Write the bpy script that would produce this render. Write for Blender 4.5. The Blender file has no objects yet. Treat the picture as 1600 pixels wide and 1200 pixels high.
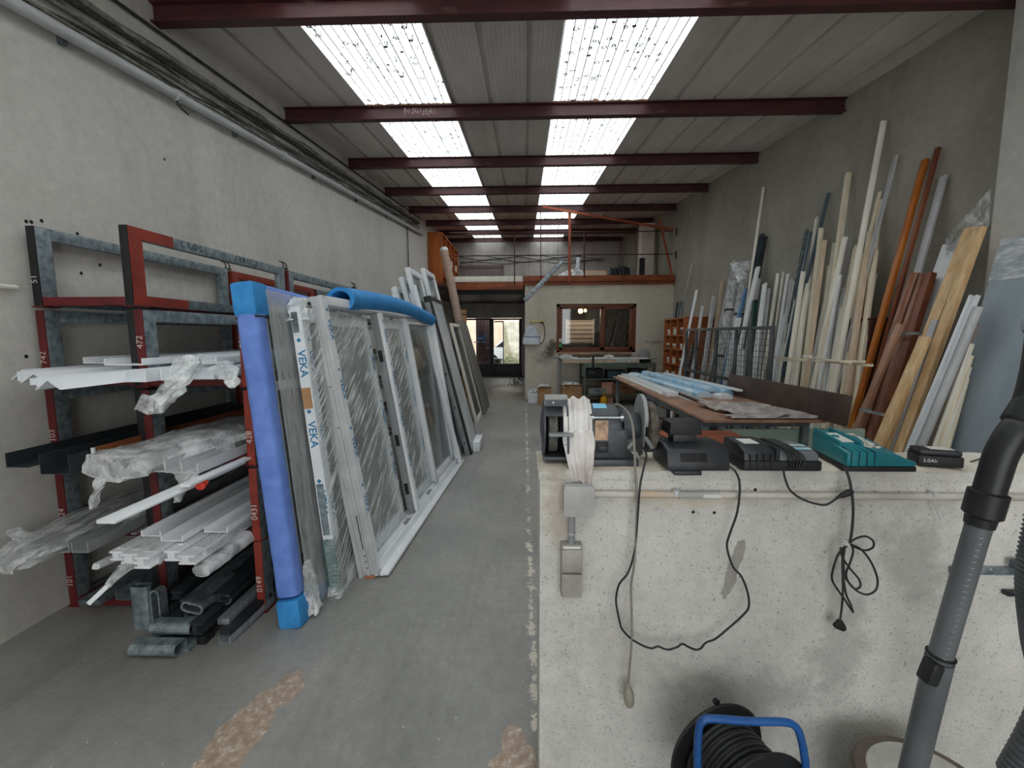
import bpy, bmesh, math, random
from mathutils import Vector, Matrix, noise
random.seed(7)
SC = bpy.context.scene
COL = SC.collection
PI = math.pi
# ------------------------------------------------------------------ camera
F_PX, PITCH, YAW, ROLL = 700.0, 0.110, 0.028, -0.004
EYE = Vector((0, 0, 1.5))
_R = Vector((math.cos(YAW), math.sin(YAW), 0)); _F0 = Vector((-math.sin(YAW), math.cos(YAW), 0)); _U0 = Vector((0, 0, 1))
CF = _F0*math.cos(PITCH) - _U0*math.sin(PITCH); _U = _U0*math.cos(PITCH) + _F0*math.sin(PITCH)
CR = _R*math.cos(ROLL) + _U*math.sin(ROLL); CU = _U*math.cos(ROLL) - _R*math.sin(ROLL)
cam = bpy.data.objects.new('camera', bpy.data.cameras.new('camera')); COL.objects.link(cam)
cam.data.lens = F_PX/1600*36; cam.data.sensor_width = 36; cam.data.clip_start = 0.02; cam.data.clip_end = 200
cam.matrix_world = Matrix(((CR.x, CU.x, -CF.x, EYE.x), (CR.y, CU.y, -CF.y, EYE.y), (CR.z, CU.z, -CF.z, EYE.z), (0, 0, 0, 1)))
SC.camera = cam
# ------------------------------------------------------------------ view and daylight
SC.view_settings.view_transform = 'Standard'; SC.view_settings.look = 'None'
SC.view_settings.exposure = 1.37; SC.view_settings.gamma = 1; SC.view_settings.use_curve_mapping = False
W = bpy.data.worlds.new('overcast_sky'); SC.world = W; W.use_nodes = True
bgn = W.node_tree.nodes['Background']; bgn.inputs[0].default_value = (0.965, 0.985, 1.0, 1); bgn.inputs[1].default_value = 1.30
try:
    W.cycles.sampling_method = 'MANUAL'; W.cycles.sample_map_resolution = 256
except Exception: pass
SC.cycles.max_bounces = 10; SC.cycles.diffuse_bounces = 6; SC.cycles.transparent_max_bounces = 24
SC.cycles.transmission_bounces = 6; SC.cycles.glossy_bounces = 3
SC.cycles.caustics_reflective = False; SC.cycles.caustics_refractive = False
SC.cycles.use_denoising = True
SC.cycles.sample_clamp_indirect = 6
XL, XR = -2.568, 3.331          # inner faces of the long walls
YB, YD, YP = -4.0, 16.1, 10.27  # wall behind the camera, street front, office partition
def roof_z(y): return 3.391 + 0.078*y          # underside of the purlins
SLOPE = math.atan(0.078)
def portal(name, loc, rot, sx, sy):
    l = bpy.data.lights.new(name, 'AREA'); l.shape = 'RECTANGLE'; l.size = sx; l.size_y = sy
    l.cycles.is_portal = True
    o = bpy.data.objects.new(name, l); COL.objects.link(o); o.location = loc; o.rotation_euler = rot
for nm, x0, x1 in (('skylight_portal', -1.68, -.76), ('skylight_portal', .30, 1.28)):
    ym = (YB+YD)/2
    portal(nm, ((x0+x1)/2, ym, roof_z(ym)+.30), (SLOPE, 0, 0), x1-x0, YD-YB)
portal('gate_portal', (.4, YB+.05, 1.6), (-PI/2, 0, 0), 4.2, 3.0)
portal('door_portal', (-1.2, YD-.05, 1.0), (PI/2, 0, 0), 2.3, 2.1)
# ------------------------------------------------------------------ measuring helpers: a sight line met with a wall, a height or a depth
def _ray(u, v): return CF + CR*((u-800)/F_PX) - CU*((v-600)/F_PX)
def ax(u, v, X): d = _ray(u, v); return EYE + d*(X/d.x)
def ay(u, v, Y): d = _ray(u, v); return EYE + d*(Y/d.y)
def az(u, v, Z): d = _ray(u, v); return EYE + d*((Z-1.5)/d.z)
def along(u1, v1, u2, v2, X, Z):
    n = _ray(u1, v1).cross(_ray(u2, v2)); P = Vector((X, 0, Z)) - EYE
    return Vector((X, -(n.x*P.x + n.z*P.z)/n.y, Z))
V = Vector
# ------------------------------------------------------------------ materials
MATS = {}
def srgb(r, g, b):
    f = lambda c: (c/255/12.92 if c/255 <= .04045 else ((c/255+.055)/1.055)**2.4)
    return (f(r), f(g), f(b), 1)
def nn(nt, t, **k):
    n = nt.nodes.new(t)
    for a, b in k.items(): setattr(n, a, b)
    return n
def ramp(nt, fac, stops, interp='LINEAR'):
    r = nn(nt, 'ShaderNodeValToRGB'); r.color_ramp.interpolation = interp
    while len(r.color_ramp.elements) < len(stops): r.color_ramp.elements.new(.5)
    for e, (p, c) in zip(r.color_ramp.elements, stops): e.position = p; e.color = c if len(c) == 4 else (*c, 1)
    if fac is not None: nt.links.new(fac, r.inputs[0])
    return r
def base(name):
    m = bpy.data.materials.new(name); m.use_nodes = True; nt = m.node_tree; b = nt.nodes['Principled BSDF']
    tc = nn(nt, 'ShaderNodeTexCoord'); return m, nt, b, tc
def noise_tex(nt, tc, scale, detail=5, rough=.6, stretch=None, coord='Object'):
    mp = nn(nt, 'ShaderNodeMapping'); nt.links.new(tc.outputs[coord], mp.inputs[0])
    if stretch: mp.inputs['Scale'].default_value = stretch
    t = nn(nt, 'ShaderNodeTexNoise'); t.inputs['Scale'].default_value = scale; t.inputs['Detail'].default_value = detail
    t.inputs['Roughness'].default_value = rough; nt.links.new(mp.outputs[0], t.inputs[0]); return t
def mixc(nt, fac, a, b, mode='MIX'):
    m = nn(nt, 'ShaderNodeMix', data_type='RGBA', blend_type=mode)
    if isinstance(fac, (int, float)): m.inputs[0].default_value = fac
    else: nt.links.new(fac, m.inputs[0])
    for s, i in ((a, 6), (b, 7)):
        if isinstance(s, tuple): m.inputs[i].default_value = s
        else: nt.links.new(s, m.inputs[i])
    return m.outputs[2]
def mat(name, c1, c2=None, scale=6, rough=.6, metal=0, bump=0, bscale=None, stretch=None, lo=.35, hi=.65, coord='Object', spec=.4, detail=5, emit=0):
    if name in MATS: return MATS[name]
    m, nt, b, tc = base(name)
    b.inputs['Roughness'].default_value = rough; b.inputs['Metallic'].default_value = metal
    b.inputs['Specular IOR Level'].default_value = spec
    if c2 is None: c2 = tuple(max(0, x*.82) for x in c1[:3])+(1,)
    t = noise_tex(nt, tc, scale, detail, .6, stretch, coord)
    r = ramp(nt, t.outputs[0], [(lo, c1), (hi, c2)]); nt.links.new(r.outputs[0], b.inputs['Base Color'])
    if bump:
        t2 = noise_tex(nt, tc, bscale or scale*4, 4, .7, stretch, coord)
        bp = nn(nt, 'ShaderNodeBump'); bp.inputs['Strength'].default_value = bump; bp.inputs['Distance'].default_value = .01
        nt.links.new(t2.outputs[0], bp.inputs['Height']); nt.links.new(bp.outputs[0], b.inputs['Normal'])
    if emit:
        b.inputs['Emission Color'].default_value = c1; b.inputs['Emission Strength'].default_value = emit
    MATS[name] = m; return m
def plaster(name, c1, c2, dark, specks=.5, streak=True, bump=.25, speck_col=(.05, .05, .05, 1), sp_scale=55, stains=(), sp_lo=.70):
    m, nt, b, tc = base(name); b.inputs['Roughness'].default_value = .9; b.inputs['Specular IOR Level'].default_value = .2
    a = noise_tex(nt, tc, .9, 8, .62); r = ramp(nt, a.outputs[0], [(.32, c1), (.68, c2)]); col = r.outputs[0]
    if streak:
        s = noise_tex(nt, tc, 1.1, 6, .6, (2.0, 2.0, .35)); rs = ramp(nt, s.outputs[0], [(.52, (0, 0, 0)), (.80, (.38, .38, .38))])
        col = mixc(nt, rs.outputs[0], col, dark)
    g = noise_tex(nt, tc, 14, 8, .75); rg = ramp(nt, g.outputs[0], [(.3, (.86, .86, .86)), (.7, (1.07, 1.07, 1.07))])
    col = mixc(nt, 1.0, col, rg.outputs[0], 'MULTIPLY')
    sp = noise_tex(nt, tc, sp_scale, 3, .6); rp = ramp(nt, sp.outputs[0], [(sp_lo, (0, 0, 0)), (sp_lo+.06, (specks,)*3)])
    col = mixc(nt, rp.outputs[0], col, speck_col)
    for cx, cy, cz, rx, ry, rz, an, cc, st, soft in stains:
        mp = nn(nt, 'ShaderNodeMapping', vector_type='TEXTURE'); mp.inputs['Location'].default_value = (cx, cy, cz); mp.inputs['Rotation'].default_value = (0, an, 0); mp.inputs['Scale'].default_value = (rx, ry, rz); nt.links.new(tc.outputs['Object'], mp.inputs[0])
        ln = nn(nt, 'ShaderNodeVectorMath', operation='LENGTH'); nt.links.new(mp.outputs[0], ln.inputs[0])
        wn = noise_tex(nt, tc, 14 if soft else 26, 5, .65); ad = nn(nt, 'ShaderNodeMath', operation='MULTIPLY_ADD'); nt.links.new(wn.outputs[0], ad.inputs[0]); ad.inputs[1].default_value = 1.4; nt.links.new(ln.outputs['Value'], ad.inputs[2])
        rs = ramp(nt, ad.outputs[0], [(.70 if soft else .96, (st, st, st)), (1.0, (0, 0, 0))]); sc_ = nn(nt, 'ShaderNodeMath', operation='MULTIPLY'); sc_.inputs[1].default_value = .62; nt.links.new(ad.outputs[0], sc_.inputs[0]); nt.links.new(sc_.outputs[0], rs.inputs[0])
        col = mixc(nt, rs.outputs[0], col, cc)
    nt.links.new(col, b.inputs['Base Color'])
    t2 = noise_tex(nt, tc, 40, 6, .75); bp = nn(nt, 'ShaderNodeBump'); bp.inputs['Strength'].default_value = bump; bp.inputs['Distance'].default_value = .008
    nt.links.new(t2.outputs[0], bp.inputs['Height']); nt.links.new(bp.outputs[0], b.inputs['Normal'])
    MATS[name] = m; return m
def film(name, cover=.45, scale=12, stretch=(1, 1, 6), tint=(.86, .88, .88, 1), rot=(0, 0, 0), lo=.42, hi=.66, rough=.25, bump=.6, base_k=.45, top_k=1.7):
    """clear plastic: transparent between whitish glossy wrinkles"""
    m, nt, b, tc = base(name)
    m0 = nn(nt, 'ShaderNodeMapping'); nt.links.new(tc.outputs['Object'], m0.inputs[0]); m0.inputs['Rotation'].default_value = rot
    mp = nn(nt, 'ShaderNodeMapping'); nt.links.new(m0.outputs[0], mp.inputs[0]); mp.inputs['Scale'].default_value = stretch
    t = nn(nt, 'ShaderNodeTexNoise'); t.inputs['Scale'].default_value = scale; t.inputs['Detail'].default_value = 6; t.inputs['Roughness'].default_value = .65
    nt.links.new(mp.outputs[0], t.inputs[0])
    r = ramp(nt, t.outputs[0], [(lo, (cover*base_k,)*3), (hi, (min(1, cover*top_k),)*3)])
    b.inputs['Base Color'].default_value = tint; b.inputs['Roughness'].default_value = rough
    bp = nn(nt, 'ShaderNodeBump'); bp.inputs['Strength'].default_value = bump; bp.inputs['Distance'].default_value = .01
    nt.links.new(t.outputs[0], bp.inputs['Height']); nt.links.new(bp.outputs[0], b.inputs['Normal'])
    tr = nn(nt, 'ShaderNodeBsdfTransparent'); tr.inputs[0].default_value = (.97, .98, .98, 1)
    mx = nn(nt, 'ShaderNodeMixShader'); nt.links.new(r.outputs[0], mx.inputs[0]); nt.links.new(tr.outputs[0], mx.inputs[1]); nt.links.new(b.outputs[0], mx.inputs[2])
    nt.links.new(mx.outputs[0], nt.nodes['Material Output'].inputs[0]); MATS[name] = m; return m
def glassm(name, tint=(.82, .88, .86, 1), refl=.10, white=.0):
    m, nt, b, tc = base(name)
    tr = nn(nt, 'ShaderNodeBsdfTransparent'); tr.inputs[0].default_value = tint
    gl = nn(nt, 'ShaderNodeBsdfGlossy'); gl.inputs['Roughness'].default_value = .03
    lw = nn(nt, 'ShaderNodeLayerWeight'); lw.inputs[0].default_value = .35
    mr = nn(nt, 'ShaderNodeMapRange'); mr.inputs[3].default_value = refl; mr.inputs[4].default_value = min(1, refl+.5); nt.links.new(lw.outputs['Fresnel'], mr.inputs[0])
    mx = nn(nt, 'ShaderNodeMixShader'); nt.links.new(mr.outputs[0], mx.inputs[0]); nt.links.new(tr.outputs[0], mx.inputs[1]); nt.links.new(gl.outputs[0], mx.inputs[2])
    out = mx.outputs[0]
    if white:
        b.inputs['Base Color'].default_value = (.8, .83, .83, 1); b.inputs['Roughness'].default_value = .6
        m2 = nn(nt, 'ShaderNodeMixShader'); m2.inputs[0].default_value = white; nt.links.new(out, m2.inputs[1]); nt.links.new(b.outputs[0], m2.inputs[2]); out = m2.outputs[0]
    nt.links.new(out, nt.nodes['Material Output'].inputs[0]); MATS[name] = m; return m

WALL = plaster('grey_render', srgb(216, 213, 206), srgb(198, 195, 188), srgb(162, 158, 150), .45)
WALLR = plaster('taupe_render', srgb(178, 174, 163), srgb(156, 151, 140), srgb(128, 122, 112), .4)
WALLP = plaster('beige_render', srgb(222, 214, 200), srgb(204, 195, 180), srgb(168, 157, 142), .5, stains=((.63, 10.27, 1.18, .20, .5, .34, .5, srgb(70, 62, 56), .85, 1), (.45, 10.27, .95, .30, .5, .20, 0, srgb(120, 110, 100), .4, 1), (2.95, 10.27, 1.32, .30, .5, .05, 0, srgb(120, 112, 104), .5, 1), (.40, 10.27, 1.40, .10, .5, .16, 0, srgb(236, 230, 220), .7, 1)))
WALLH = plaster('white_roughcast', srgb(232, 230, 224), srgb(204, 202, 196), srgb(146, 144, 140), .75, True, .8, (.16, .155, .15, 1), 150, stains=((.645, 1.33, .78, .020, .3, .115, .25, srgb(150, 146, 140), .9, 0), (.98, 1.33, .52, .10, .3, .26, .2, srgb(150, 148, 144), .45, 1), (1.18, 1.33, .80, .12, .3, .20, -.3, srgb(158, 156, 152), .5, 1), (.70, 1.33, .36, .22, .3, .12, 0, srgb(150, 148, 144), .4, 1), (.30, 1.33, .50, .18, .3, .20, .3, srgb(170, 166, 160), .35, 1), (.10, 1.33, .98, .06, .3, .16, 0, srgb(168, 152, 132), .55, 1), (.52, 1.33, 1.00, .20, .3, .035, 0, srgb(206, 186, 156), .4, 1)), sp_lo=.615)
WALLB = plaster('bare_concrete', srgb(222, 218, 212), srgb(172, 168, 162), srgb(96, 92, 88), .6)
PILL = plaster('pale_concrete', srgb(206, 204, 198), srgb(186, 184, 178), srgb(160, 158, 152), .3, False)
LEDGE = plaster('chipped_ledge', srgb(234, 230, 220), srgb(206, 194, 174), srgb(150, 136, 118), .7, False, .8, (.12, .1, .08, 1), 30)
def floor_mat():
    m, nt, b, tc = base('worn_concrete_floor'); b.inputs['Specular IOR Level'].default_value = .45
    a = noise_tex(nt, tc, .7, 9, .62); r = ramp(nt, a.outputs[0], [(.3, srgb(126, 126, 122)), (.5, srgb(150, 149, 145)), (.7, srgb(172, 169, 164))]); col = r.outputs[0]
    s = noise_tex(nt, tc, 1.3, 8, .7, (1.5, .35, 1)); rs = ramp(nt, s.outputs[0], [(.5, (0, 0, 0)), (.72, (.55, .55, .55))]); col = mixc(nt, rs.outputs[0], col, srgb(96, 95, 92))
    g = noise_tex(nt, tc, 22, 8, .8); rg = ramp(nt, g.outputs[0], [(.3, (.8, .8, .8)), (.7, (1.12, 1.12, 1.12))]); col = mixc(nt, 1.0, col, rg.outputs[0], 'MULTIPLY')
    sp = noise_tex(nt, tc, 42, 2, .5); rp = ramp(nt, sp.outputs[0], [(.735, (0, 0, 0)), (.76, (.8, .8, .8))]); col = mixc(nt, rp.outputs[0], col, srgb(215, 213, 206))
    # worn brown patches, each where the coating is gone
    wn = noise_tex(nt, tc, 9, 5, .6)
    sep = nn(nt, 'ShaderNodeSeparateXYZ'); nt.links.new(tc.outputs['Object'], sep.inputs[0])
    def mth(op, a, b=None, c=None):
        n = nn(nt, 'ShaderNodeMath', operation=op)
        for i, s in enumerate((a, b, c)):
            if s is None: continue
            if isinstance(s, (int, float)): n.inputs[i].default_value = s
            else: nt.links.new(s, n.inputs[i])
        return n.outputs[0]
    tot = None
    for cx, cy, rx, ry, an in ((-1.08, 1.50, .09, .27, -.12), (-1.02, 1.72, .075, .10, -.3), (-.03, 1.33, .10, .17, 0), (-.045, 1.5, .05, .07, 0)):
        dx = mth('SUBTRACT', sep.outputs[0], cx); dy = mth('SUBTRACT', sep.outputs[1], cy)
        ex = mth('DIVIDE', mth('ADD', mth('MULTIPLY', dx, math.cos(an)), mth('MULTIPLY', dy, math.sin(an))), rx)
        ey = mth('DIVIDE', mth('SUBTRACT', mth('MULTIPLY', dy, math.cos(an)), mth('MULTIPLY', dx, math.sin(an))), ry)
        d = mth('ADD', mth('MULTIPLY', ex, ex), mth('MULTIPLY', ey, ey)); d = mth('ADD', d, mth('MULTIPLY', mth('SUBTRACT', wn.outputs[0], .5), 2.6))
        k = mth('LESS_THAN', d, 1.0); tot = k if tot is None else mth('MAXIMUM', tot, k)
    wc = noise_tex(nt, tc, 30, 6, .7); rw = ramp(nt, wc.outputs[0], [(.35, srgb(150, 126, 108)), (.55, srgb(176, 158, 140)), (.66, srgb(214, 206, 192))])
    col = mixc(nt, tot, col, rw.outputs[0])
    # pale worn seam along the low wall line
    sx = mth('ABSOLUTE', mth('SUBTRACT', sep.outputs[0], .035)); sn = noise_tex(nt, tc, 8, 8, .8)
    sk = mth('LESS_THAN', mth('ADD', sx, mth('MULTIPLY', mth('SUBTRACT', .58, sn.outputs[0]), .30)), .026); sk = mth('MULTIPLY', sk, mth('GREATER_THAN', sep.outputs[1], 1.55))
    col = mixc(nt, mth('MULTIPLY', sk, .85), col, srgb(222, 214, 198))
    nt.links.new(col, b.inputs['Base Color'])
    rr = ramp(nt, a.outputs[0], [(.3, (.38, .38, .38)), (.7, (.62, .62, .62))]); nt.links.new(rr.outputs[0], b.inputs['Roughness'])
    bp = nn(nt, 'ShaderNodeBump'); bp.inputs['Strength'].default_value = .2; bp.inputs['Distance'].default_value = .006; nt.links.new(g.outputs[0], bp.inputs['Height']); nt.links.new(bp.outputs[0], b.inputs['Normal'])
    MATS['floor'] = m; return m
FLOOR = floor_mat()
def sheet_mat():
    m, nt, b, tc = base('cream_roof_sheet'); b.inputs['Roughness'].default_value = .55
    sep = nn(nt, 'ShaderNodeSeparateXYZ'); nt.links.new(tc.outputs['Object'], sep.inputs[0])
    w = nn(nt, 'ShaderNodeTexWave', wave_type='BANDS', bands_direction='X', wave_profile='SIN'); w.inputs['Scale'].default_value = 8.5; w.inputs['Distortion'].default_value = 0
    nt.links.new(tc.outputs['Object'], w.inputs[0]); r = ramp(nt, w.outputs[0], [(.0, (.80, .80, .80)), (.16, (1, 1, 1))])
    a = noise_tex(nt, tc, 1.4, 7, .65, (3, .6, 1)); ra = ramp(nt, a.outputs[0], [(.35, srgb(232, 224, 217)), (.7, srgb(206, 198, 191))])
    col = mixc(nt, 1.0, ra.outputs[0], r.outputs[0], 'MULTIPLY'); nt.links.new(col, b.inputs['Base Color']); return m
SHEET = sheet_mat()
def skylight_mat():
    m, nt, b, tc = base('translucent_roof_sheet')
    sep = nn(nt, 'ShaderNodeSeparateXYZ'); nt.links.new(tc.outputs['Object'], sep.inputs[0])
    # clear-ish translucent polyester
    tr = nn(nt, 'ShaderNodeBsdfTransparent'); tr.inputs[0].default_value = (.76, .79, .80, 1)
    tl = nn(nt, 'ShaderNodeBsdfTranslucent'); tl.inputs[0].default_value = (.85, .9, .9, 1)
    mx = nn(nt, 'ShaderNodeMixShader'); nt.links.new(tr.outputs[0], mx.inputs[1]); nt.links.new(tl.outputs[0], mx.inputs[2])
    w = nn(nt, 'ShaderNodeTexWave', wave_type='BANDS', bands_direction='X'); w.inputs['Scale'].default_value = 6.4; nt.links.new(tc.outputs['Object'], w.inputs[0])
    rw = ramp(nt, w.outputs[0], [(0, (.95, .95, .95)), (.12, (.5, .5, .5)), (.5, (.30, .30, .30)), (1, (.30, .30, .30))])
    gr = noise_tex(nt, tc, 1.2, 7, .7, (3, .5, 1)); rg = ramp(nt, gr.outputs[0], [(.35, (.0, .0, .0)), (.7, (.30, .30, .30))])
    ad = mixc(nt, 1.0, rw.outputs[0], rg.outputs[0], 'ADD'); nt.links.new(ad, mx.inputs[0])
    # dirt: rings and dots of lichen, gathered in long streaks
    vo = nn(nt, 'ShaderNodeTexVoronoi'); vo.inputs['Scale'].default_value = 10; nt.links.new(tc.outputs['Object'], vo.inputs[0])
    ring = ramp(nt, vo.outputs['Distance'], [(0, (.97, .97, .97)), (.09, (.97, .97, .97)), (.12, (.2, .2, .2)), (.17, (.3, .3, .3)), (.20, (1, 1, 1)), (.25, (1, 1, 1)), (.28, (0, 0, 0))])
    st = noise_tex(nt, tc, 2.2, 4, .6, (3.2, .45, 1)); rst = ramp(nt, st.outputs[0], [(.40, (0, 0, 0)), (.45, (1, 1, 1))])
    cellc = nn(nt, 'ShaderNodeSeparateColor'); nt.links.new(vo.outputs['Color'], cellc.inputs[0]); rc = ramp(nt, cellc.outputs[0], [(.25, (0, 0, 0)), (.29, (1, 1, 1))])
    d = mixc(nt, 1.0, ring.outputs[0], rst.outputs[0], 'MULTIPLY'); d = mixc(nt, 1.0, d, rc.outputs[0], 'MULTIPLY')
    fine = noise_tex(nt, tc, 60, 3, .7); rf = ramp(nt, fine.outputs[0], [(.57, (0, 0, 0)), (.62, (1, 1, 1))]); f2 = mixc(nt, 1.0, rf.outputs[0], rst.outputs[0], 'MULTIPLY')
    d = mixc(nt, 1.0, d, f2, 'ADD')
    ln = nn(nt, 'ShaderNodeTexWave', wave_type='BANDS', bands_direction='X'); ln.inputs['Scale'].default_value = 4.1; nt.links.new(tc.outputs['Object'], ln.inputs[0])
    rl = ramp(nt, ln.outputs[0], [(0, (.96, .96, .96)), (.02, (.85, .85, .85)), (.04, (0, 0, 0))]); d = mixc(nt, 1.0, d, rl.outputs[0], 'ADD')
    df = nn(nt, 'ShaderNodeBsdfDiffuse'); df.inputs[0].default_value = (.06, .055, .045, 1)
    m2 = nn(nt, 'ShaderNodeMixShader'); nt.links.new(d, m2.inputs[0]); nt.links.new(mx.outputs[0], m2.inputs[1]); nt.links.new(df.outputs[0], m2.inputs[2])
    nt.links.new(m2.outputs[0], nt.nodes['Material Output'].inputs[0]); return m
SKYL = skylight_mat()
def purlin_mat():
    m, nt, b, tc = base('oxide_red_steel'); b.inputs['Roughness'].default_value = .5
    a = noise_tex(nt, tc, 3, 6, .6, (1, 4, 4)); r = ramp(nt, a.outputs[0], [(.35, srgb(84, 42, 44)), (.62, srgb(64, 30, 33)), (.78, srgb(120, 96, 86))]); nt.links.new(r.outputs[0], b.inputs['Base Color']); return m
PURL = purlin_mat()
RED = mat('red_rack_paint', srgb(152, 58, 42), srgb(122, 44, 33), 5, .55, 0, .1)
DRED = mat('dark_red_rack_paint', srgb(112, 34, 36), srgb(80, 24, 28), 6, .6, 0, .1)
GALV = mat('galvanised_steel', srgb(168, 180, 184), srgb(112, 124, 130), 22, .42, .55, .05, detail=8)
GALVD = mat('dull_galvanised_steel', srgb(128, 138, 142), srgb(84, 92, 98), 18, .5, .5, .05)
BLACK = mat('black_steel', srgb(38, 38, 40), srgb(24, 24, 26), 8, .5)
WHITE = mat('white_pvc', srgb(238, 240, 242), srgb(222, 226, 230), 3, .32)
WHITE2 = mat('aged_white_paint', srgb(244, 241, 230), srgb(228, 223, 208), 3, .55, stretch=(4, 4, .6))
CREAM = mat('cream_wood', srgb(242, 232, 210), srgb(226, 212, 184), 3, .6, stretch=(8, 8, .5))
BEIGEW = mat('beige_wood', srgb(224, 204, 178), srgb(198, 174, 146), 3, .65, stretch=(9, 9, .5))
PINE = mat('fresh_pine', srgb(238, 206, 160), srgb(212, 172, 124), 4, .55, stretch=(10, 10, .6), bump=.1)
ORANGEW = mat('orange_varnish', srgb(196, 118, 42), srgb(166, 88, 30), 4, .35, stretch=(6, 6, .5))
MAHOG = mat('mahogany', srgb(140, 82, 54), srgb(112, 60, 40), 4, .4, stretch=(6, 6, .5))
BROWNF = mat('brown_laminate', srgb(158, 110, 86), srgb(128, 82, 62), 6, .3, stretch=(5, 5, .6))
SHELFW = mat('brown_shelf_wood', srgb(176, 98, 48), srgb(142, 74, 36), 3, .5, stretch=(1, 1, 6))
BEAMW = mat('stained_timber', srgb(158, 84, 46), srgb(112, 54, 30), 4, .55, stretch=(.8, 4, 4))
TABLEW = mat('worn_table_board', srgb(176, 140, 118), srgb(136, 100, 82), 4, .6, bump=.1)
DBOARD = mat('dark_brown_board', srgb(84, 68, 62), srgb(62, 50, 46), 5, .45, stretch=(1, 1, 1))
GREYM = mat('grey_pvc', srgb(150, 152, 152), srgb(130, 133, 134), 6, .45)
LGREY = mat('light_grey_pvc', srgb(198, 199, 200), srgb(178, 179, 180), 6, .45)
ALU = mat('brushed_aluminium', srgb(196, 200, 204), srgb(164, 170, 176), 9, .32, .7, stretch=(6, 6, .5))
ALUD = mat('anthracite_aluminium', srgb(62, 68, 72), srgb(44, 48, 52), 6, .4, .3)
STEELB = mat('blue_grey_steel', srgb(112, 128, 142), srgb(84, 98, 112), 6, .4, .4)
BLUEF = mat('blue_foam', srgb(62, 152, 218), srgb(44, 128, 196), 9, .75, bump=.25)
PBLUE = mat('periwinkle_foam', srgb(118, 150, 226), srgb(98, 130, 208), 9, .7, bump=.2)
VBLUE = mat('blue_print', srgb(54, 132, 178), srgb(44, 118, 166), 6, .5)
CARD = mat('cardboard', srgb(190, 148, 106), srgb(160, 120, 84), 5, .8)
DCARD = mat('dark_cardboard', srgb(140, 98, 66), srgb(110, 74, 50), 5, .8)
CLOTH = mat('grey_rag', srgb(228, 225, 222), srgb(184, 174, 168), 7, .95, bump=.3)
FELT = mat('grey_felt', srgb(186, 178, 174), srgb(140, 132, 128), 14, .95, bump=.3)
BPLAS = mat('black_plastic', srgb(46, 48, 52), srgb(34, 36, 40), 12, .42, bump=.05)
BPL2 = mat('matt_black_plastic', srgb(30, 31, 33), srgb(22, 23, 25), 14, .55)
TEAL = mat('teal_plastic', srgb(24, 124, 134), srgb(20, 106, 118), 8, .4)
GRIND = mat('grey_hammer_paint', srgb(78, 82, 86), srgb(56, 60, 64), 14, .42, .2, bump=.05)
GUARD = mat('grey_guard_paint', srgb(148, 152, 152), srgb(122, 126, 128), 9, .5, .2)
ABRAS = mat('abrasive_stone', srgb(112, 112, 106), srgb(70, 70, 66), 60, .95, bump=.5)
BUFF = mat('buffing_felt', srgb(112, 104, 96), srgb(74, 68, 62), 40, .98, bump=.6)
BLUEP = mat('blue_tube_paint', srgb(34, 92, 160), srgb(28, 74, 134), 8, .35)
RUBBER = mat('black_rubber_cable', srgb(40, 41, 42), srgb(28, 29, 30), 10, .5)
GCABLE = mat('grey_cable', srgb(140, 136, 128), srgb(120, 116, 108), 10, .5)
LABELW = mat('paper_label', srgb(216, 216, 210), srgb(196, 196, 190), 12, .5)
INK = mat('black_ink', srgb(30, 32, 36), srgb(40, 42, 46), 5, .6)
CHALK = mat('white_chalk', srgb(226, 214, 206), srgb(200, 184, 176), 9, .8)
DOORM = mat('dark_grey_door_paint', srgb(86, 90, 92), srgb(70, 74, 76), 5, .5)
WINW = mat('brown_window_wood', srgb(128, 74, 46), srgb(98, 54, 34), 5, .45, stretch=(5, 5, 1))
DARKW = mat('dark_wood', srgb(92, 52, 38), srgb(66, 36, 28), 5, .55)
ORP = mat('orange_red_steel', srgb(168, 84, 50), srgb(132, 60, 38), 7, .6)
BROWNS = mat('dark_brown_steel', srgb(92, 54, 46), srgb(64, 38, 34), 7, .55)
TAPE = mat('brown_parcel_tape', srgb(186, 158, 140), srgb(150, 124, 108), 12, .35, stretch=(1, 1, 8))
GREEN = mat('dark_green_paint', srgb(28, 66, 54), srgb(22, 50, 42), 6, .5)
FILM = film('stretch_film', .30, 9, (1.0, .35, 7.0), tint=(.95, .97, .97, 1), rot=(-.55, 0, 0), lo=.52, hi=.64, base_k=.45, top_k=3.3, rough=.2)
FILMV = film('ribbed_stretch_film', .26, 16, (1, 7, .22), lo=.35, hi=.72, base_k=.5, top_k=2.0)
FILMS = film('loose_plastic_sheet', .52, 9, (1, 1, 1), lo=.40, hi=.62)
FILML = film('profile_sleeve', .42, 14, (2, .6, 2), lo=.40, hi=.62)
FILMG = film('green_stretch_film', .62, 20, (1, 1, 9), tint=(.10, .20, .18, 1))
FILMW = film('white_wrapping', .95, 9, (1, 1, .5), tint=(.86, .88, .88, 1), lo=.3, hi=.6)
GLASS = glassm('double_glazing', (.84, .89, .88, 1), .10, .06)
GLASSD = glassm('office_glass', (.80, .84, .82, 1), .05)
GLASSC = glassm('door_glass', (.95, .97, .96, 1), .04)
BLUEW = mat('blue_printed_film', srgb(150, 196, 226), srgb(206, 222, 232), 4, .4, stretch=(1.5, 3, 1), lo=.45, hi=.55)
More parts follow.
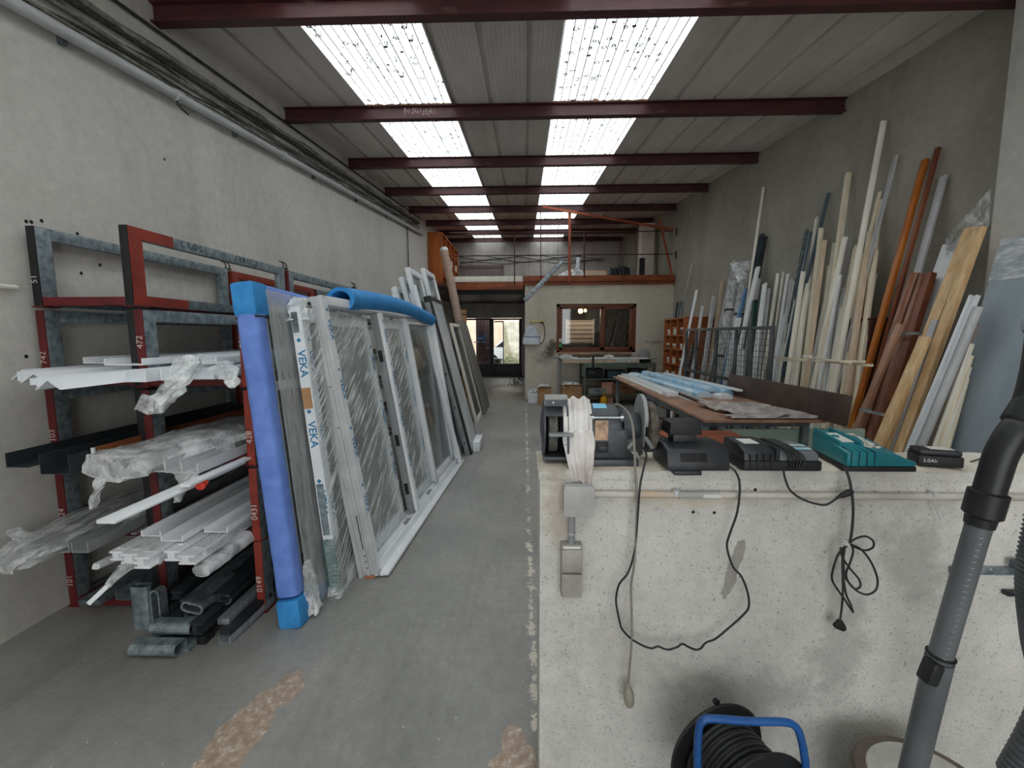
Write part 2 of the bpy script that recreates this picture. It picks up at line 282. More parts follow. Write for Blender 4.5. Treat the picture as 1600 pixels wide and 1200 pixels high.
# ------------------------------------------------------------------ mesh helpers
def perp(d, up=None):
    d = d.normalized(); up = V(up) if up is not None else V((0, 0, 1))
    if abs(d.dot(up.normalized())) > .98: up = V((1, 0, 0)) if abs(d.x) < .9 else V((0, 1, 0))
    a = d.cross(up).normalized(); return a, a.cross(d).normalized()
class MB:
    def __init__(s): s.v = []; s.f = []; s.m = []; s.cur = 0; s.mats = []; s.smooth = False
    def use(s, m):
        if m not in s.mats: s.mats.append(m)
        s.cur = s.mats.index(m); return s
    def add(s, vs, fs):
        n = len(s.v); s.v += [V(p) for p in vs]
        for f in fs: s.f.append([i+n for i in f]); s.m.append(s.cur)
        return s
    def hexa(s, p): return s.add(p, [(0, 3, 2, 1), (4, 5, 6, 7), (0, 1, 5, 4), (1, 2, 6, 5), (2, 3, 7, 6), (3, 0, 4, 7)])
    def box(s, x0, x1, y0, y1, z0, z1):
        return s.hexa([(x0, y0, z0), (x1, y0, z0), (x1, y1, z0), (x0, y1, z0), (x0, y0, z1), (x1, y0, z1), (x1, y1, z1), (x0, y1, z1)])
    def obox(s, c, size, M):
        h = [x/2 for x in size]; c = V(c)
        return s.hexa([c + M @ V((a*h[0], b*h[1], d*h[2])) for a, b, d in ((-1, -1, -1), (1, -1, -1), (1, 1, -1), (-1, 1, -1), (-1, -1, 1), (1, -1, 1), (1, 1, 1), (-1, 1, 1))])
    def sweep(s, path, prof, up=None, closed=True, caps=True, scale=None):
        """run a 2-D outline along a path"""
        path = [V(p) for p in path]; n = len(prof); rings = []; a0 = None
        for i, p in enumerate(path):
            d = (path[min(i+1, len(path)-1)] - path[max(i-1, 0)])
            if a0 is None: a, b = perp(d, up)
            else:
                d.normalize(); a = (a0 - d*a0.dot(d)); a = a.normalized() if a.length > 1e-6 else perp(d, up)[0]; b = a.cross(d).normalized()
            a0 = a; k = scale[i] if scale else 1
            rings.append([p + a*(x*k) + b*(y*k) for x, y in prof])
        fs = []
        for i in range(len(rings)-1):
            for j in range(n if closed else n-1):
                k = (j+1) % n; fs.append((i*n+j, i*n+k, (i+1)*n+k, (i+1)*n+j))
        if caps and closed: fs.append(tuple(range(n-1, -1, -1))); fs.append(tuple((len(rings)-1)*n+j for j in range(n)))
        return s.add([q for r in rings for q in r], fs)
    def bar(s, a, b, w, t, up=None): return s.sweep([a, b], [(-w/2, -t/2), (w/2, -t/2), (w/2, t/2), (-w/2, t/2)], up)
    def tube(s, path, r, n=10, scale=None):
        return s.sweep(path, [(r*math.cos(2*PI*i/n), r*math.sin(2*PI*i/n)) for i in range(n)], None, True, True, scale)
    def lathe(s, o, axis, prof, n=28):
        """prof = (distance along axis, radius)"""
        o = V(o); d = V(axis).normalized(); a, b = perp(d); vs = []
        for h, r in prof: vs += [o + d*h + a*(r*math.cos(2*PI*i/n)) + b*(r*math.sin(2*PI*i/n)) for i in range(n)]
        fs = [(i*n+j, i*n+(j+1) % n, (i+1)*n+(j+1) % n, (i+1)*n+j) for i in range(len(prof)-1) for j in range(n)]
        fs.append(tuple(range(n-1, -1, -1))); fs.append(tuple((len(prof)-1)*n+j for j in range(n)))
        return s.add(vs, fs)
    def grid(s, fn, nu, nv):
        vs = [fn(i/nu, j/nv) for i in range(nu+1) for j in range(nv+1)]
        return s.add(vs, [(i*(nv+1)+j, i*(nv+1)+j+1, (i+1)*(nv+1)+j+1, (i+1)*(nv+1)+j) for i in range(nu) for j in range(nv)])
    def prism(s, pts, d):
        """closed outline pushed along d"""
        n = len(pts); d = V(d); pts = [V(p) for p in pts]
        return s.add(pts + [p+d for p in pts], [tuple(range(n-1, -1, -1)), tuple(n+i for i in range(n))] + [(i, (i+1) % n, n+(i+1) % n, n+i) for i in range(n)])
    def build(s, name, m=None, parent=None, bevel=0, smooth=False, thick=0, origin=None, subdiv=0):
        me = bpy.data.meshes.new(name)
        vs = s.v
        if parent is not None: o0 = wloc(parent)
        elif origin is not None: o0 = V(origin)
        else:
            o0 = V(((min(p.x for p in vs)+max(p.x for p in vs))/2, (min(p.y for p in vs)+max(p.y for p in vs))/2, min(p.z for p in vs)))
        me.from_pydata([tuple(p-o0) for p in vs], [], s.f)
        if s.mats:
            for q in s.mats: me.materials.append(q)
            me.polygons.foreach_set('material_index', s.m)
        else: me.materials.append(m)
        bm = bmesh.new(); bm.from_mesh(me); bmesh.ops.recalc_face_normals(bm, faces=bm.faces)
        if bevel: bmesh.ops.bevel(bm, geom=[e for e in bm.edges if len(e.link_faces) == 2 and e.calc_face_angle(0) > .5], offset=bevel, segments=2, profile=.6, affect='EDGES', clamp_overlap=True)
        bm.to_mesh(me); bm.free()
        if smooth or bevel:
            me.polygons.foreach_set('use_smooth', [True]*len(me.polygons))
            try: me.set_sharp_from_angle(angle=.7)
            except Exception: pass
        ob = bpy.data.objects.new(name, me); COL.objects.link(ob)
        if parent is not None: ob.parent = parent; ob.location = (0, 0, 0)
        else: ob.location = o0
        if thick: md = ob.modifiers.new('thickness', 'SOLIDIFY'); md.thickness = thick; md.offset = 0
        if subdiv: md = ob.modifiers.new('smooth', 'SUBSURF'); md.levels = subdiv; md.render_levels = subdiv
        ob['_w'] = 0; del ob['_w']
        WLOC[ob.name] = o0
        return ob
WLOC = {}
def wloc(o): return WLOC[o.name]
def thing(name, label, cat, loc, group=None):
    o = bpy.data.objects.new(name, None); COL.objects.link(o); o.location = loc; o.empty_display_size = .05
    WLOC[o.name] = V(loc); o['label'] = label; o['category'] = cat
    if group: o['group'] = group
    return o
def tag(o, label, cat, group=None, stuff=False):
    o['label'] = label; o['category'] = cat
    if group: o['group'] = group
    if stuff: o['kind'] = 'stuff'
    return o
def struct(o): o['kind'] = 'structure'; return o
def dup(o, loc, label, group=None):
    c = o.copy(); COL.objects.link(c); c.location = loc; WLOC[c.name] = V(loc); c['label'] = label
    if group: c['group'] = group
    for ch in [x for x in o.children]:
        d = ch.copy(); COL.objects.link(d); d.parent = c
        for g in [x for x in ch.children]:
            e = g.copy(); COL.objects.link(e); e.parent = d
    return c
def words(txt, size, o, xd, yd, m, parent=None, name='lettering', spacing=1.0, build=True, mb=None, bold=0):
    cu = bpy.data.curves.new('t', 'FONT'); cu.body = txt; cu.size = size; cu.space_character = spacing; cu.extrude = 0; cu.offset = bold
    ob = bpy.data.objects.new('t', cu); COL.objects.link(ob); dg = bpy.context.evaluated_depsgraph_get(); dg.update()
    me = bpy.data.meshes.new_from_object(ob.evaluated_get(dg)); bpy.data.objects.remove(ob)
    xd = V(xd).normalized(); yd = V(yd).normalized(); o = V(o)
    mb = mb or MB(); mb.add([o + xd*v.co.x + yd*v.co.y for v in me.vertices], [list(p.vertices) for p in me.polygons])
    bpy.data.meshes.remove(me)
    if build: return mb.build(name, m, parent)
    return mb
def smoothpath(pts, k=6):
    pts = [V(p) for p in pts]; out = []
    for i in range(len(pts)-1):
        p0, p1, p2, p3 = pts[max(i-1, 0)], pts[i], pts[i+1], pts[min(i+2, len(pts)-1)]
        for j in range(k):
            t = j/k; out.append(.5*((2*p1)+(p2-p0)*t+(2*p0-5*p1+4*p2-p3)*t*t+(3*p1-p0-3*p2+p3)*t**3))
    return out+[pts[-1]]
def crumple(mb, path, rx, ry, seed, n=22, amp=.3, m=22, up=None):
    """a bundle wrapped in loose plastic: irregular rounded sleeve along a path"""
    path = smoothpath(path, 5) if len(path) > 2 else [V(path[0]).lerp(V(path[1]), i/12) for i in range(13)]
    vs = []; N = len(path); a0 = None
    for i, p in enumerate(path):
        d = (path[min(i+1, N-1)]-path[max(i-1, 0)]).normalized(); a, b = perp(d, up)
        tx = rx[0]+(rx[-1]-rx[0])*i/(N-1) if isinstance(rx, (list, tuple)) else rx
        ty = ry[0]+(ry[-1]-ry[0])*i/(N-1) if isinstance(ry, (list, tuple)) else ry
        for j in range(n):
            th = 2*PI*j/n; ca, sa = math.cos(th), math.sin(th)
            q = 1+amp*noise.noise(V((ca*1.7+seed, sa*1.7, i*.55)))*1.6
            e = .65; vs.append(p + a*(tx*q*math.copysign(abs(ca)**e, ca)) + b*(ty*q*math.copysign(abs(sa)**e, sa)))
    fs = [(i*n+j, i*n+(j+1) % n, (i+1)*n+(j+1) % n, (i+1)*n+j) for i in range(N-1) for j in range(n)]
    fs += [tuple(range(n-1, -1, -1)), tuple((N-1)*n+j for j in range(n))]
    return mb.add(vs, fs)
ORD = ['first', 'second', 'third', 'fourth', 'fifth', 'sixth', 'seventh', 'eighth', 'ninth', 'tenth', 'eleventh', 'twelfth', 'thirteenth', 'fourteenth', 'fifteenth', 'sixteenth']
#@@PARTS
# ================================================================== THE BUILDING
T = .25
b = MB().box(XL-T, XR+T, YB-T, YD, -.2, 0); struct(b.build('floor', FLOOR, origin=(0, 0, 0)))
b = MB().box(XL-T, XL, YB-T, YD+.2, 0, 5.3); struct(b.build('wall_left', WALL, origin=(0, 0, 0)))
b = MB().box(XR, XR+T, YB-T, YD+.2, 0, 5.3); struct(b.build('wall_right', WALLR, origin=(0, 0, 0)))
b = MB().box(3.10, XR+.05, 2.45, 3.162, 0, 4.2); struct(b.build('trim_1', PILL, bevel=.008))
# wall behind the camera with an assumed open gate, added to let sky light in
b = MB(); b.box(XL, -1.7, YB-T, YB, 0, 5.3).box(2.5, XR, YB-T, YB, 0, 5.3).box(-1.7, 2.5, YB-T, YB, 3.1, 5.3); struct(b.build('wall_behind', WALL, origin=(0, 0, 0)))
# street front: upper concrete wall, door opening below
b = MB(); b.box(-.10, XR, YD, YD+.2, 0, 5.3).box(XL, -2.32, YD, YD+.2, 0, 2.09).box(XL, -.10, YD, YD+.2, 2.09, 5.3); struct(b.build('wall_back', WALLB, origin=(0, 0, 0)))
# shallow recess with frame high on the street front
rc = MB(); q0 = ay(716, 417, YD-.02); q1 = ay(784, 433, YD-.02)
rc.box(q0.x, q1.x, YD-.03, YD-.005, 2.75, q0.z-.02); o = struct(rc.build('window_3', mat('dusty_pink_grey_panel', srgb(150, 136, 134), srgb(128, 116, 114), 3, .8)))
fr = MB(); fr.box(q0.x-.06, q1.x+.06, YD-.06, YD-.03, q0.z-.04, q0.z+.05).box(q1.x, q1.x+.07, YD-.06, YD-.03, 2.75, q0.z); fr.build('frame', mat('mauve_steel', srgb(126, 108, 108), None, 5, .6), o)
# office partition with the window opening
WX0, WX1, WZ0, WZ1 = .731, 2.523, 1.085, 2.18
b = MB(); y0, y1 = YP, YP+.16; PT = 2.60
b.box(.012, WX0, y0, y1, 0, PT).box(WX1, XR, y0, y1, 0, PT).box(WX0, WX1, y0, y1, 0, WZ0).box(WX0, WX1, y0, y1, WZ1, PT); b.box(.012, .17, y1, YD, 0, PT)
struct(b.build('wall_partition', WALLP, origin=(0, 0, 0)))
b = MB().box(.17, XR, YP+2.4, YP+2.5, 0, PT); struct(b.build('wall_office', mat('dark_office_panelling', srgb(74, 60, 50), srgb(54, 44, 38), 3, .6), origin=(0, 0, 0)))  # dimness of the office put into the dark wall colour
# low rendered wall in front
b = MB(); HW = 1.062
b.box(.046, XR, 1.33, 1.53, 0, HW); struct(b.build('wall_low', WALLH, bevel=.006, origin=(0, 0, 0)))
random.seed(3)
def ledge(u, v):
    x = .040+(XR-.040)*u; y = 1.322+.216*v
    e = min(v, 1-v)*6; z = 1.098-.006*max(0, 1-e)+.004*noise.noise(V((x*9, y*9, 1)))
    return V((x, y+.006*noise.noise(V((x*20, v, 3))), z))
b = MB().grid(ledge, 200, 8); struct(b.build('trim_2', LEDGE, thick=0, origin=(0, 0, 0)))
b = MB().box(.042, XR, 1.327, 1.536, HW-.004, 1.092); struct(b.build('trim_3', WALLH, bevel=.006, origin=(0, 0, 0)))
# ------------------------------------------------------------------ roof
def sheet(mb, x0, x1, off=.14, rib=.30, phase=0.0, ya=YB-.2, yb=YD+.2):
    prof = [(x0, 0)]; x = math.floor(x0/rib)*rib+phase
    while x < x1:
        for dx, dz in ((-.045, 0), (-.022, -.0), (-.018, .035), (.018, .035), (.022, 0), (.045, 0)):
            if x0 < x+dx < x1: prof.append((x+dx, dz))
        x += rib
    prof.append((x1, 0)); n = len(prof); vs = []
    for y in (ya, yb): vs += [(px, y, roof_z(y)+off+pz) for px, pz in prof]
    return mb.add(vs, [(i, i+1, n+i+1, n+i) for i in range(n-1)])
RB = .386
b = MB(); sheet(b, XL-.1, -1.68, rib=RB, phase=.04); sheet(b, -.76, .30, rib=RB, phase=.04); sheet(b, 1.28, XR+.1, rib=RB, phase=.04)
struct(b.build('ceiling', SHEET, origin=(0, 0, 0), thick=.004))
for nm, x0, x1 in (('window_1', -1.70, -.74), ('window_2', .28, 1.30)):
    b = MB(); sheet(b, x0, x1, .146, .23, .05); o = struct(b.build(nm, SKYL, origin=(0, 0, 0)))
# rusty lap of the sheets by the second purlin, dirt line on the sixth
RUST = mat('rusty_lap', srgb(150, 112, 82), srgb(60, 46, 40), 26, .9)
PY = [3.303, 5.042, 6.800, 8.540, 10.281, 12.04, 13.79, 15.54]
PLAB = ['dark red roof purlin nearest the camera, crossing the top edge of the photo', 'second nearest dark red roof purlin, with white scratches below the left skylight',
 'third dark red roof purlin counted from the top of the photo', 'fourth dark red roof purlin, thin wire just behind it at the left wall', 'fifth dark red roof purlin, right above the front edge of the mezzanine',
 'sixth dark red roof purlin, left end touching the tall orange cupboard', 'seventh dark red roof purlin, second from the street wall', 'last dark red roof purlin, farthest from the camera against the street wall']
for i, y in enumerate(PY):
    z = roof_z(y); b = MB()
    # I-section
    hw, tf, H = .042, .010, .135
    pr = [(-hw, 0), (hw, 0), (hw, tf), (.006, tf+.004), (.006, H-tf-.004), (hw, H-tf), (hw, H), (-hw, H), (-hw, H-tf), (-.006, H-tf-.004), (-.006, tf+.004), (-hw, tf)]
    b.prism([(XL-.05, y+a, z+c) for a, c in pr], (XR-XL+.1, 0, 0))
    o = tag(b.build('roof_purlin', PURL), PLAB[i], 'roof beam', 'purlins under the roof')
    if i in (1, 5):
        for x0, x1 in ((-1.68, -.76), (.30, 1.28)):
            c = MB(); N = 24; tops = [(x0+(x1-x0)*k/N, y-.048, z+H+max(.003, random.uniform(-.012, .030))) for k in range(N+1)]
            c.prism([(x0, y-.048, z+H-.004)]+tops+[(x1, y-.048, z+H-.004)], (0, .012, 0))
            c.build('rust_crust', RUST, o)
    if i == 1:
        c = MB(); random.seed(5)
        for k in range(26):
            x = -1.28+k*.0135+random.uniform(-.004, .004); h = random.uniform(.02, .06); zz = z+.07+random.uniform(-.02, .02)
            c.bar((x, y-.0435, zz-h/2), (x+random.uniform(-.012, .02), y-.0435, zz+h/2), .003, .0015)
        c.build('scratch_mark', CHALK, o)
# ------------------------------------------------------------------ mezzanine
MZ = 2.62
b = MB().box(XL, XR, YP+.0, YD, PT+.001, MZ+.06); struct(b.build('trim_4', DARKW, origin=(0, 0, 0)))
def beam(label, x0, x1, y, z0, z1, m, d=.07, name='mezzanine_beam'):
    o = MB().box(x0, x1, y-d, y, z0, z1).build(name, m, bevel=.006); return tag(o, label, 'beam')
beam('upper brown timber beam along the front of the mezzanine above the office window', -.02, XR-.01, YP-.003, 2.665, 2.80, BEAMW)
beam('narrow lower brown timber edge below the mezzanine beam above the office wall', -.02, XR-.01, YP-.003, 2.60, 2.655, BEAMW, .05)
beam('stained timber lintel above the dark passage to the street door', -1.72, -.03, YP-.003, 2.50, 2.66, BEAMW, .09)
beam('white painted board lying on the mezzanine edge above the dark passage', -1.62, -.05, YP-.02, 2.675, 2.80, WHITE2, .03, 'edge_board')
o = MB().box(-2.2, .0, YP-.02, YP+.02, 2.40, 2.492).build('lintel_panel', mat('black_painted_board', srgb(26, 24, 24), None, 5, .7)); tag(o, 'black board hanging under the stained lintel over the dark passage', 'board')
# guard rail
gr = thing('guard_rail', 'brown steel guard rail with slim posts on the mezzanine front', 'railing', (.8, YP-.08, 2.60))
yq = YP-.105
def rail(u0, v0, u1, v1, r, m, nm, y=yq): p, q = ay(u0, v0, y), ay(u1, v1, y); return MB().tube([p, q], r, 8).build(nm, m, gr, smooth=True)
rail(704, 400, 1052, 397, .011, BROWNS, 'rail'); rail(702, 364, 1052, 361, .013, BROWNS, 'rail')
for u, v0, v1, m, w in ((804, 362, 446, BROWNS, .012), (845, 322, 440, BROWNS, .010), (913, 364, 434, BROWNS, .016), (973, 360, 442, BROWNS, .008), (993, 362, 434, BROWNS, .007)):
    rail(u, v0, u, v1, w, m, 'post')
for v in (361, 397): p = ay(1053, v, yq); MB().box(3.30, XR-.001, yq-.012, yq+.012, p.z-.09, p.z+.06).build('wall_plate', BROWNS, gr)
br = thing('roof_brace', 'orange red steel brace with post rising from the mezzanine edge to the roof', 'steel brace', (ay(890, 440, YP-.09)))
p, q = ay(890, 328, YP-.125), ay(890, 443, YP-.125); MB().bar(p, q, .055, .045, (0, 1, 0)).build('post', ORP, br)
p, q = ay(848, 323, YP-.17), ay(1052, 359, YP-.17); MB().bar(p, q, .05, .035, (0, 1, 0)).build('diagonal', ORP, br)
p, q = ay(1030, 342, YP-.125), ay(1052, 438, YP-.125); MB().bar(p, q, .04, .035, (0, 1, 0)).build('strut', ORP, br)
# things kept on the mezzanine
def pbox(u0, v0, u1, v1, Y, d, z0=None):
    a, c = ay(u0, v0, Y), ay(u1, v1, Y); return (a.x, c.x, Y, Y+d, c.z if z0 is None else z0, a.z)
cb = thing('corner_cupboard', 'tall orange wooden open cupboard on the mezzanine by the left wall', 'cupboard', (-2.35, 13.2, MZ+.06))
cz0, cz1 = MZ+.06, 4.20; cy0, cy1 = 12.15, 15.0; cx0, cx1 = XL+.01, -2.17
SHO = mat('orange_cupboard_wood', srgb(190, 106, 44), srgb(160, 84, 34), 3, .5, stretch=(4, 4, .6))
MB().box(cx0, cx1, cy0, cy0+.03, cz0, cz1).build('end_panel', SHO, cb, bevel=.004); MB().box(cx0, cx1, cy1-.03, cy1, cz0, cz1).build('end_panel', SHO, cb, bevel=.004)
for k in range(1, 4): y = cy0+(cy1-cy0)*k/4; MB().box(cx0, cx1, y-.015, y+.015, cz0+.03, cz1-.03).build('divider', SHO, cb)
for z in (cz0, cz0+.38, cz0+.78, cz0+1.14, cz1-.03): MB().box(cx0, cx1, cy0+.031, cy1-.031, z, z+.025).build('shelf', SHO, cb)
random.seed(11)
n = 0
for zi, z in enumerate((cz0+.026, cz0+.406, cz0+.806)):
    for k in range(1, 4):
        y = cy0+(cy1-cy0)*k/4+.05; w = .52; h = random.uniform(.22, .32)
        c = MB()
        for j in range(3): c.box(cx1-.30, cx1-.02-random.uniform(0, .03), y+j*w/3, y+(j+.93)*w/3, z, z+h*random.uniform(.75, 1))
        tag(c.build('paper_stack', mat('yellowed_paper', srgb(226, 222, 210), srgb(196, 190, 176), 5, .8), bevel=.004), 'stack of white papers in the orange cupboard, %s shelf up, %s compartment from the front' % (ORD[zi], ORD[k]), 'paper stack', 'papers in the orange cupboard')
# tall tube wrapped in brown tape leaning at the mezzanine edge
p, q = V((-1.66, 9.2, 3.28)), V((-1.02, 8.4, .0))
p = ay(694, 392, 9.6); q = ay(736, 590, 8.9); q = q+(q-p)*((0-q.z)/(q.z-p.z)); 
c = MB(); path = [q.lerp(p, i/30) for i in range(31)]; c.tube(path, .085, 18, [1+.05*math.sin(i*1.9) for i in range(31)])
o = tag(c.build('wrapped_roll', TAPE, smooth=True), 'tall roll wrapped in brown parcel tape leaning against the mezzanine edge', 'roll')
MB().lathe(p-(p-q).normalized()*.02, (p-q), [(0, .088), (.05, .09), (.08, .07), (.085, .03)], 16).build('end_cap', FILMW, o, smooth=True)
# small boxes on a peg right of the roll
for k, (v0, v1) in enumerate(((484, 491), (493, 500))):
    a = pbox(720, v0, 728, v1, 9.75, .12, .0 if k else None); o = MB().box(*a).build('cardboard_block', CARD, bevel=.004)
    tag(o, ('upper' if k == 0 else 'lower')+' small cardboard block strapped beside the tape wrapped roll', 'cardboard block')
# stored items
MZT = MZ+.061
c = MB(); c.grid(lambda u, v: V((.62+u*1.35, YP+.52+v*.7, MZT+.02+.36*math.sin(PI*min(1, u*1.15))**.8*math.sin(PI*(.15+.8*v))+.05*noise.noise(V((u*7, v*6, 2))))), 26, 14)
tag(c.build('plastic_sheet', FILMS, smooth=True), 'crumpled clear plastic sheet lying on the mezzanine behind the rail', 'plastic sheet')
a = pbox(913, 424, 948, 433, YP+.10, .30, MZT); tag(MB().box(*a).build('wood_crate', BEIGEW, bevel=.006), 'low light wooden crate on the mezzanine right of the crumpled plastic', 'crate')
MB().box(a[0]+.02, a[1]-.02, a[2]+.02, a[3]-.02, a[5], a[5]+.02).build('lid', PINE, bpy.data.objects['wood_crate'])
random.seed(2)
for k in range(5):
    a = pbox(954+k*6.4, 417+random.uniform(-1, 2), 959+k*6.4, 433, YP+.9, .3, MZT); o = MB().box(*a).build('grey_canister', ALUD, bevel=.02)
    MB().lathe(((a[0]+a[1])/2, (a[2]+a[3])/2, a[5]-.002), (0, 0, 1), [(0, .022), (.04, .022)], 10).build('cap', BLACK, o)
    tag(o, '%s from the left of the five dark grey canisters standing on the mezzanine' % ORD[k], 'canister', 'canisters on the mezzanine')
a = pbox(1003, 348, 1021, 433, 11.5, .30, MZT); struct(MB().box(*a).build('trim_5', mat('pale_column_paint', srgb(226, 214, 200), None, 4, .8), bevel=.01))
a = pbox(1000, 403, 1007, 433, 10.9, .08, MZT); o = MB().box(*a).box(a[0]-.03, a[1]+.03, a[2]-.02, a[3]+.02, MZT, MZT+.02).build('short_post', BLACK, bevel=.004); tag(o, 'short black steel post standing in front of the pale column on the mezzanine', 'post')
a = pbox(899, 401, 905, 414, YP+.9, .02); c = MB().bar(V((ay(899, 433, YP+1.4).x, YP+1.4, MZT+.01)), ay(904, 402, YP+1.4), .09, .012, (0, 1, 0)); tag(c.build('leaning_board', WHITE, bevel=.002), 'small white board sticking up from the plastic sheet on the mezzanine', 'board')
# hanging grey channel
p, q = ay(820, 470, 9.4), ay(879, 409, 9.4)
h = thing('hanging_channel', 'long grey metal channel hanging slanted on a wire in front of the mezzanine', 'metal channel', (p.x, 9.4, p.z))
prf = [(.05*math.cos(t), .05*math.sin(t)) for t in [PI*k/10 for k in range(11)]]+[(-.046, -.03), (.046, -.03)]
MB().sweep([p, q], prf, (0, 0, 1)).build('channel', GALV, h, bevel=.003); MB().bar(p+V((0, 0, -.045)), q+V((0, 0, -.045)), .05, .02, (0, 0, 1)).build('inner_strip', LGREY, h)
b1 = p.lerp(q, .12); b2 = p.lerp(q, .88); zr = roof_z(9.4)+.14
MB().tube([b2, V((b2.x, 9.4, zr))], .004, 6).build('wire', BLACK, h); MB().tube([b1, V((b1.x, 9.4, zr))], .003, 6).build('wire', BLACK, h)
# thin wire across behind the fourth purlin
o = tag(MB().tube([V((XL, 8.95, 3.98)), V((.6, 8.95, 3.96))], .006, 6).build('tension_wire', BLACK), 'thin black wire stretched across under the roof behind the fourth purlin', 'wire')
# ------------------------------------------------------------------ street door and what stands outside
dr = MB(); DZ = 2.07
dX = [ay(u, 540, YD-.05).x for u in (728, 765, 771.5, 811, 818)]
dr.box(-2.32, -2.24, YD-.06, YD+.04, 0, DZ).box(dX[1], dX[2], YD-.06, YD+.04, 0, DZ).box(dX[3], -.1, YD-.06, YD+.04, 0, DZ)
z0, z1 = ay(790, 568, YD).z, ay(790, 500, YD).z
dr.box(-2.24, dX[1], YD-.045, YD+.025, 0, z0).box(dX[2], dX[3], YD-.045, YD+.025, 0, z0).box(-2.24, dX[1], YD-.045, YD+.025, z1, DZ).box(dX[2], dX[3], YD-.045, YD+.025, z1, DZ)
d = struct(dr.build('door_1', DOORM, bevel=.004))
MB().box(-2.24, dX[1], YD-.01, YD, z0, z1).build('glass_pane', GLASSC, d); MB().box(dX[2], dX[3], YD-.01, YD, z0, z1).build('glass_pane', GLASSC, d)
mx = ay(786.5, 540, YD-.03).x; MB().box(mx-.015, mx+.015, YD-.03, YD+.02, z0, z1-.06).build('glazing_bar', DOORM, d)
MB().box(dX[2]+.02, mx+.02, YD-.05, YD-.02, z1-.08, z1-.04).build('door_closer', BLACK, d)
MB().tube([V((dX[1]-.12, YD-.09, 1.02)), V((dX[1]-.01, YD-.09, 1.02))], .012, 8).build('handle', ALU, d)
b = MB().box(-30, 30, YD, 60, -.25, -.02); struct(b.build('floor_outside', mat('street_asphalt', srgb(150, 148, 144), srgb(130, 128, 125), 3, .9)))
a = ay(744, 540, YD+.5).x; c_ = ay(763, 540, YD+.5).x
o = thing('corrugated_panel', 'purple brown corrugated shutter panel standing outside the left door glass', 'panel', ((a+c_)/2, YD+.5, -.02)); c = MB(); k = 0; x = a
pts = []
while x < c_+.12: pts.append((x, YD+.5+(.02 if k % 2 else 0), -.02)); pts.append((x+.03, YD+.5+(.02 if k % 2 else 0), -.02)); x += .045; k += 1
c.prism(pts+[(pts[-1][0], YD+.56, -.02), (a, YD+.56, -.02)], (0, 0, 2.2)).build('ribbed_sheet', mat('plum_sheet_metal', srgb(116, 84, 86), srgb(96, 68, 70), 3, .6), o)
o = thing('blue_letter_box', 'small blue box with white lettering on the plum panel outside', 'letter box', (ay(751, 529, YD+.4)))
a = pbox(746, 524, 757, 534, YD+.36, .12); MB().box(*a).build('box_body', mat('mail_blue', srgb(64, 104, 176), None, 5, .5), o, bevel=.01); MB().box(a[0]+.04, a[1]-.04, a[2]-.006, a[2]-.001, (a[4]+a[5])/2-.03, (a[4]+a[5])/2+.03).build('plate', LABELW, o)
o = tag(MB().box(ay(740, 538, YD+.3).x, ay(757, 538, YD+.3).x, YD+.38, YD+.49, ay(751, 534, YD+.4).z-.035, ay(751, 534, YD+.4).z-.001).build('ledge_board', LABELW, bevel=.003), 'narrow white ledge below the blue box outside the door', 'ledge')
# house fronts and street
FA = mat('sandy_facade', srgb(226, 208, 186), srgb(204, 186, 164), 2, .9); 
b = MB().box(-14, 2.5, 30, 31, 0, 7); tag(b.build('house_front', FA), 'pale sandy house front across the street seen through the door glass', 'house')
b = MB().box(ay(787, 540, 20).x, 1.5, 20, 20.3, -.02, 2.05); tag(b.build('garden_wall', mat('lichen_wall', srgb(206, 196, 172), srgb(150, 150, 124), 5, .9)), 'pale lichen covered garden wall outside the right door glass', 'garden wall')
def bush(cx, cy, cz, r, label):
    random.seed(4); c = MB()
    for k in range(260):
        d_ = V((random.gauss(0, 1), random.gauss(0, .5), abs(random.gauss(0, 1)))); d_ = d_.normalized()*r*random.uniform(.5, 1); p = V((cx, cy, cz))+V((d_.x*1.3, d_.y, d_.z)); a_, b_ = perp(V((random.gauss(0, 1), -1, random.gauss(0, 1)))); s = random.uniform(.02, .045)
        c.add([p-a_*s, p-b_*s*.6, p+a_*s, p+b_*s*.6], [(0, 1, 2, 3)])
    o = thing('street_bush', label, 'bush', (cx, cy, -.02)); c.build('foliage', mat('leaf_green', srgb(120, 138, 84), srgb(78, 96, 56), 9, .7), o)
    c = MB()
    for k in range(6): c.tube([V((cx, cy, -.02)), V((cx+(k-2.5)*.06, cy, cz+.2))], .012, 6)
    c.build('stem', mat('bark', srgb(90, 76, 60), None, 9, .9), o)
bush(ay(797, 560, 19.4).x, 19.4, .15, .42, 'green leafy bush at the foot of the lichen covered wall outside')
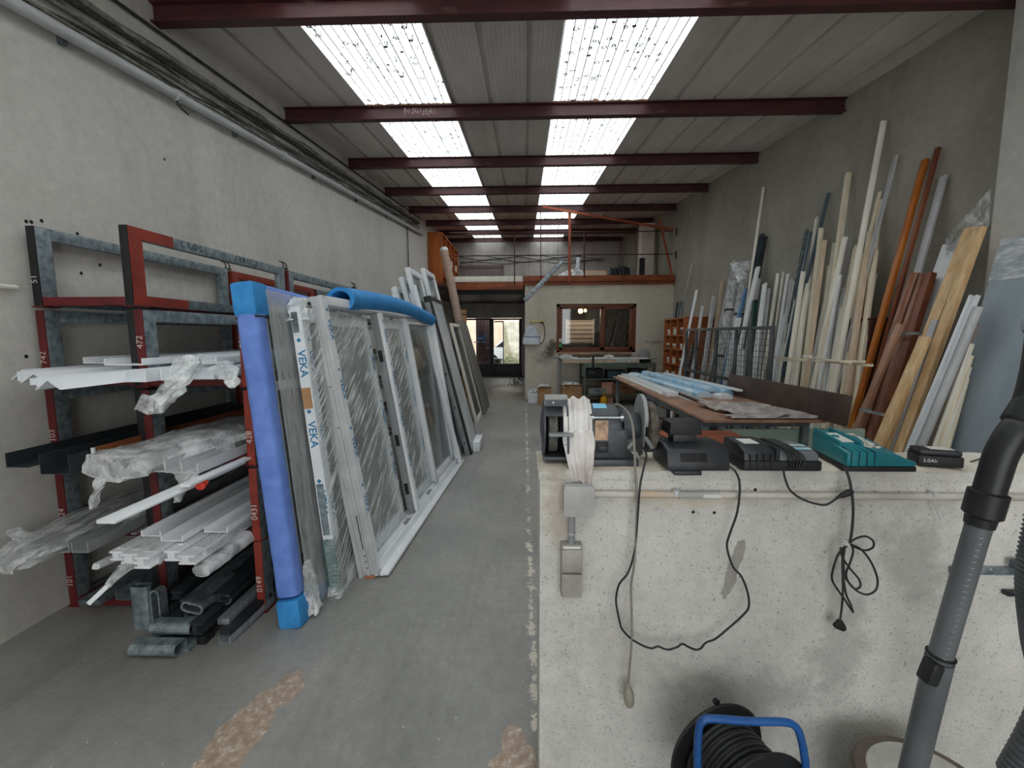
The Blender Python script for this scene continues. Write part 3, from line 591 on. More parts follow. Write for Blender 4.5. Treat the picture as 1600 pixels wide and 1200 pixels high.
def car(cx, cy, m, label, L=3.9, Wd=1.7):
    o = thing('parked_car', label, 'car', (cx, cy, -.02)); z = -.02
    side = [(-.5, .22), (-.5, .62), (-.46, .80), (-.30, .90), (-.16, 1.38), (.20, 1.44), (.40, 1.36), (.49, .95), (.5, .6), (.5, .22)]
    pts = [(cx+p*L, cy-Wd/2, z+h) for p, h in side]; MB().prism(pts, (0, Wd, 0)).build('body', m, o, bevel=.06)
    gl = [(-.27, .93), (-.145, 1.32), (.19, 1.38), (.38, 1.30), (.44, .95)]; MB().prism([(cx+p*L, cy-Wd/2-.012, z+h) for p, h in gl], (0, .02, 0)).build('side_window', BPL2, o)
    for wx in (-.32, .30):
        for sy in (-1, 1):
            w = MB().lathe((cx+wx*L, cy+sy*(Wd/2-.1)-.11, z+.31), (0, 1, 0), [(0, .20), (0, .31), (.22, .31), (.22, .20)], 20).build('wheel', BPL2, o, smooth=True)
            MB().lathe((cx+wx*L, cy+sy*(Wd/2-.1)+sy*.115, z+.31), (0, 1, 0), [(-.006, .19), (.006, .19)], 14).build('hubcap', ALU, w)
    MB().box(cx-.505*L, cx-.495*L, cy-.5, cy-.25, z+.62, z+.75).build('headlamp', LABELW, o)
car(ay(790, 546, 21.4).x+.6, 21.9, mat('white_car_paint', srgb(228, 232, 236), None, 2, .25), 'white parked car seen through the right door glass')
car(ay(782, 529, 27).x+1.1, 27.5, mat('red_car_paint', srgb(190, 36, 44), None, 2, .25), 'red parked car behind the white car outside')
c = MB().lathe((ay(776.5, 560, 17.2).x, 17.2, -.02), (0, 0, 1), [(0, .13), (.02, .15), (.55, .17), (.56, .18), (.60, .18), (.61, .10)], 20); tag(c.build('street_bin', BPL2, smooth=True), 'black round bin standing outside behind the middle door post', 'bin')
# heap of scrap beside the partition corner
random.seed(21); 
o = thing('scrap_heap', 'small heap of dark scrap on the floor by the passage wall near the door', 'scrap heap', (-.25, 13.6, 0))
c = MB()
for k in range(40):
    p = V((-.25+random.gauss(0, .12), 13.6+random.gauss(0, .25), random.uniform(.02, .16))); p.x = min(p.x, -.05); c.bar(p, p+V((random.uniform(-.06, .03), random.uniform(-.1, .1), random.uniform(-.02, .05))), .03, .015)
oo = c.build('scrap', mat('scrap_metal', srgb(110, 96, 90), srgb(50, 44, 44), 30, .7), o); oo['kind'] = 'stuff'
# ------------------------------------------------------------------ office window
wn = MB(); y0 = YP+.03; fy = .06
def wf(x0, x1, z0, z1): wn.box(x0, x1, y0, y0+fy, z0, z1)
xm = ay(941, 510, YP+.05).x
wf(WX0, WX1, WZ1-.07, WZ1); wf(WX0, WX1, WZ0, WZ0+.05); wf(WX0, WX0+.07, WZ0, WZ1); wf(WX1-.07, WX1, WZ0, WZ1)
w = struct(wn.build('window_4', WINW, bevel=.004))
for x0, x1, nm in ((WX0+.065, xm+.02, 'left'), (xm-.02, WX1-.065, 'right')):
    s = MB(); yy = y0-.02 if nm == 'right' else y0+.015; t_ = .065 if nm == 'left' else .075
    s.box(x0, x1, yy, yy+.045, WZ0+.05, WZ0+.05+t_).box(x0, x1, yy, yy+.045, WZ1-.07-t_*.6, WZ1-.07).box(x0, x0+t_, yy, yy+.045, WZ0+.05, WZ1-.07).box(x1-t_, x1, yy, yy+.045, WZ0+.05, WZ1-.07)
    f = s.build('window_sash', WINW, w, bevel=.003); MB().box(x0+t_-.01, x1-t_+.01, yy+.018, yy+.024, WZ0+.05+t_, WZ1-.075-t_*.5).build('pane', GLASSD, f)
tag(MB().box(*pbox(873.5, 529, 878, 535, YP-.0, .02)).build('light_switch', LABELW, bevel=.003), 'small white sticker on the left window frame of the office', 'sticker')
tag(MB().box(*pbox(873.5, 537, 879, 543, YP-.0, .02)).build('green_sticker', mat('green_sticker_print', srgb(60, 150, 90), None, 5, .5), bevel=.002), 'small green sticker low on the left window frame of the office', 'sticker')
# inside the office
a = ay(885, 500, YP+1.5); c_ = ay(927, 537, YP+1.5); bl = thing('slatted_blind', 'pale pinkish slatted blind glowing in the office behind the left window pane', 'blind', ((a.x+c_.x)/2, YP+1.5, c_.z))
c = MB(); nz = 11
for k in range(nz): z = c_.z+(a.z-c_.z)*(k+.5)/nz; c.obox((((a.x+c_.x)/2), YP+1.5, z), (c_.x-a.x, .006, .064), Matrix.Rotation(.5 if k % 2 else .9, 3, 'X'))
c.build('slat', mat('blind_slat', srgb(232, 212, 200), srgb(214, 192, 180), 4, .7), bl)
for x in (a.x, c_.x): MB().box(x-.012, x+.012, YP+1.48, YP+1.53, c_.z-.02, a.z+.02).build('side_guide', LABELW, bl)
lp = ay(907, 486, YP+1.0); L_ = thing('pendant_lamp', 'yellow glowing pendant lamp inside the office', 'lamp', lp)
EMI = mat('lamp_glow', (1, .72, .22, 1), (1, .72, .22, 1), 3, .5, emit=3.0)
MB().lathe(lp+V((0, 0, -.06)), (0, 0, 1), [(0, .02), (.02, .05), (.06, .062), (.10, .05), (.12, .02)], 16).build('bulb', EMI, L_, smooth=True)
MB().lathe(lp+V((.12, 0, -.03)), (0, 0, 1), [(0, .01), (.02, .032), (.04, .036), (.06, .03), (.08, .01)], 14).build('bulb', EMI, L_, smooth=True)
MB().tube([lp+V((0, 0, .06)), V((lp.x, lp.y, PT))], .006, 6).build('cord', BLACK, L_); MB().tube([lp+V((0, 0, .07)), lp+V((.12, 0, .05))], .008, 6).build('arm', ALU, L_)
l = bpy.data.lights.new('pendant_light', 'POINT'); l.energy = 9; l.color = (1, .86, .70); l.shadow_soft_size = .07; o = bpy.data.objects.new('pendant_light', l); COL.objects.link(o); o.location = lp+V((0, -.25, -.02))
a = pbox(958, 536, 965, 543, YP+.9, .5); tag(MB().box(a[0], a[1], a[2], a[3], a[4]-.0, a[5]).box(a[0]-.6, a[1]+.3, a[2]-.1, a[3]+.1, a[4]-.05, a[4]-.005).box(a[0]-.55, a[0]-.5, a[2], a[2]+.05, 0, a[4]-.05).box(a[1]+.2, a[1]+.25, a[2], a[2]+.05, 0, a[4]-.05).build('office_table', DARKW, bevel=.004), 'dark office table with a small box seen through the right pane', 'table')
# ================================================================== LEFT WALL: pipes and cables under the roof
def wallrun(pts, r, m, label, nm, cat, X=XL, grp=None, n=10):
    c = MB(); c.tube([V((X+r+.004+d, y, z)) for y, z, d in pts], r, n); return tag(c.build(nm, m, smooth=True), label, cat, grp)
def zc(y, k): return 3.18+k+.094*(y-2.89)
cp = thing('conduit_pipe', 'thick pale grey conduit pipe, lowest of the runs high on the left wall', 'pipe', (XL+.05, 6, zc(6, 0)))
MB().tube([V((XL+.06, y, zc(y, 0))) for y in (1.2, 11.4)], .034, 14).build('pipe', LGREY, cp, smooth=True)
for y in (1.9, 3.35, 4.8, 6.25, 7.7, 9.2, 10.6): MB().lathe((XL+.06, y, zc(y, 0)), (0, 1, .094), [(0, .036), (.004, .041), (.07, .041), (.074, .036)], 14).build('coupling', LGREY, cp, smooth=True)
for y in (2.6, 4.1, 5.6, 7.0, 8.5, 10.0): MB().box(XL, XL+.03, y-.015, y+.015, zc(y, 0)-.05, zc(y, 0)+.05).build('clip', GALVD, cp)
random.seed(9)
CB = mat('dusty_black_cable', srgb(74, 72, 68), srgb(40, 38, 36), 18, .7); CG = mat('dusty_grey_cable', srgb(150, 148, 140), srgb(92, 90, 84), 16, .7)
for k, (dz, r, m) in enumerate(((.075, .012, CG), (.11, .010, CB), (.14, .016, CG), (.175, .010, CB), (.205, .013, CB), (.245, .020, CG), (.285, .010, CB))):
    pts = [(1.2+i*.30, zc(1.2+i*.30, dz)+random.uniform(-.006, .006)+(-.035*math.sin(i*.9+k)**2 if r < .012 else 0), random.uniform(0, .02)) for i in range(34)]
    wallrun(pts, r, m, '%s of the dusty cables running above the conduit, %s' % (ORD[k]+' from below', 'grey' if m is CG else 'black'), 'wall_cable', 'cable', grp='cables along the left wall')
wallrun([(1.2, zc(1.2, .40), 0), (11.4, zc(11.4, .36), 0)], .012, CB, 'single black cable highest on the left wall, above the bundle of cables', 'wall_cable', 'cable')
c = MB().tube(smoothpath([V((XL+.06, 3.38, zc(3.38, -.03))), V((XL+.07, 3.37, zc(3.38, -.07))), V((XL+.10, 3.43, zc(3.38, -.11)))]), .006, 8)
tag(c.build('cable_stub', BLACK, smooth=True), 'short black cable end poking down from the conduit pipe', 'cable end')
c = MB().tube(smoothpath([V((XL+.03, 9.55, 3.86)), V((XL+.03, 9.85, 3.82)), V((XL+.03, 9.98, 3.70)), V((XL+.03, 9.99, 3.2)), V((XL+.03, 9.99, 1.9))], 5), .016, 8)
tag(c.build('down_conduit', CG, smooth=True), 'thin grey conduit bending down the left wall near the orange cupboard', 'pipe')
c = MB().tube([V((XL+.02, 1.0, 1.745)), V((XL+.02, 2.22, 1.745))], .012, 8); tag(c.build('wall_pipe', WHITE2, smooth=True), 'thin white pipe on the left wall at the left edge of the photo', 'pipe')
# ================================================================== THE BAR RACK
RXL, RXM, RXR = -2.515, -1.985, -1.43
LV = [.0, .405, .82, 1.235, 1.65]
def upright(mb_red, mb_g, x, y, z0, z1, s=.045): pass
SHPL = mat('dark_primer_plate', srgb(92, 48, 44), srgb(60, 36, 34), 5, .7)
def make_cradle(x0, x1, y0, label, fr_col=(DRED, DRED), top=(GALV, GALV), L=1.5, H=.40, group=None, name='bar_cradle'):
    """stacking cradle for bars: four uprights, rails along the sides, cross beams; its own z = 0 at the bottom"""
    o = thing(name, label, 'rack', ((x0+x1)/2, y0+L/2, 0), group); s = .042
    for sx, x in ((0, x0), (1, x1)):
        for sy, y in ((0, y0), (1, y0+L)):
            yy0, yy1 = (y, y+.085) if sy == 0 else (y-.085, y)
            c = MB(); c.use(fr_col[sx] if sy == 0 else top[sx]).box(x-s/2, x+s/2, yy0, yy0+.004 if sy == 0 else yy0+.01, 0, H)
            c.use(top[sx]).box(x-s/2, x+s/2, yy0+(.004 if sy == 0 else .01), yy1, 0, H)
            # open box-section end on top
            c.build('upright', None, o, bevel=.003)
            MB().box(x-s/2-.008, x+s/2+.008, yy0-.004, yy1+.004, -.0, .006).build('foot_plate', DRED, o)
        c = MB(); c.use(top[sx]).box(x-s/2, x+s/2, y0+.086, y0+L-.086, H-.06, H); c.build('top_rail', None, o, bevel=.003)
        c = MB(); c.use(GALVD).box(x-s/2+.002, x+s/2-.002, y0+.086, y0+L-.086, .006, .06); c.build('bottom_rail', None, o, bevel=.003)
    for y in (y0+.004, y0+L*.5, y0+L-.06): MB().box(x0+s/2, x1-s/2, y, y+.05, .008, .052).build('cross_beam', DRED, o, bevel=.003)
    MB().box(x0+s/2+.002, x1-s/2-.002, y0+.06, y0+L-.01, .0525, .0555).build('shelf_shade_plate', SHPL, o)  # real shelf on the top cradle; on lower levels added to block light
    return o
def chalk(txt, x, y, z, parent, size=.045): words(txt, size, (x+.012, y-.003, z), (0, 0, 1), (-1, 0, 0), CHALK, parent, 'chalk_number')
Y0 = 2.28
names = ['lowest', 'second from below', 'middle', 'second from above', 'top']
cr = []
for col, (xa, xb, cn, tiers) in enumerate(((RXL, RXM-.045, 'wall side', 5), (RXM+.02, RXR, 'aisle side', 4))):
    for t in range(tiers):
        fc = (DRED, RED) if col else (DRED, DRED); tp = (GALV, GALV)
        if col == 0: fc = (DRED, BLACK)
        if t == 4: fc = (BLACK, BLACK)
        o = make_cradle(xa, xb, Y0 - (.03 if col else 0), '%s bar cradle of the near rack, %s stack by the left wall' % (names[t] if not (col and t == 3) else 'top', cn) if not (col == 0 and t == 4) else 'topmost galvanised bar cradle with red corner and stencilled lettering', fc, tp, H=.40 if t < 4 else .41)
        o.location.z = LV[t]; cr.append(o)
        if col and t in (0, 1, 2): chalk(['0149', '0431', '428'][t], xb, Y0-.03, .12, o)
        if col == 1 and t == 3: chalk('472', xa, Y0-.03, .20, o); chalk('051', xb, Y0-.03, .2, o)
        if col == 0: chalk(['101', '24', '103', '742', '51'][t], xa, Y0, .12, o)
# red corner paint and stencil on the top cradle
tc_ = cr[4]; xm_ = RXM-.045; s_ = .0235
def onrack(z0, z1, ya, yb, m, nm, x=xm_+.0212, t=.003): return MB().box(x, x+t, ya, yb, z0, z1).build(nm, m, tc_)
onrack(.35, .409, Y0+.087, Y0+.30, RED, 'red_paint'); onrack(.01, .409, Y0+.006, Y0+.085, RED, 'red_paint'); onrack(.008, .060, Y0+.087, Y0+.38, RED, 'red_paint')
words('C R O C I', .05, (xm_+.0216, Y0+.36, .369), (0, 1, 0), (0, 0, 1), INK, tc_, 'stencil_lettering'); words('F R A N C E', .05, (xm_+.0216, Y0+.86, .369), (0, 1, 0), (0, 0, 1), INK, tc_, 'stencil_lettering')
for i, (st, yy) in enumerate(((0, 3.84), (1, 5.40))):
    for t in range(5):
        lab = '%s cradle of the %s bar rack further along the left wall' % (names[t].capitalize(), ['second', 'third'][st])
        fc = (RED, BLACK) if st == 0 else (DRED, DRED)
        if st == 0 or t == 0:
            src = make_cradle(RXL, RXM-.045, yy, lab.lower() if False else lab[0].lower()+lab[1:], (RED if st == 0 else DRED, DRED), (GALV if st or t < 4 else RED, GALV)) if t in (0, 4) or st == 1 else dup(src, (src.location.x, src.location.y, 0), lab[0].lower()+lab[1:])
            src.location.z = LV[t]
        else:
            src = dup(src, src.location.copy(), lab[0].lower()+lab[1:]); src.location.z = LV[t]
# curved hooks on the joints
for k, (X, y) in enumerate(((RXL, 3.80), (RXM-.045, 3.81), (RXM-.045, 5.37))):
    c = MB(); z = LV[4]+.405
    for d in (-.02, .03): c.tube(smoothpath([V((X, y+d, z)), V((X+.006, y+d+.006, z+.03)), V((X, y+d-.01, z+.055)), V((X-.015, y+d-.025, z+.06))], 4), .005, 6)
    c.box(X-.015, X+.015, y-.03, y+.045, z, z+.012)
    tag(c.build('rail_hook', BLACK, smooth=True), ['pair of small black hooks on the wall side top rail', 'black hooks on the end of the stencilled top rail', 'small black hooks on the top rail above the long blue foam tube'][k], 'hook')
# ------------------------------------------------------------------ bars lying on the rack
def Lp(w, h, t=.006): return [(0, 0), (w, 0), (w, t), (t, t), (t, h), (0, h)]
def Up(w, h, t=.006): return [(0, 0), (w, 0), (w, h), (w-t, h), (w-t, t), (t, t), (t, h), (0, h)]
def Rp(w, h): return [(0, 0), (w, 0), (w, h), (0, h)]
def Hp(w, h, t=.010):
    m = h/2; return [(0, 0), (w, 0), (w, t), (w*.62, t), (w*.62, h-t), (w, h-t), (w, h), (0, h), (0, h-t), (w*.2, h-t), (w*.2, t), (0, t)]
def Vp(w, h, t=.006): return [(0, 0), (w/2, h), (w, 0), (w-.01, 0), (w/2, h-t*1.6), (.01, 0)]
def lbar(x, ya, yb, z, prof, m, label, nm='pvc_profile', cat='profile', grp=None, dx=0):
    pts = [(x+a, ya, z+b) for a, b in prof]; c = MB().prism(pts, (dx, yb-ya, 0)); return tag(c.build(nm, m, bevel=.0012), label, cat, grp)
zt = LV[3]+.056
TOP = [(-2.50, 2.10, Vp(.13, .05)), (-2.37, 2.02, Lp(.10, .045)), (-2.27, 1.94, Vp(.14, .05)), (-2.13, 1.86, Up(.09, .03)), (-2.035, 1.80, Lp(.10, .04)), (-1.93, 1.70, Vp(.11, .045)), (-1.82, 1.98, Up(.10, .055)), (-1.71, 2.05, Lp(.11, .06)), (-1.59, 2.10, Up(.10, .05))]
for k, (x, y, pr) in enumerate(TOP): lbar(x, y, 3.9, zt, pr, WHITE, '%s from the wall of the white profiles on the highest loaded rack level' % ORD[k], grp='white profiles on the upper rack level')
for k, (x, y, w) in enumerate(((-2.38, 2.35, .16), (-2.12, 2.2, .2), (-1.78, 2.3, .17))): lbar(x, y, 3.9, zt+.062, Up(w, .035), WHITE, '%s from the wall of the wide white sills lying over white profiles' % ORD[k], grp='wide white profiles on top')
def plastic(label, path, rx, ry, seed, m=FILMS, amp=.35, nm='plastic_sleeve'): return tag(crumple(MB(), path, rx, ry, seed, amp=amp).build(nm, m, smooth=True), label, 'plastic wrap')
plastic('crumpled clear plastic sleeve hanging from the end of the upper white profiles', [ay(305, 562, 2.05), ay(290, 578, 1.98), ay(268, 608, 1.92), ay(245, 632, 1.90), ay(218, 628, 1.86)], [.04, .055], [.03, .035], 3, amp=.5)
plastic('torn flap of clear plastic below the upper profiles by the blue foam frame', [ay(345, 572, 2.1), ay(362, 590, 2.08), ay(362, 606, 2.06)], [.05, .012], [.03, .01], 8, amp=.5)
# middle level
z2 = LV[2]-.10+.22; z2 = LV[2]+.056
lbar(-2.48, 2.02, 3.7, z2, Lp(.11, .07), ALUD, 'outer black angle profile sticking out on the middle level beside the left wall', 'angle_profile', grp='black angle profiles', dx=0)
lbar(-2.36, 2.06, 3.7, z2, Vp(.13, .07), ALUD, 'ridge shaped black profile next to the outer black angle on the middle level', 'angle_profile')
lbar(-2.20, 1.92, 3.7, z2-.0, Up(.14, .09, .004), ALUD, 'black channel profile with white lining beside the brown board on the rack', 'channel_profile')
o = lbar(-2.045, 2.02, 3.7, z2, Rp(.012, .10), mat('brown_edge_board', srgb(150, 92, 56), srgb(126, 74, 44), 5, .5, stretch=(1, .6, 4)), 'brown wood board on edge on the middle level of the rack', 'edge_board', 'board')
MB().box(-2.047, -2.031, 2.012, 2.02, z2, z2+.10).build('white_end', WHITE, o)
for k in range(5): lbar(-1.90+k*.085, 1.98-.01*k, 3.7, z2+.0, Up(.078, .05+.01*(k % 2)), LGREY, '%s from the wall of the grey profiles inside the big crumpled plastic' % ORD[k], grp='profiles inside plastic on the middle level')
p = az(156, 735, z2+.05)
plastic('big crumpled clear plastic wrap around the profiles on the middle level of the rack', [V((-1.84, 1.86, z2+.05)), V((-1.78, 2.1, z2+.06)), V((-1.70, 2.5, z2+.06)), V((-1.68, 3.0, z2+.05))], [.12, .22], [.06, .065], 5, FILMS, .28)
plastic('thin tail of clear plastic dangling at the left end of the big wrap', [az(160, 745, z2), ay(152, 765, 1.86), ay(146, 793, 1.86)], [.028, .014], [.012, .008], 6, FILMS, .4)
plastic('torn clear plastic hanging under the white flat bars on the middle level', [ay(292, 735, 1.98), ay(286, 755, 1.96), ay(278, 783, 1.95)], [.075, .02], [.02, .01], 9, FILMS, .5)
def flat(u0, v0, u1, v1, X, z, w, t, m, label, nm, cat, yb=3.6, grp=None):
    a = az(u0, v0, z); return lbar(a.x, a.y, yb, z, Rp(w, t), m, label, nm, cat, grp)
lbar(-1.535, 1.50, 3.6, z2-.045, [(0, 0), (.07, 0), (.07, .008), (.055, .014), (.0, .014)], WHITE, 'long white flat bar sticking farthest out toward the camera on the middle level', 'flat_bar', 'profile')
lbar(-1.475, 1.82, 3.6, z2-.02, Rp(.045, .012), WHITE, 'shorter white flat bar with a red rag tied on, right of the longest bar', 'flat_bar', 'profile')
c = MB(); p = V((-1.455, 1.94, z2-.03)); random.seed(8)
c.lathe(p, (.3, -1, -.2), [(0, .004), (.01, .018), (.025, .022), (.04, .010), (.055, .020)], 9); tag(c.build('red_rag', mat('red_rag', srgb(232, 84, 64), srgb(200, 60, 44), 9, .8), smooth=True), 'small bright red rag tied to a white bar on the rack', 'rag')
# second level
z1 = LV[1]+.056
for k in range(4): lbar(-2.47+k*.095, 2.0-.0*k, 3.7, z1, Up(.085, .055), GREYM, '%s from the wall of the grey sleeved profiles low on the rack' % ORD[k], grp='grey profiles on the second level')
plastic('grey plastic sleeve with a limp end around the second level profiles beside the wall', [V((-2.40, 1.86, z1+.0)), V((-2.36, 2.05, z1+.03)), V((-2.32, 2.5, z1+.045)), V((-2.30, 3.2, z1+.04))], [.13, .17], [.03, .055], 12, FILML, .22)
plastic('limp flap of plastic sticking up beside the left wall at the sleeved profile ends', [az(60, 850, z1+.03), ay(30, 838, 2.02), ay(20, 828, 2.05)], [.05, .015], [.02, .01], 15, FILML, .5)
for k in range(2): lbar(-2.07+k*.035, 2.20+.12*k, 3.7, z1-.0+.0*k, Rp(.030, .010), [ALU, GALV][k], '%s narrow pale strip between the two stacks on the second level' % ['left', 'right'][k], 'metal_strip', 'strip')
SLV = [(-1.93, 1.93, .07, .045), (-1.85, 1.90, .09, .05), (-1.75, 1.86, .07, .055), (-1.67, 1.93, .08, .05), (-1.58, 1.90, .08, .045)]
for k, (x, y, w, h) in enumerate(SLV):
    o = lbar(x, y, 3.7, z1+.0, Hp(w, h), WHITE, '%s from the left of the white sleeved profiles on the second level' % ORD[k], grp='white sleeved profiles on the second level')
for k, (x, y, w, h) in enumerate(SLV):
    crumple(MB(), [V((x+w/2, y+.03+.01*k, z1+h/2)), V((x+w/2, 3.0, z1+h/2))], w*.56, h*.62, 20+k, amp=.10).build('plastic_sleeve', FILML, bpy.data.objects['pvc_profile.%03d' % (int(sorted([q.name for q in bpy.data.objects if q.name.startswith('pvc_profile')])[-5+k][-3:]))], smooth=True)
for k, (x, y, w) in enumerate(((-1.88, 2.05, .1), (-1.74, 2.0, .11), (-1.60, 2.1, .12))): lbar(x, y, 3.7, z1+.062, Up(w, .03), WHITE, '%s from the left of the white profiles piled on the sleeved ones' % ORD[k], grp='upper white profiles on the second level')
a1 = az(150, 885, z1-.02); plastic('rolled white sleeve end pointing left below the second level profiles', [V((-1.80, 2.12, z1-.0)), az(190, 868, z1-.03), a1], [.035, .016], [.022, .014], 31, FILMW, .2)
b1 = ay(140, 943, 1.80); plastic('long clear plastic tail hanging down from the second level bundle', [V((-1.76, 2.0, z1-.02)), ay(200, 885, 1.90), ay(168, 915, 1.84)], [.045, .018], [.025, .012], 33, FILMS, .25)
tag(MB().bar(ay(172, 912, 1.845), ay(138, 944, 1.79), .020, .008, (0, 1, 0)).build('white_strip', WHITE, bevel=.001), 'white strip end poking out of the hanging clear plastic tail', 'strip')
plastic('round clear plastic sleeve roll under the bundle beside the red upright', [V((-1.50, 1.93, z1-.045)), V((-1.49, 2.25, z1-.03))], [.04, .045], [.03, .035], 36, FILMS, .12)
# lowest level: dark aluminium sections
z0_ = .060
ALOW = [(-2.40, 2.20, Rp(.12, .03), GALVD), (-2.24, 2.25, Up(.09, .05), GALVD), (-1.90, 2.12, Up(.08, .06), ALUD), (-1.80, 2.02, Rp(.07, .035), ALUD), (-1.71, 2.10, Up(.07, .06), ALUD), (-1.62, 1.98, Hp(.06, .06), ALUD), (-1.54, 2.06, Rp(.06, .03), ALU)]
for k, (x, y, pr, m) in enumerate(ALOW): lbar(x, y, 3.7, z0_, pr, m, '%s from the wall of the metal sections on the lowest rack level' % ORD[k], 'metal_section', grp='metal sections on the lowest rack level')
for k, (x, y, m) in enumerate(((-1.86, 2.16, ALUD), (-1.74, 2.08, GALVD), (-1.62, 2.14, ALUD))): lbar(x, y, 3.7, z0_+.066, Hp(.075, .045), m, '%s from the left of the dark sections stacked on the lowest level metal' % ORD[k], 'metal_section', grp='upper dark sections on the lowest level')
def oblong(c, o, xd, yd, zd, L, Wd, H, w=.010, n=8):
    """rounded open frame, flattened tube end"""
    xd, yd, zd = V(xd).normalized(), V(yd).normalized(), V(zd).normalized(); o = V(o)
    def ring(l, k): 
        pts = []
        for cx, a0 in ((l/2-k/2, -90), (-(l/2-k/2), 90)):
            for j in range(n+1): t = math.radians(a0+180*j/n); pts.append((cx+k/2*math.cos(t), k/2*math.sin(t)))
        return pts
    A = ring(L, Wd); B = ring(L-2*w, Wd-2*w); N = len(A); vs = []
    for P in (A, B):
        for h in (0, H): vs += [o+xd*a+yd*b+zd*h for a, b in P]
    fs = []
    for j in range(N):
        k = (j+1) % N; fs += [(j, k, N+k, N+j), (2*N+j, 3*N+j, 3*N+k, 2*N+k), (j, 2*N+j, 2*N+k, k), (N+j, N+k, 3*N+k, 3*N+j)]
    return c.add(vs, fs)
# galvanised clamps standing and lying in front of the rack
o = thing('standing_bracket', 'galvanised bracket standing upright on the floor under the middle rack post', 'bracket', (-1.93, 2.13, 0))
c = MB(); oblong(c, (-1.97, 2.12, .0), (1, 0, 0), (0, 1, 0), (0, 0, 1), .10, .05, .23, .008); c.build('box_section', GALV, o, smooth=False)
c = MB(); oblong(c, (-1.87, 2.13, .13), (0, 0, 1), (1, 0, 0), (0, -1, 0), .19, .05, .05, .009); c.build('oval_ring', GALV, o)
MB().box(-1.935, -1.885, 2.11, 2.15, .04, .20).build('web', GALVD, o, bevel=.003)
o = thing('floor_bracket', 'galvanised clamp bracket of flattened tubes lying on the floor before the rack', 'bracket', (-1.72, 1.98, 0))
for k, (x, y, z, L, W_, sx) in enumerate(((-1.76, 1.93, .002, .22, .065, .17), (-1.74, 2.03, .040, .20, .06, .14))):
    c = MB(); oblong(c, (x-.09, y, z+.032), (0, 1, 0), (0, 0, 1), (1, 0, 0), .09, .06, L, .007); c.build('box_section', GALV, o)
MB().box(-1.86, -1.60, 1.94, 2.05, .001, .012).build('base_plate', GALV, o, bevel=.003)
c = MB(); oblong(c, (-1.66, 2.09, .085), (1, 0, 0), (0, 1, 0), (0, 0, 1), .13, .06, .014, .012); c.build('oval_ring', GALV, o)
MB().box(-1.60, -1.555, 1.99, 2.06, .001, .045).build('end_block', BPL2, o, bevel=.006)
for k, (u, v, Y) in enumerate(((345, 935, 2.18), (300, 950, 2.05))):
    p = ay(u, v, Y); o = thing('section_end', ['dark metal clamp end with rounded loop sticking out above the floor on the lowest level', 'dark metal tube end with bright rim just above the floor bracket'][k], 'metal section', p)
    c = MB(); oblong(c, p, (1, 0, -.25), (.25, 0, 1), (0, 1, 0), .11, .05, .30, .006); c.build('tube', [ALUD, GALVD][k], o); c = MB(); oblong(c, p-V((0, .004, 0)), (1, 0, -.25), (.25, 0, 1), (0, 1, 0), .113, .053, .01, .008); c.build('rim', ALU, o)
p = V((-1.50, 2.02, .0)); o = thing('window_track_piece', 'short silver track piece on the floor left of the blue wrapped frame', 'metal section', p)
MB().prism([p+V((a, -.02, b)) for a, b in Up(.06, .035, .006)], (.04, .32, .02)).build('channel', ALU, o, bevel=.001); MB().prism([p+V((a+.004, -.01, b+.04)) for a, b in Rp(.05, .02)], (.04, .3, .02)).build('inner_bar', ALUD, o)
# ================================================================== LEANING WINDOW FRAMES
class Lean:
    """a panel standing on the floor and leaning to the left wall: u runs into the depth, v up the panel, n toward the aisle"""
    def __init__(s, bx, by, tx, ty, tz, z0=0.0, yaw=0.0):
        s.o = V((bx, by, z0)); s.V = (V((tx, ty, tz))-s.o); s.H = s.V.length; s.V.normalize()
        s.U = V((math.sin(yaw), math.cos(yaw), 0)); s.U = (s.U - s.V*s.U.dot(s.V)).normalized(); s.N = s.U.cross(s.V).normalized()
    def p(s, u, v, n=0): return s.o+s.U*u+s.V*v+s.N*n
    def box(s, mb, u0, u1, v0, v1, n0, n1):
        return mb.hexa([s.p(u0, v0, n0), s.p(u1, v0, n0), s.p(u1, v1, n0), s.p(u0, v1, n0), s.p(u0, v0, n1), s.p(u1, v0, n1), s.p(u1, v1, n1), s.p(u0, v1, n1)])
    def ring(s, mb, u0, u1, v0, v1, w, n0, n1, wt=None):
        wt = wt or w; s.box(mb, u0, u0+w, v0, v1, n0, n1); s.box(mb, u1-w, u1, v0, v1, n0, n1); s.box(mb, u0+w, u1-w, v0, v0+wt, n0, n1); return s.box(mb, u0+w, u1-w, v1-wt, v1, n0, n1)
    def wall(s, u, v, n=0): return s.p(u, v, n)
def tape_words(L, parent, u0, v0, v1, n, side='n', step=.30, size=.05, txt='VEKA', m=VBLUE, wide=.05, rev=True, tape=True):
    """protective tape strip with blue print running up a profile"""
    if tape:
        c = MB()
        if side == 'n': L.box(c, u0, u0+wide, v0, v1, n, n+.0012)
        else: L.box(c, u0-.0012, u0, v0, v1, n, n+wide)
        c.build('protective_tape', WHITE, parent)
    mb = MB(); v = v1-.12
    while v > v0+.2:
        if side == 'n': o = L.p(u0+wide*.22, v, n+.002); xd, yd = -L.V, L.U
        else: o = L.p(u0-.002, v, n+wide*.2); xd, yd = -L.V, L.N
        words(txt, size, o, xd, yd, m, build=False, mb=mb, bold=.0012)
        q = (L.p(u0+wide*.5, v+.055, n+.002) if side == 'n' else L.p(u0-.002, v+.055, n+wide*.5)); s = .014; mb.add([q-xd*s, q+yd*s, q+xd*s, q-yd*s], [(0, 1, 2, 3)])
        v -= step
    mb.build('printed_lettering', m, parent)['kind'] = 'stuff'
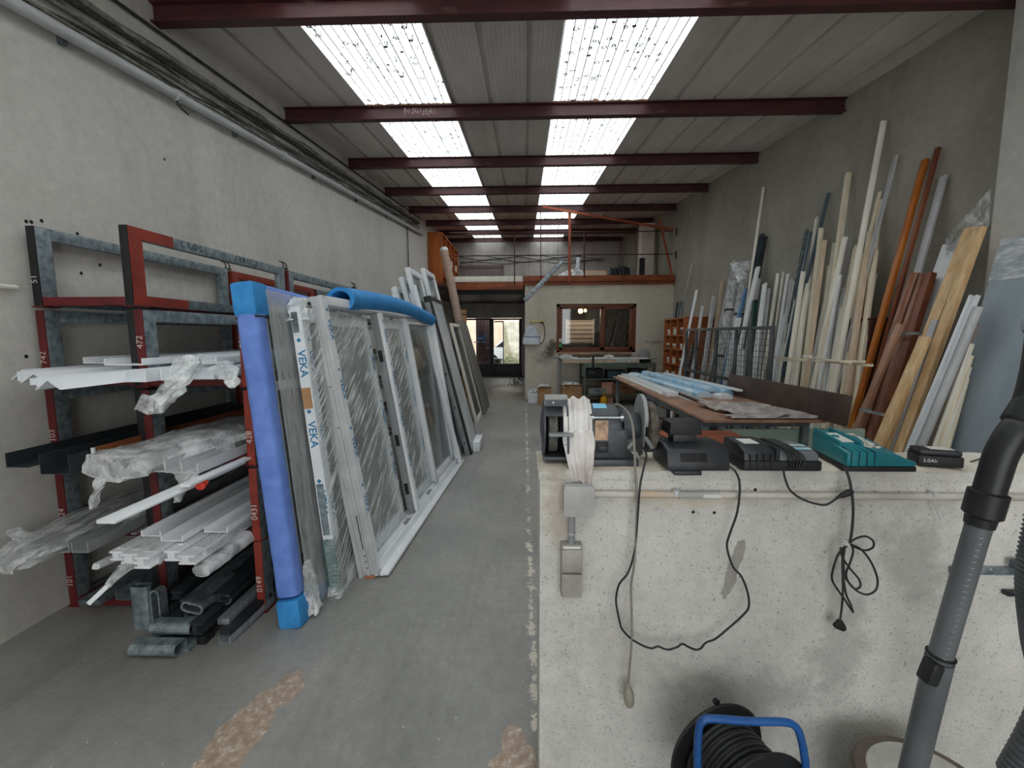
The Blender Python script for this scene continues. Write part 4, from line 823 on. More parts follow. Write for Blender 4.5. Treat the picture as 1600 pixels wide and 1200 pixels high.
# 1. big unit wrapped in blue foam
L1 = Lean(-1.160, 2.15, -1.345, 2.23, 1.74)
fr1 = thing('foam_wrapped_window', 'tall glazed window unit with blue foam edges under clear film, leaning on the rack', 'window unit', L1.o)
H1, W1 = L1.H, .98
c = MB(); L1.ring(c, .03, W1-.03, .05, H1-.03, .07, -.075, -.01); c.build('frame', LGREY, fr1, bevel=.004)
c = MB(); L1.box(c, .09, W1-.09, .12, H1-.10, -.05, -.04); c.build('pane', GLASS, fr1)
c = MB(); L1.box(c, .10, W1-.1, H1*.70, H1*.70+.05, -.055, -.03); c.build('crossbar', LGREY, fr1, bevel=.003)
def foam(L, u0, v0, u1, v1, n0, w, d, m, nm, parent, seed=1, flat=1.0):
    a, b = L.p(u0, v0, n0), L.p(u1, v1, n0); path = [a.lerp(b, i/24) for i in range(25)]
    pr = []
    for j in range(20):
        t = 2*PI*j/20; e = .55; pr.append((w/2*math.copysign(abs(math.cos(t))**e, math.cos(t)), d/2*math.copysign(abs(math.sin(t))**e, math.sin(t))))
    sc = [1+.05*noise.noise(V((i*.6, seed, 0))) for i in range(25)]
    return MB().sweep(path, pr, L.N, scale=sc).build(nm, m, parent, smooth=True)
foam(L1, .020, .17, .020, H1-.13, -.045, .100, .115, PBLUE, 'foam_edge', fr1)
foam(L1, .09, H1-.02, W1-.02, H1-.02, -.045, .105, .10, PBLUE, 'foam_edge', fr1, 2)
foam(L1, .10, .045, W1-.02, .045, -.045, .09, .10, BLUEF, 'foam_edge', fr1, 3)
c = MB(); L1.box(c, -.035, .085, -.0, .15, -.105, .016); c.build('foam_corner', BLUEF, fr1, bevel=.018)
c = MB(); L1.box(c, -.034, .10, H1-.14, H1+.030, -.105, .016); c.build('foam_corner', BLUEF, fr1, bevel=.022)
c = MB(); L1.box(c, -.024, .087, H1-.150, H1-.142, -.101, .013); c.build('black_strap', BLACK, fr1)
c = MB(); L1.box(c, .075, W1, .02, H1+.0, .016, .019); c.build('stretch_film', FILMV, fr1)
plastic_o = crumple(MB(), [L1.p(.10, .02, .03), L1.p(.09, .16, .03), L1.p(.08, .30, .03)], [.05, .03], [.02, .012], 44, amp=.5).build('film_tuft', FILMS, fr1, smooth=True)
# 2. wrapped sash with printed edge tape
L2 = Lean(-1.065, 2.42, -1.235, 2.46, 1.66)
fr2 = thing('wrapped_window_sash', 'white window sash in stretch film with green wrapped foot, between blue unit and grey frame', 'window unit', L2.o)
H2 = L2.H; W2 = .86
c = MB(); L2.ring(c, .0, W2, .0, H2-.0, .085, -.06, .0); c.build('frame', WHITE, fr2, bevel=.006)
c = MB(); L2.box(c, .08, W2-.08, .08, H2-.08, -.035, -.022); c.build('pane', GLASS, fr2)
c = MB(); L2.box(c, -.006, -.001, H2*.22, H2*.40, -.05, -.01); c.build('lock_plate', GALV, fr2)
c = MB(); L2.box(c, -.014, -.001, H2-.14, H2-.03, -.048, -.02); c.build('lock_plate', GALVD, fr2)
c = MB(); L2.box(c, -.006, -.001, H2*.66, H2*.73, -.055, -.005); c.build('cardboard_pad', CARD, fr2)
tape_words(L2, fr2, -.001, .35, H2-.12, -.056, 'u', .40, .062, wide=.052); tape_words(L2, fr2, .02, .35, H2-.12, .001, 'n', .42, .06, wide=.055)
c = MB(); L2.box(c, -.012, .10, .02, .34, -.068, .008); c.build('green_wrap', FILMG, fr2, bevel=.012)
c = MB(); L2.box(c, -.010, W2+.01, .0, H2+.012, .010, .012); c.build('stretch_film', FILM, fr2)
crumple(MB(), [L2.p(.03, -.0, -.03), L2.p(.03, .06, -.03)], [.075, .065], [.045, .04], 51, amp=.12).build('film_foot', FILML, fr2, smooth=True)
crumple(MB(), [L2.p(.03, H2-.08, -.03), L2.p(.05, H2+.02, -.03), L2.p(.09, H2+.03, -.02)], [.055, .03], [.04, .02], 52, amp=.35).build('film_tuft', FILMS, fr2, smooth=True)
# 3. large grey and white sliding frame
yw3 = math.atan2(-.77+.90, 5.16-2.60)
L3 = Lean(-.905, 2.60, -1.185, 2.62, 1.735, z0=.018, yaw=yw3)
fr3 = thing('sliding_window_frame', 'long white sliding window frame with printed tape and blue foam on top', 'window unit', L3.o)
H3, W3 = L3.H, 2.60
def grooved(L, u0, u1, v0, v1, n0, n1, axis, nm, m, parent, g=3):
    """profile with track grooves on its outer side"""
    c = MB()
    if axis == 'v': # runs up; grooves on the near (-u) side
        pts = [(u1, n0), (u1, n1)]; st = (n1-n0)/(g*2+1)
        for k in range(g*2+1):
            uu = u0 if k % 2 == 0 else u0+.012; pts += [(uu, n1-k*st), (uu, n1-(k+1)*st)]
        c.prism([L.p(a, v0, b) for a, b in pts], L.V*(v1-v0))
    else:
        pts = [(v0, n0), (v0, n1)]; st = (n1-n0)/(g*2+1); pts2 = []
        for k in range(g*2+1):
            vv = v1 if k % 2 == 0 else v1-.014; pts2 += [(vv, n1-k*st), (vv, n1-(k+1)*st)]
        c.prism([L.p(u0, a, b) for a, b in pts+pts2], L.U*(u1-u0))
    return c.build(nm, m, parent, bevel=.0015)
grooved(L3, 0, .055, 0, H3, -.125, 0, 'v', 'near_jamb', LGREY, fr3, 2)
grooved(L3, .056, W3, 0, .055, -.125, .0, 'u', 'bottom_track', WHITE, fr3, 3)
c = MB(); L3.box(c, W3-.055, W3, .056, H3-.056, -.125, 0); c.build('far_jamb', WHITE, fr3, bevel=.003)
c = MB(); L3.box(c, .056, W3, H3-.055, H3, -.125, 0); c.build('head_rail', WHITE, fr3, bevel=.003)
c = MB(); L3.box(c, .02, W3+.01, -.012, .006, .0, .06); c.build('sill_nose', WHITE, fr3, bevel=.003)
c = MB(); L3.box(c, .90, .955, .058, H3-.057, -.075, -.002); c.build('mullion', WHITE, fr3, bevel=.003)
c = MB(); L3.box(c, .86, .899, .058, H3-.057, -.07, -.025); c.build('mullion_cover', GREYM, fr3, bevel=.003)
for k, v in enumerate((.22, .62, 1.30)): c = MB(); L3.box(c, .855, .860, v, v+.09, -.06, -.03); c.build('latch_keep', BPL2, fr3)
tape_words(L3, fr3, .008, .03, H3-.02, .0005, 'n', .36, .052, wide=.045)
tape_words(L3, fr3, .905, .08, H3-.06, -.0015, 'n', .34, .050, wide=.045)
c = MB()
for v in (.06, .10, .14, .95, 1.2, 1.5): 
    q = L3.p(-.0005, v, -.06); c.lathe(q, -L3.U, [(0, .005), (.001, .005)], 8)
L3.box(c, -.001, -.0004, .18, .40, -.064, -.058); cc = c.build('drill_marks', INK, fr3); cc['kind'] = 'stuff'
c = MB(); L3.box(c, -.003, -.0002, H3-.16, H3-.03, -.10, -.07); c.build('black_cap', BPL2, fr3, bevel=.001)
for u0, u1, nm in ((.075, .80, 'a'), (.97, 1.62, 'b')):
    c = MB(); L3.ring(c, u0, u1, .065, H3-.09, .075, -.118, -.08); s_ = c.build('sliding_sash', WHITE, fr3, bevel=.004)
    c = MB(); L3.box(c, u0+.07, u1-.07, .13, H3-.16, -.104, -.094); c.build('pane', GLASS, s_)
    c = MB(); L3.box(c, u0-.005, u1+.006, .06, H3-.085, -.0785, -.0760); c.build('stretch_film', FILM, s_)
    tape_words(L3, s_, u1-.062, .3, H3-.25, -.0755, 'n', .42, .05, wide=.05, tape=False)
c = MB(); L3.ring(c, 1.66, W3-.06, .062, H3-.06, .06, -.10, -.04); s_ = c.build('fixed_sash', WHITE, fr3, bevel=.004)
c = MB(); L3.box(c, 1.715, W3-.115, .12, H3-.12, -.075, -.065); c.build('pane', GLASS, s_)
for u in (.66, 1.32): c = MB(); L3.box(c, u, u+.10, .056, .062, -.05, -.02); c.build('drain_cap', GREYM, fr3)
c = MB(); L3.box(c, 1.58, 1.64, .056, .09, -.03, -.008); c.build('shim', LGREY, fr3)
c = MB().box(-.99, -.93, 2.60, 2.66, 0, .017); o = tag(c.build('wood_block', mat('reddish_wood_block', srgb(184, 120, 88), None, 8, .7), bevel=.002), 'small reddish wood block under the near corner of the sliding frame', 'wood block')
# long blue foam tube over its head rail
p0, p1 = L3.p(.36, H3+.03, -.05), L3.p(2.50, H3-.03, -.05)
path = [p0.lerp(p1, i/30)+V((0, 0, -.02+.05*math.sin(PI*i/30))) for i in range(31)]
prf = []
for a0, rr in ((0, .098), (1, .068)):
    rng = range(0, 25) if a0 == 0 else range(24, -1, -1)
    prf += [(rr*math.cos(math.radians(-60+300*j/24)), rr*math.sin(math.radians(-60+300*j/24))*.82) for j in rng]
tag(MB().sweep(path, prf, (0, 0, 1), scale=[1-.05*(i/30) for i in range(31)]).build('foam_tube', BLUEF, smooth=True), 'long bright blue foam tube slipped over the top of the sliding window frame', 'foam tube')
# 4. narrow glazed frame behind with blue film strip
L4 = Lean(-1.08, 4.35, -1.34, 4.35, 1.60, yaw=.02)
o4 = thing('glazed_frame', 'glazed frame with a blue film strip standing behind the far end of the sliding frame', 'window unit', L4.o)
c = MB(); L4.ring(c, 0, .92, 0, L4.H, .06, -.05, 0); c.build('frame', LGREY, o4, bevel=.004)
c = MB(); L4.box(c, .055, .865, .055, L4.H-.055, -.03, -.02); c.build('pane', GLASS, o4)
c = MB(); L4.box(c, .10, .36, L4.H*.55, L4.H*.86, -.019, -.017); c.build('blue_film', mat('blue_film', srgb(110, 138, 176), srgb(88, 116, 156), 3, .4), o4)
c = MB(); L4.box(c, .055, .865, L4.H*.5, L4.H*.5+.05, -.045, -.005); c.build('crossbar', LGREY, o4, bevel=.003)
c = MB(); L4.box(c, .12, .8, .06, L4.H*.44, -.040, -.036); c.build('cardboard_pad', mat('tan_backing', srgb(168, 158, 136), srgb(140, 130, 110), 2, .7), o4)
# 5. tall white door leaves
def leaf(bx, by, tx, tz, w, label, panes, m=WHITE, fw=.075, th=.055, z0=0, nm='door_leaf', yaw=0):
    L = Lean(bx, by, tx, by+.02, tz, z0=z0, yaw=yaw); o = thing(nm, label, 'door frame' if nm == 'door_leaf' else 'frame', L.o)
    c = MB(); L.ring(c, 0, w, 0, L.H, fw, -th, 0); c.build('frame', m, o, bevel=.004)
    for k, (v0, v1, gm) in enumerate(panes):
        c = MB(); L.box(c, fw-.008, w-fw+.008, v0*L.H, v1*L.H, -th*.6, -th*.4); c.build('pane', gm, o)
        if k: c = MB(); L.box(c, fw, w-fw, v0*L.H-.03, v0*L.H+.03, -th+.004, -.004); c.build('crossbar', m, o, bevel=.003)
    c = MB(); L.box(c, .012, .018, .05, L.H-.05, -.001, .006); L.box(c, w-.018, w-.012, .05, L.H-.05, -.001, .006); c.build('seal', GREYM, o)
    return L, o
DG = mat('dark_grey_glass_back', srgb(120, 122, 120), srgb(96, 98, 96), 4, .3)
leaf(-.80, 5.22, -1.33, 2.28, .62, 'tall white door leaf nearest behind the sliding frame, dark pane in its head', [(.04, .96, GLASS)])
leaf(-.86, 5.28, -1.42, 2.18, .66, 'tall white door leaf second in the pack leaning beyond the sliding frame', [(.04, .7, GLASS), (.72, .96, GLASS)])
leaf(-.93, 5.34, -1.52, 2.08, .70, 'white door leaf third in the pack beyond the sliding frame', [(.04, .96, GLASS)])
leaf(-.74, 5.98, -1.32, 2.38, .66, 'tall white door leaf behind, its head with a dark pane right of the nearest one', [(.04, .72, GLASS), (.74, .96, GLASS)])
leaf(-.82, 6.05, -1.40, 2.30, .72, 'white door leaf last in the pack behind the black edged panel', [(.04, .96, GLASS)])
# thin white long profile of the same pack
for k in range(3):
    bx, by = -.735-.03*k, 5.05+.05*k; a, b = V((bx, by, 0)), V((bx-.50, by+.02, 2.05-.04*k)); c = MB().sweep([a, b], [(-.028, -.02), (.028, -.02), (.028, .02), (.012, .02), (.012, .008), (-.012, .008), (-.012, .02), (-.028, .02)], (1, 0, 0))
    tag(c.build('white_track', WHITE, bevel=.001), '%s from the aisle of the slim white tracks leaning in front of the door leaves' % ORD[k], 'profile', 'slim white tracks')
tag(crumple(MB(), [V((-1.30, 4.85, 1.35)), V((-1.36, 4.88, 1.75)), V((-1.42, 4.92, 2.0))], [.10, .03], [.02, .015], 61, amp=.3).build('bagged_panel', FILMW, smooth=True), 'white plastic bag shape leaning on the wall side of the tall door leaves', 'plastic wrap')
for k, (u, v, m) in enumerate(((694, 716, mat('blue_cap_plastic', srgb(30, 84, 190), None, 5, .4)), (714, 714, mat('light_blue_cap_plastic', srgb(80, 170, 220), None, 5, .4)))):
    p = az(u, v, .03); o = MB().lathe(p-V((0, 0, .03)), (0, 0, 1), [(0, .032), (.01, .036), (.025, .036), (.03, .028), (.055, .028), (.06, .02)], 12).build('foot_cap', m, smooth=True); tag(o, ['dark blue plastic foot cap inside the far corner of the sliding frame', 'light blue plastic foot cap at the bottom of the white tracks'][k], 'plastic cap')
# 6. black edged panel with white film
L6 = Lean(-.66, 5.50, -1.16, 5.55, 1.98, yaw=.0); H6 = L6.H
o6 = thing('black_edged_panel', 'leaning panel with black metal edge and white protective film', 'panel', L6.o)
c = MB(); L6.box(c, -.02, .0, 0, H6, -.08, 0); L6.box(c, .0, .72, H6-.05, H6, -.08, 0); L6.box(c, .70, .72, 0, H6-.05, -.08, 0); L6.box(c, 0, .7, 0, .03, -.08, 0); c.build('metal_edge', BLACK, o6, bevel=.003)
c = MB(); L6.box(c, -.055, -.021, .0, H6-.08, -.075, -.02); c.build('grey_rail', GREYM, o6, bevel=.003)
c = MB(); L6.box(c, .001, .699, .031, H6-.051, -.05, -.004); c.build('white_film', mat('milky_film', srgb(226, 230, 234), srgb(196, 202, 208), 3, .25, bump=.4, bscale=5), o6); c = MB(); L6.box(c, -.02, .035, .0, H6, .0005, .004); L6.box(c, .035, .70, H6-.05, H6, .0005, .004); c.build('edge_bead', BLACK, o6)
c = MB()
for v in (.16, .62, 1.05, 1.4, 1.75): L6.box(c, -.058, -.0555, v, v+.02, -.06, -.04)
cc = c.build('fixings', BPL2, o6); cc['kind'] = 'stuff'
tag(MB().box(-.665, -.575, 5.62, 6.06, 0, .13).build('white_block', WHITE, bevel=.006), 'white foam block lying on the floor at the foot of the leaning panel', 'block')
# 7. small frame, glass leaf and textured board
leaf(-.80, 7.55, -1.22, 1.70, .9, 'cream edged glazed frame leaning between the film panel and the grey board', [(.05, .95, GLASS)], WHITE2, .06, .05, nm='cream_frame')
L8 = Lean(-.74, 8.35, -1.22, 8.4, 1.78); 
pts = [(0, 0), (1.0, 0), (1.12, .12), (1.15, .5), (1.05, L8.H-.1), (.95, L8.H), (0, L8.H)]
tag(MB().prism([L8.p(a, b, -.02) for a, b in pts], L8.N*.02).build('speckled_board', mat('speckled_grey_board', srgb(150, 146, 140), srgb(106, 102, 98), 60, .8), bevel=.003), 'speckled grey board with rounded corner, farthest of the leaning panels in the aisle', 'board')
# ================================================================== RIGHT SIDE: far corner
# pigeonhole shelf
ps = thing('pigeonhole_shelf', 'orange brown wooden pigeonhole shelf in the far corner by the right wall', 'shelf', (3.05, 8.55, 0))
sx0, sx1, sy0, sy1, sz1 = 2.80, 3.31, 8.02, 9.14, 1.80
MB().box(sx0, sx1, sy0, sy0+.03, 0, sz1).build('end_panel', SHELFW, ps, bevel=.003); MB().box(sx0, sx1, sy1-.03, sy1, 0, sz1).build('end_panel', SHELFW, ps, bevel=.003); MB().box(sx1-.02, sx1, sy0+.03, sy1-.03, 0, sz1).build('back_panel', SHELFW, ps)
cols = [sy0+.015+(sy1-sy0-.03)*k/3 for k in range(4)]
for y in cols[1:3]: MB().box(sx0+.004, sx1-.02, y-.012, y+.012, .02, sz1).build('divider', SHELFW, ps)
SZ = [.02, .32, .62, .92, 1.20, 1.46, sz1-.03]
for z in SZ: MB().box(sx0+.006, sx1-.02, sy0+.03, sy1-.03, z, z+.022).build('shelf_board', SHELFW, ps)
random.seed(13); cnt = 0; PARTS = [mat('parts_bag_white', srgb(224, 220, 210), srgb(190, 186, 178), 9, .6), CARD, mat('rusty_hardware', srgb(120, 100, 84), srgb(60, 50, 44), 20, .7), LABELW]
for zi in range(5, 1, -1):
    for ci in range(3):
        y = cols[ci]+.06; z = SZ[zi]+.023 if zi < 6 else 0; m = PARTS[(zi*2+ci) % 4]; w = random.uniform(.12, .2)
        hh = random.uniform(.08, .15)
        c = MB(); c.box(sx0+.02, sx0+.22, y, y+w, z, z+hh); o = c.build('parts_box', m, bevel=.008); c2 = MB().box(sx0+.015, sx0+.225, y-.005, y+w+.005, z+hh-.03, z+hh+.004); c2.build('lid', LABELW if m is not LABELW else CARD, o, bevel=.004)
        tag(o, 'parts box in the pigeonhole shelf, %s row down, %s column from the camera' % (ORD[5-zi], ORD[ci]), 'box', 'parts boxes in the pigeonhole shelf')
# office-side workbench under the window
wb = thing('workbench', 'green grey steel workbench under the office window', 'workbench', (1.55, 9.6, 0)); GB = mat('green_grey_steel', srgb(104, 116, 106), srgb(80, 90, 82), 6, .5, .2)
bx0, bx1, by0, by1, bz = 1.22, 2.74, 9.35, 10.05, .90
MB().box(bx0, bx1, by0, by1, bz-.03, bz).build('top', GB, wb, bevel=.003)
for x in (bx0+.01, bx1-.06):
    for y in (by0+.01, by1-.06):
        c = MB().prism([(x+a, y+b, 0) for a, b in ((0, 0), (.05, 0), (.05, .008), (.008, .008), (.008, .05), (0, .05))], (0, 0, bz-.031)); c.build('leg', GB, wb)
for z in (.22, .55): MB().box(bx0+.02, bx1-.02, by0+.02, by1-.02, z, z+.02).build('shelf', GB, wb, bevel=.002)
MB().box(bx0+.07, bx1-.07, by0+.002, by0+.02, bz-.09, bz-.031).build('apron', GB, wb)
# planks and sheets piled on the bench
def pile(x0, x1, y0, y1, z, h, m, label, nm, cat='board', grp=None, dz=0, bev=.003):
    c = MB().hexa([(x0, y0, z), (x1, y0, z), (x1, y1, z), (x0, y1, z), (x0, y0, z+h), (x1, y0, z+h+dz), (x1, y1, z+h+dz), (x0, y1, z+h)]); return tag(c.build(nm, m, bevel=bev), label, cat, grp)
pile(.80, 2.40, 9.42, 9.62, bz+.001, .075, BEIGEW, 'thick brown beam lying lengthwise on the workbench front edge', 'wood_beam')
pile(.92, 2.45, 9.66, 9.98, bz+.001, .06, DCARD, 'brown plank lying at the back of the workbench', 'plank')
pile(.78, 2.58, 9.40, 9.64, bz+.078, .030, WHITE, 'white panel lying on the beam across the workbench', 'laminate_sheet')
pile(.95, 1.9, 9.68, 9.95, bz+.063, .035, LGREY, 'grey white board behind the white panel on the workbench', 'board')
pile(2.02, 2.85, 9.66, 9.90, bz+.063, .03, mat('mint_panel', srgb(186, 196, 186), None, 4, .5), 'pale greenish panel lying at the right end of the workbench', 'panel')
for k, (x, w) in enumerate(((1.93, .20), (2.15, .18))):
    o = tag(MB().box(x, x+w, 9.392, 9.40, bz+.01, bz+.075).build('paper_tag', LABELW, bevel=.001), '%s white printed label stuck on the front of the brown beam' % ['left', 'right'][k], 'label')
    words('F1' if k == 0 else '12', .05, (x+.04, 9.391, bz+.022), (1, 0, 0), (0, 0, 1), mat('brown_ink', srgb(150, 100, 70), None, 4, .7), o, 'printed_lettering')
o = thing('bench_clamp', 'black screw clamp gripping the front edge of the workbench', 'clamp', (1.42, 9.37, bz-.1)); c = MB(); c.box(1.40, 1.44, 9.30, 9.34, bz-.17, bz+.14); c.box(1.40, 1.44, 9.30, 9.42, bz+.11, bz+.14); c.box(1.40, 1.44, 9.30, 9.40, bz-.17, bz-.14); c.build('frame', BLACK, o, bevel=.003); MB().lathe((1.42, 9.385, bz-.20), (0, 0, 1), [(0, .008), (.16, .008), (.165, .02)], 10).build('screw', GALV, o); MB().box(1.36, 1.48, 9.38, 9.39, bz-.20, bz-.188).build('tommy_bar', GALV, o)
plastic('white crumpled rag at the left end of the pile on the workbench', [V((.74, 9.40, bz+.12)), V((.84, 9.42, bz+.15)), V((.98, 9.46, bz+.13))], [.05, .06], [.03, .03], 71, FILMW, .4, 'white_rag')
plastic('crumpled white paper on the middle of the workbench pile', [V((1.70, 9.50, bz+.125)), V((1.78, 9.52, bz+.15)), V((1.88, 9.52, bz+.12))], [.05, .05], [.03, .02], 72, FILMW, .4, 'crumpled_paper')
tag(MB().box(1.12, 1.38, 9.44, 9.56, bz+.109, bz+.135).build('black_folder', BPL2, bevel=.004), 'flat black object lying on the left of the white panel on the workbench', 'folder')
a = pbox(866, 545, 930, 556, 10.1, .12, .999); 
sl = MB().box(.76, 2.40, 10.02, 10.265, 1.045, 1.078); struct(sl.build('trim_6', mat('tan_sill', srgb(176, 142, 112), srgb(150, 120, 94), 5, .7), bevel=.004))
tag(MB().box(1.55, 2.1, 10.10, 10.22, 1.079, 1.10).build('grey_strip_bundle', GREYM, bevel=.006), 'grey strip lying on the tan window sill', 'strip')
tag(MB().box(.60, .96, 9.72, 9.98, bz+.08, bz+.115).box(.74, .80, 9.80, 9.9, .0, bz+.08).box(.62, .92, 9.75, 9.95, 0, .02).build('work_stand', GREYM, bevel=.006), 'grey roller stand beside the left end of the workbench', 'stand')
# machine parts under bench
for k, (x, z, w, h, m, l) in enumerate(((1.32, .571, .34, .20, BPL2, 'black tool case on the middle shelf of the workbench'), (1.75, .571, .40, .16, mat('dark_teal_case', srgb(40, 70, 78), None, 5, .5), 'dark teal machine case on the middle shelf of the workbench'), (2.25, .571, .30, .2, BPL2, 'black case at the right of the middle shelf of the workbench'), (1.36, .241, .36, .12, GREYM, 'grey flat tray on the lowest shelf of the workbench'), (1.85, .241, .5, .22, DCARD, 'brown carton on the lowest shelf of the workbench'))):
    o = MB().box(x, x+w, 9.45, 9.85, z, z+h).build('tool_case', m, bevel=.012); tag(o, l, 'case'); MB().box(x+w*.35, x+w*.65, 9.435, 9.449, z+h*.55, z+h*.7).build('handle', BLACK, o, bevel=.003)
# grinder seen on the bench end
o = thing('bench_machine', 'small dark machine with curved hood at the right end of the workbench', 'machine', (2.62, 9.8, bz)); MB().lathe((2.60, 9.75, bz+.16), (0, 1, 0), [(0, .05), (.02, .12), (.16, .12), (.18, .05)], 20).build('hood', GREYM, o, smooth=True); MB().box(2.52, 2.72, 9.72, 9.98, bz+.001, bz+.07).build('base', BPL2, o, bevel=.008)
# hanging white bag
bg = thing('hanging_bag', 'white cloth bag hanging from a wall hook left of the office window', 'bag', (.15, YP-.06, 1.6))
c = MB()
def bagp(a, b):
    t = a*2*PI; h = b; w = .205*(1-.62*h**1.7)*(1 if h > .04 else .9); p = ay(831, 521, YP-.08); z = ay(831, 538, YP-.08).z+h*.42
    return V((.155+w*math.cos(t)*(1+.1*noise.noise(V((math.cos(t), h*4, 5)))), YP-.085+.07*math.sin(t)*(1-.4*h), z))
c.grid(bagp, 28, 12); c.build('bag_body', mat('white_bag_cloth', srgb(226, 230, 238), srgb(196, 202, 214), 5, .9, bump=.4), bg, smooth=True)
zb = ay(831, 538, YP-.08).z; MB().grid(lambda a, b: V((.155+.205*math.cos(a*2*PI), YP-.085+.073*math.sin(a*2*PI), zb+.16+b*.015)), 28, 1).build('blue_band', mat('blue_band', srgb(70, 90, 150), None, 5, .8), bg)
MB().tube(smoothpath([V((.33, YP-.05, zb+.50)), V((.43, YP-.05, zb+.45)), V((.46, YP-.05, zb+.22)), V((.40, YP-.05, zb+.02)), V((.36, YP-.06, zb+.05))]), .008, 8).build('strap', BPL2, bg, smooth=True)
hk = MB().box(.12, .46, YP-.02, YP-.001, zb+.50, zb+.54); 
for x in (.16, .40): hk.lathe((x, YP-.001, zb+.52), (0, -1, 0), [(0, .03), (.02, .03), (.03, .012), (.06, .012), (.065, .025), (.075, .02)], 10)
tag(hk.build('coat_rack', mat('brass', srgb(176, 166, 110), None, 5, .4, .5)), 'small brass hook rack on the partition wall above the white bag', 'hook rack')
# cartons along the partition
def carton(u0, v0, u1, v1, Y, d, m, label, flaps=True, stuffing=None):
    p0, p1 = az(u0, v1, 0), az(u1, v1, 0); Yf = p0.y; a = ay(u0, v0, Yf); x0, x1, h = p0.x, p1.x, a.z; t = .006
    o = thing('carton', label, 'box', ((x0+x1)/2, Yf+d/2, 0)); c = MB(); c.box(x0, x1, Yf, Yf+t, 0, h).box(x0, x1, Yf+d-t, Yf+d, 0, h).box(x0, x0+t, Yf+t, Yf+d-t, 0, h).box(x1-t, x1, Yf+t, Yf+d-t, 0, h).box(x0+t, x1-t, Yf+t, Yf+d-t, 0, t); c.build('carton_body', m, o)
    if flaps: MB().hexa([(x0, Yf-.0, h), (x1, Yf-.0, h), (x1, Yf-.005, h), (x0, Yf-.005, h), (x0+.02, Yf-.07, h+.05), (x1-.01, Yf-.07, h+.05), (x1-.01, Yf-.075, h+.045), (x0+.02, Yf-.075, h+.045)]).build('flap', m, o)
    if stuffing is not None: cc = crumple(MB(), [V((x0+.03, Yf+d/2, h-.02)), V(((x0+x1)/2, Yf+d/2, h+.035)), V((x1-.03, Yf+d/2, h-.02))], [.9*d/2, .8*d/2], [.05, .05], stuffing, amp=.45).build('crumpled_paper', FILMW, o, smooth=True)
    return o
carton(825, 614, 842, 630, 0, .34, WHITE, 'white plastic bin of scraps nearest the passage corner', False, 81)
carton(841, 607, 861, 633, 0, .34, CARD, 'open cardboard carton with crumpled paper right of the white bin', True, 82)
carton(878, 604, 909, 634, 0, .38, CARD, 'brown carton full of crumpled paper left of the workbench leg', True, 83)
MB().box(0, 0, 0, 0, 0, 0) if False else None
# yellow thing and pink carton under the table's far end
p = az(944, 634, 0); tag(MB().lathe((p.x, p.y+.05, 0), (0, 0, 1), [(0, .07), (.02, .08), (.16, .08), (.20, .05), (.24, .03), (.26, .04)], 18).build('yellow_can', mat('yellow_can', srgb(230, 170, 40), srgb(210, 150, 30), 5, .4), smooth=True), 'small yellow can on the floor behind the bench grinder', 'can')
carton(940, 597, 958, 633, 0, .45, mat('pinkish_card', srgb(206, 158, 138), srgb(184, 138, 118), 4, .8), 'pinkish brown carton under the far end of the long table', False)
# ================================================================== LONG TABLE
tb = thing('long_table', 'long brown topped work table with grey steel legs in the middle of the photo', 'table', (1.70, 4.8, 0))
tx0, tx1, ty0, ty1, tz = 1.27, 2.10, 3.13, 6.45, .90
MB().box(tx0, tx1, ty0, ty1, tz-.022, tz).build('table_top', TABLEW, tb, bevel=.003)
for y in (ty0+.12, 4.75, ty1-.12):
    for x in (tx0+.03, tx1-.08): MB().box(x, x+.045, y, y+.045, 0, tz-.073).build('leg', GALVD, tb, bevel=.003)
    MB().box(tx0+.03, tx1-.035, y, y+.045, tz-.072, tz-.023).build('cross_rail', GALVD, tb, bevel=.002)
    MB().box(tx0+.08, tx1-.085, y+.005, y+.04, .28, .32).build('stretcher', GALVD, tb, bevel=.002)
MB().box(tx0+.02, tx0+.05, ty0+.18, 4.73, tz-.072, tz-.024).build('side_rail', GALVD, tb)
MB().box(tx0+.085, tx1-.09, ty0+.2, ty1-.2, .321, .34).build('lower_shelf', BEAMW, tb, bevel=.003)
Z = tz+.001
def lie(x0, y0, x1, y1, w, h, z, m, label, nm, cat='profile', grp=None, prof=None):
    a, b = V((x0, y0, z)), V((x1, y1, z)); pr = prof or [(-w/2, 0), (w/2, 0), (w/2, h), (-w/2, h)]; d = (b-a).normalized(); s_ = V((d.y, -d.x, 0))
    return tag(MB().prism([a+s_*p+V((0, 0, q)) for p, q in pr], b-a).build(nm, m, bevel=.002), label, cat, grp)
# film covered profiles
lie(1.42, 6.35, 1.42, 4.30, .11, .045, Z, WHITE, 'wide white profile along the left edge of the long table', 'pvc_profile')
lie(1.34, 6.40, 1.36, 4.45, .035, .02, Z, mat('printed_white_strip', srgb(220, 218, 206), srgb(120, 120, 112), 30, .6, lo=.6, hi=.7), 'speckled white strip on the outer left edge of the long table', 'pvc_strip')
for k, (x0, x1, yy) in enumerate(((1.50, 1.47, 4.0), (1.545, 1.53, 3.85), (1.58, 1.60, 3.95))): lie(x0, 6.0, x1, yy, .02, .012, Z, [LGREY, BLACK, LGREY][k], '%s of the thin dark and light strips lying in the middle of the long table' % ORD[k], 'thin_strip', 'strip')
P = [(1.56, 6.44, 1.70, 4.25, .14, .055, BLUEW, 'blue printed film wrapped profile nearest the aisle on the long table'), (1.72, 6.40, 1.84, 4.10, .12, .05, WHITE, 'white profile between the two blue filmed ones on the long table'), (1.86, 6.42, 1.97, 4.35, .10, .06, BLUEW, 'blue film wrapped profile farthest from the aisle on the long table')]
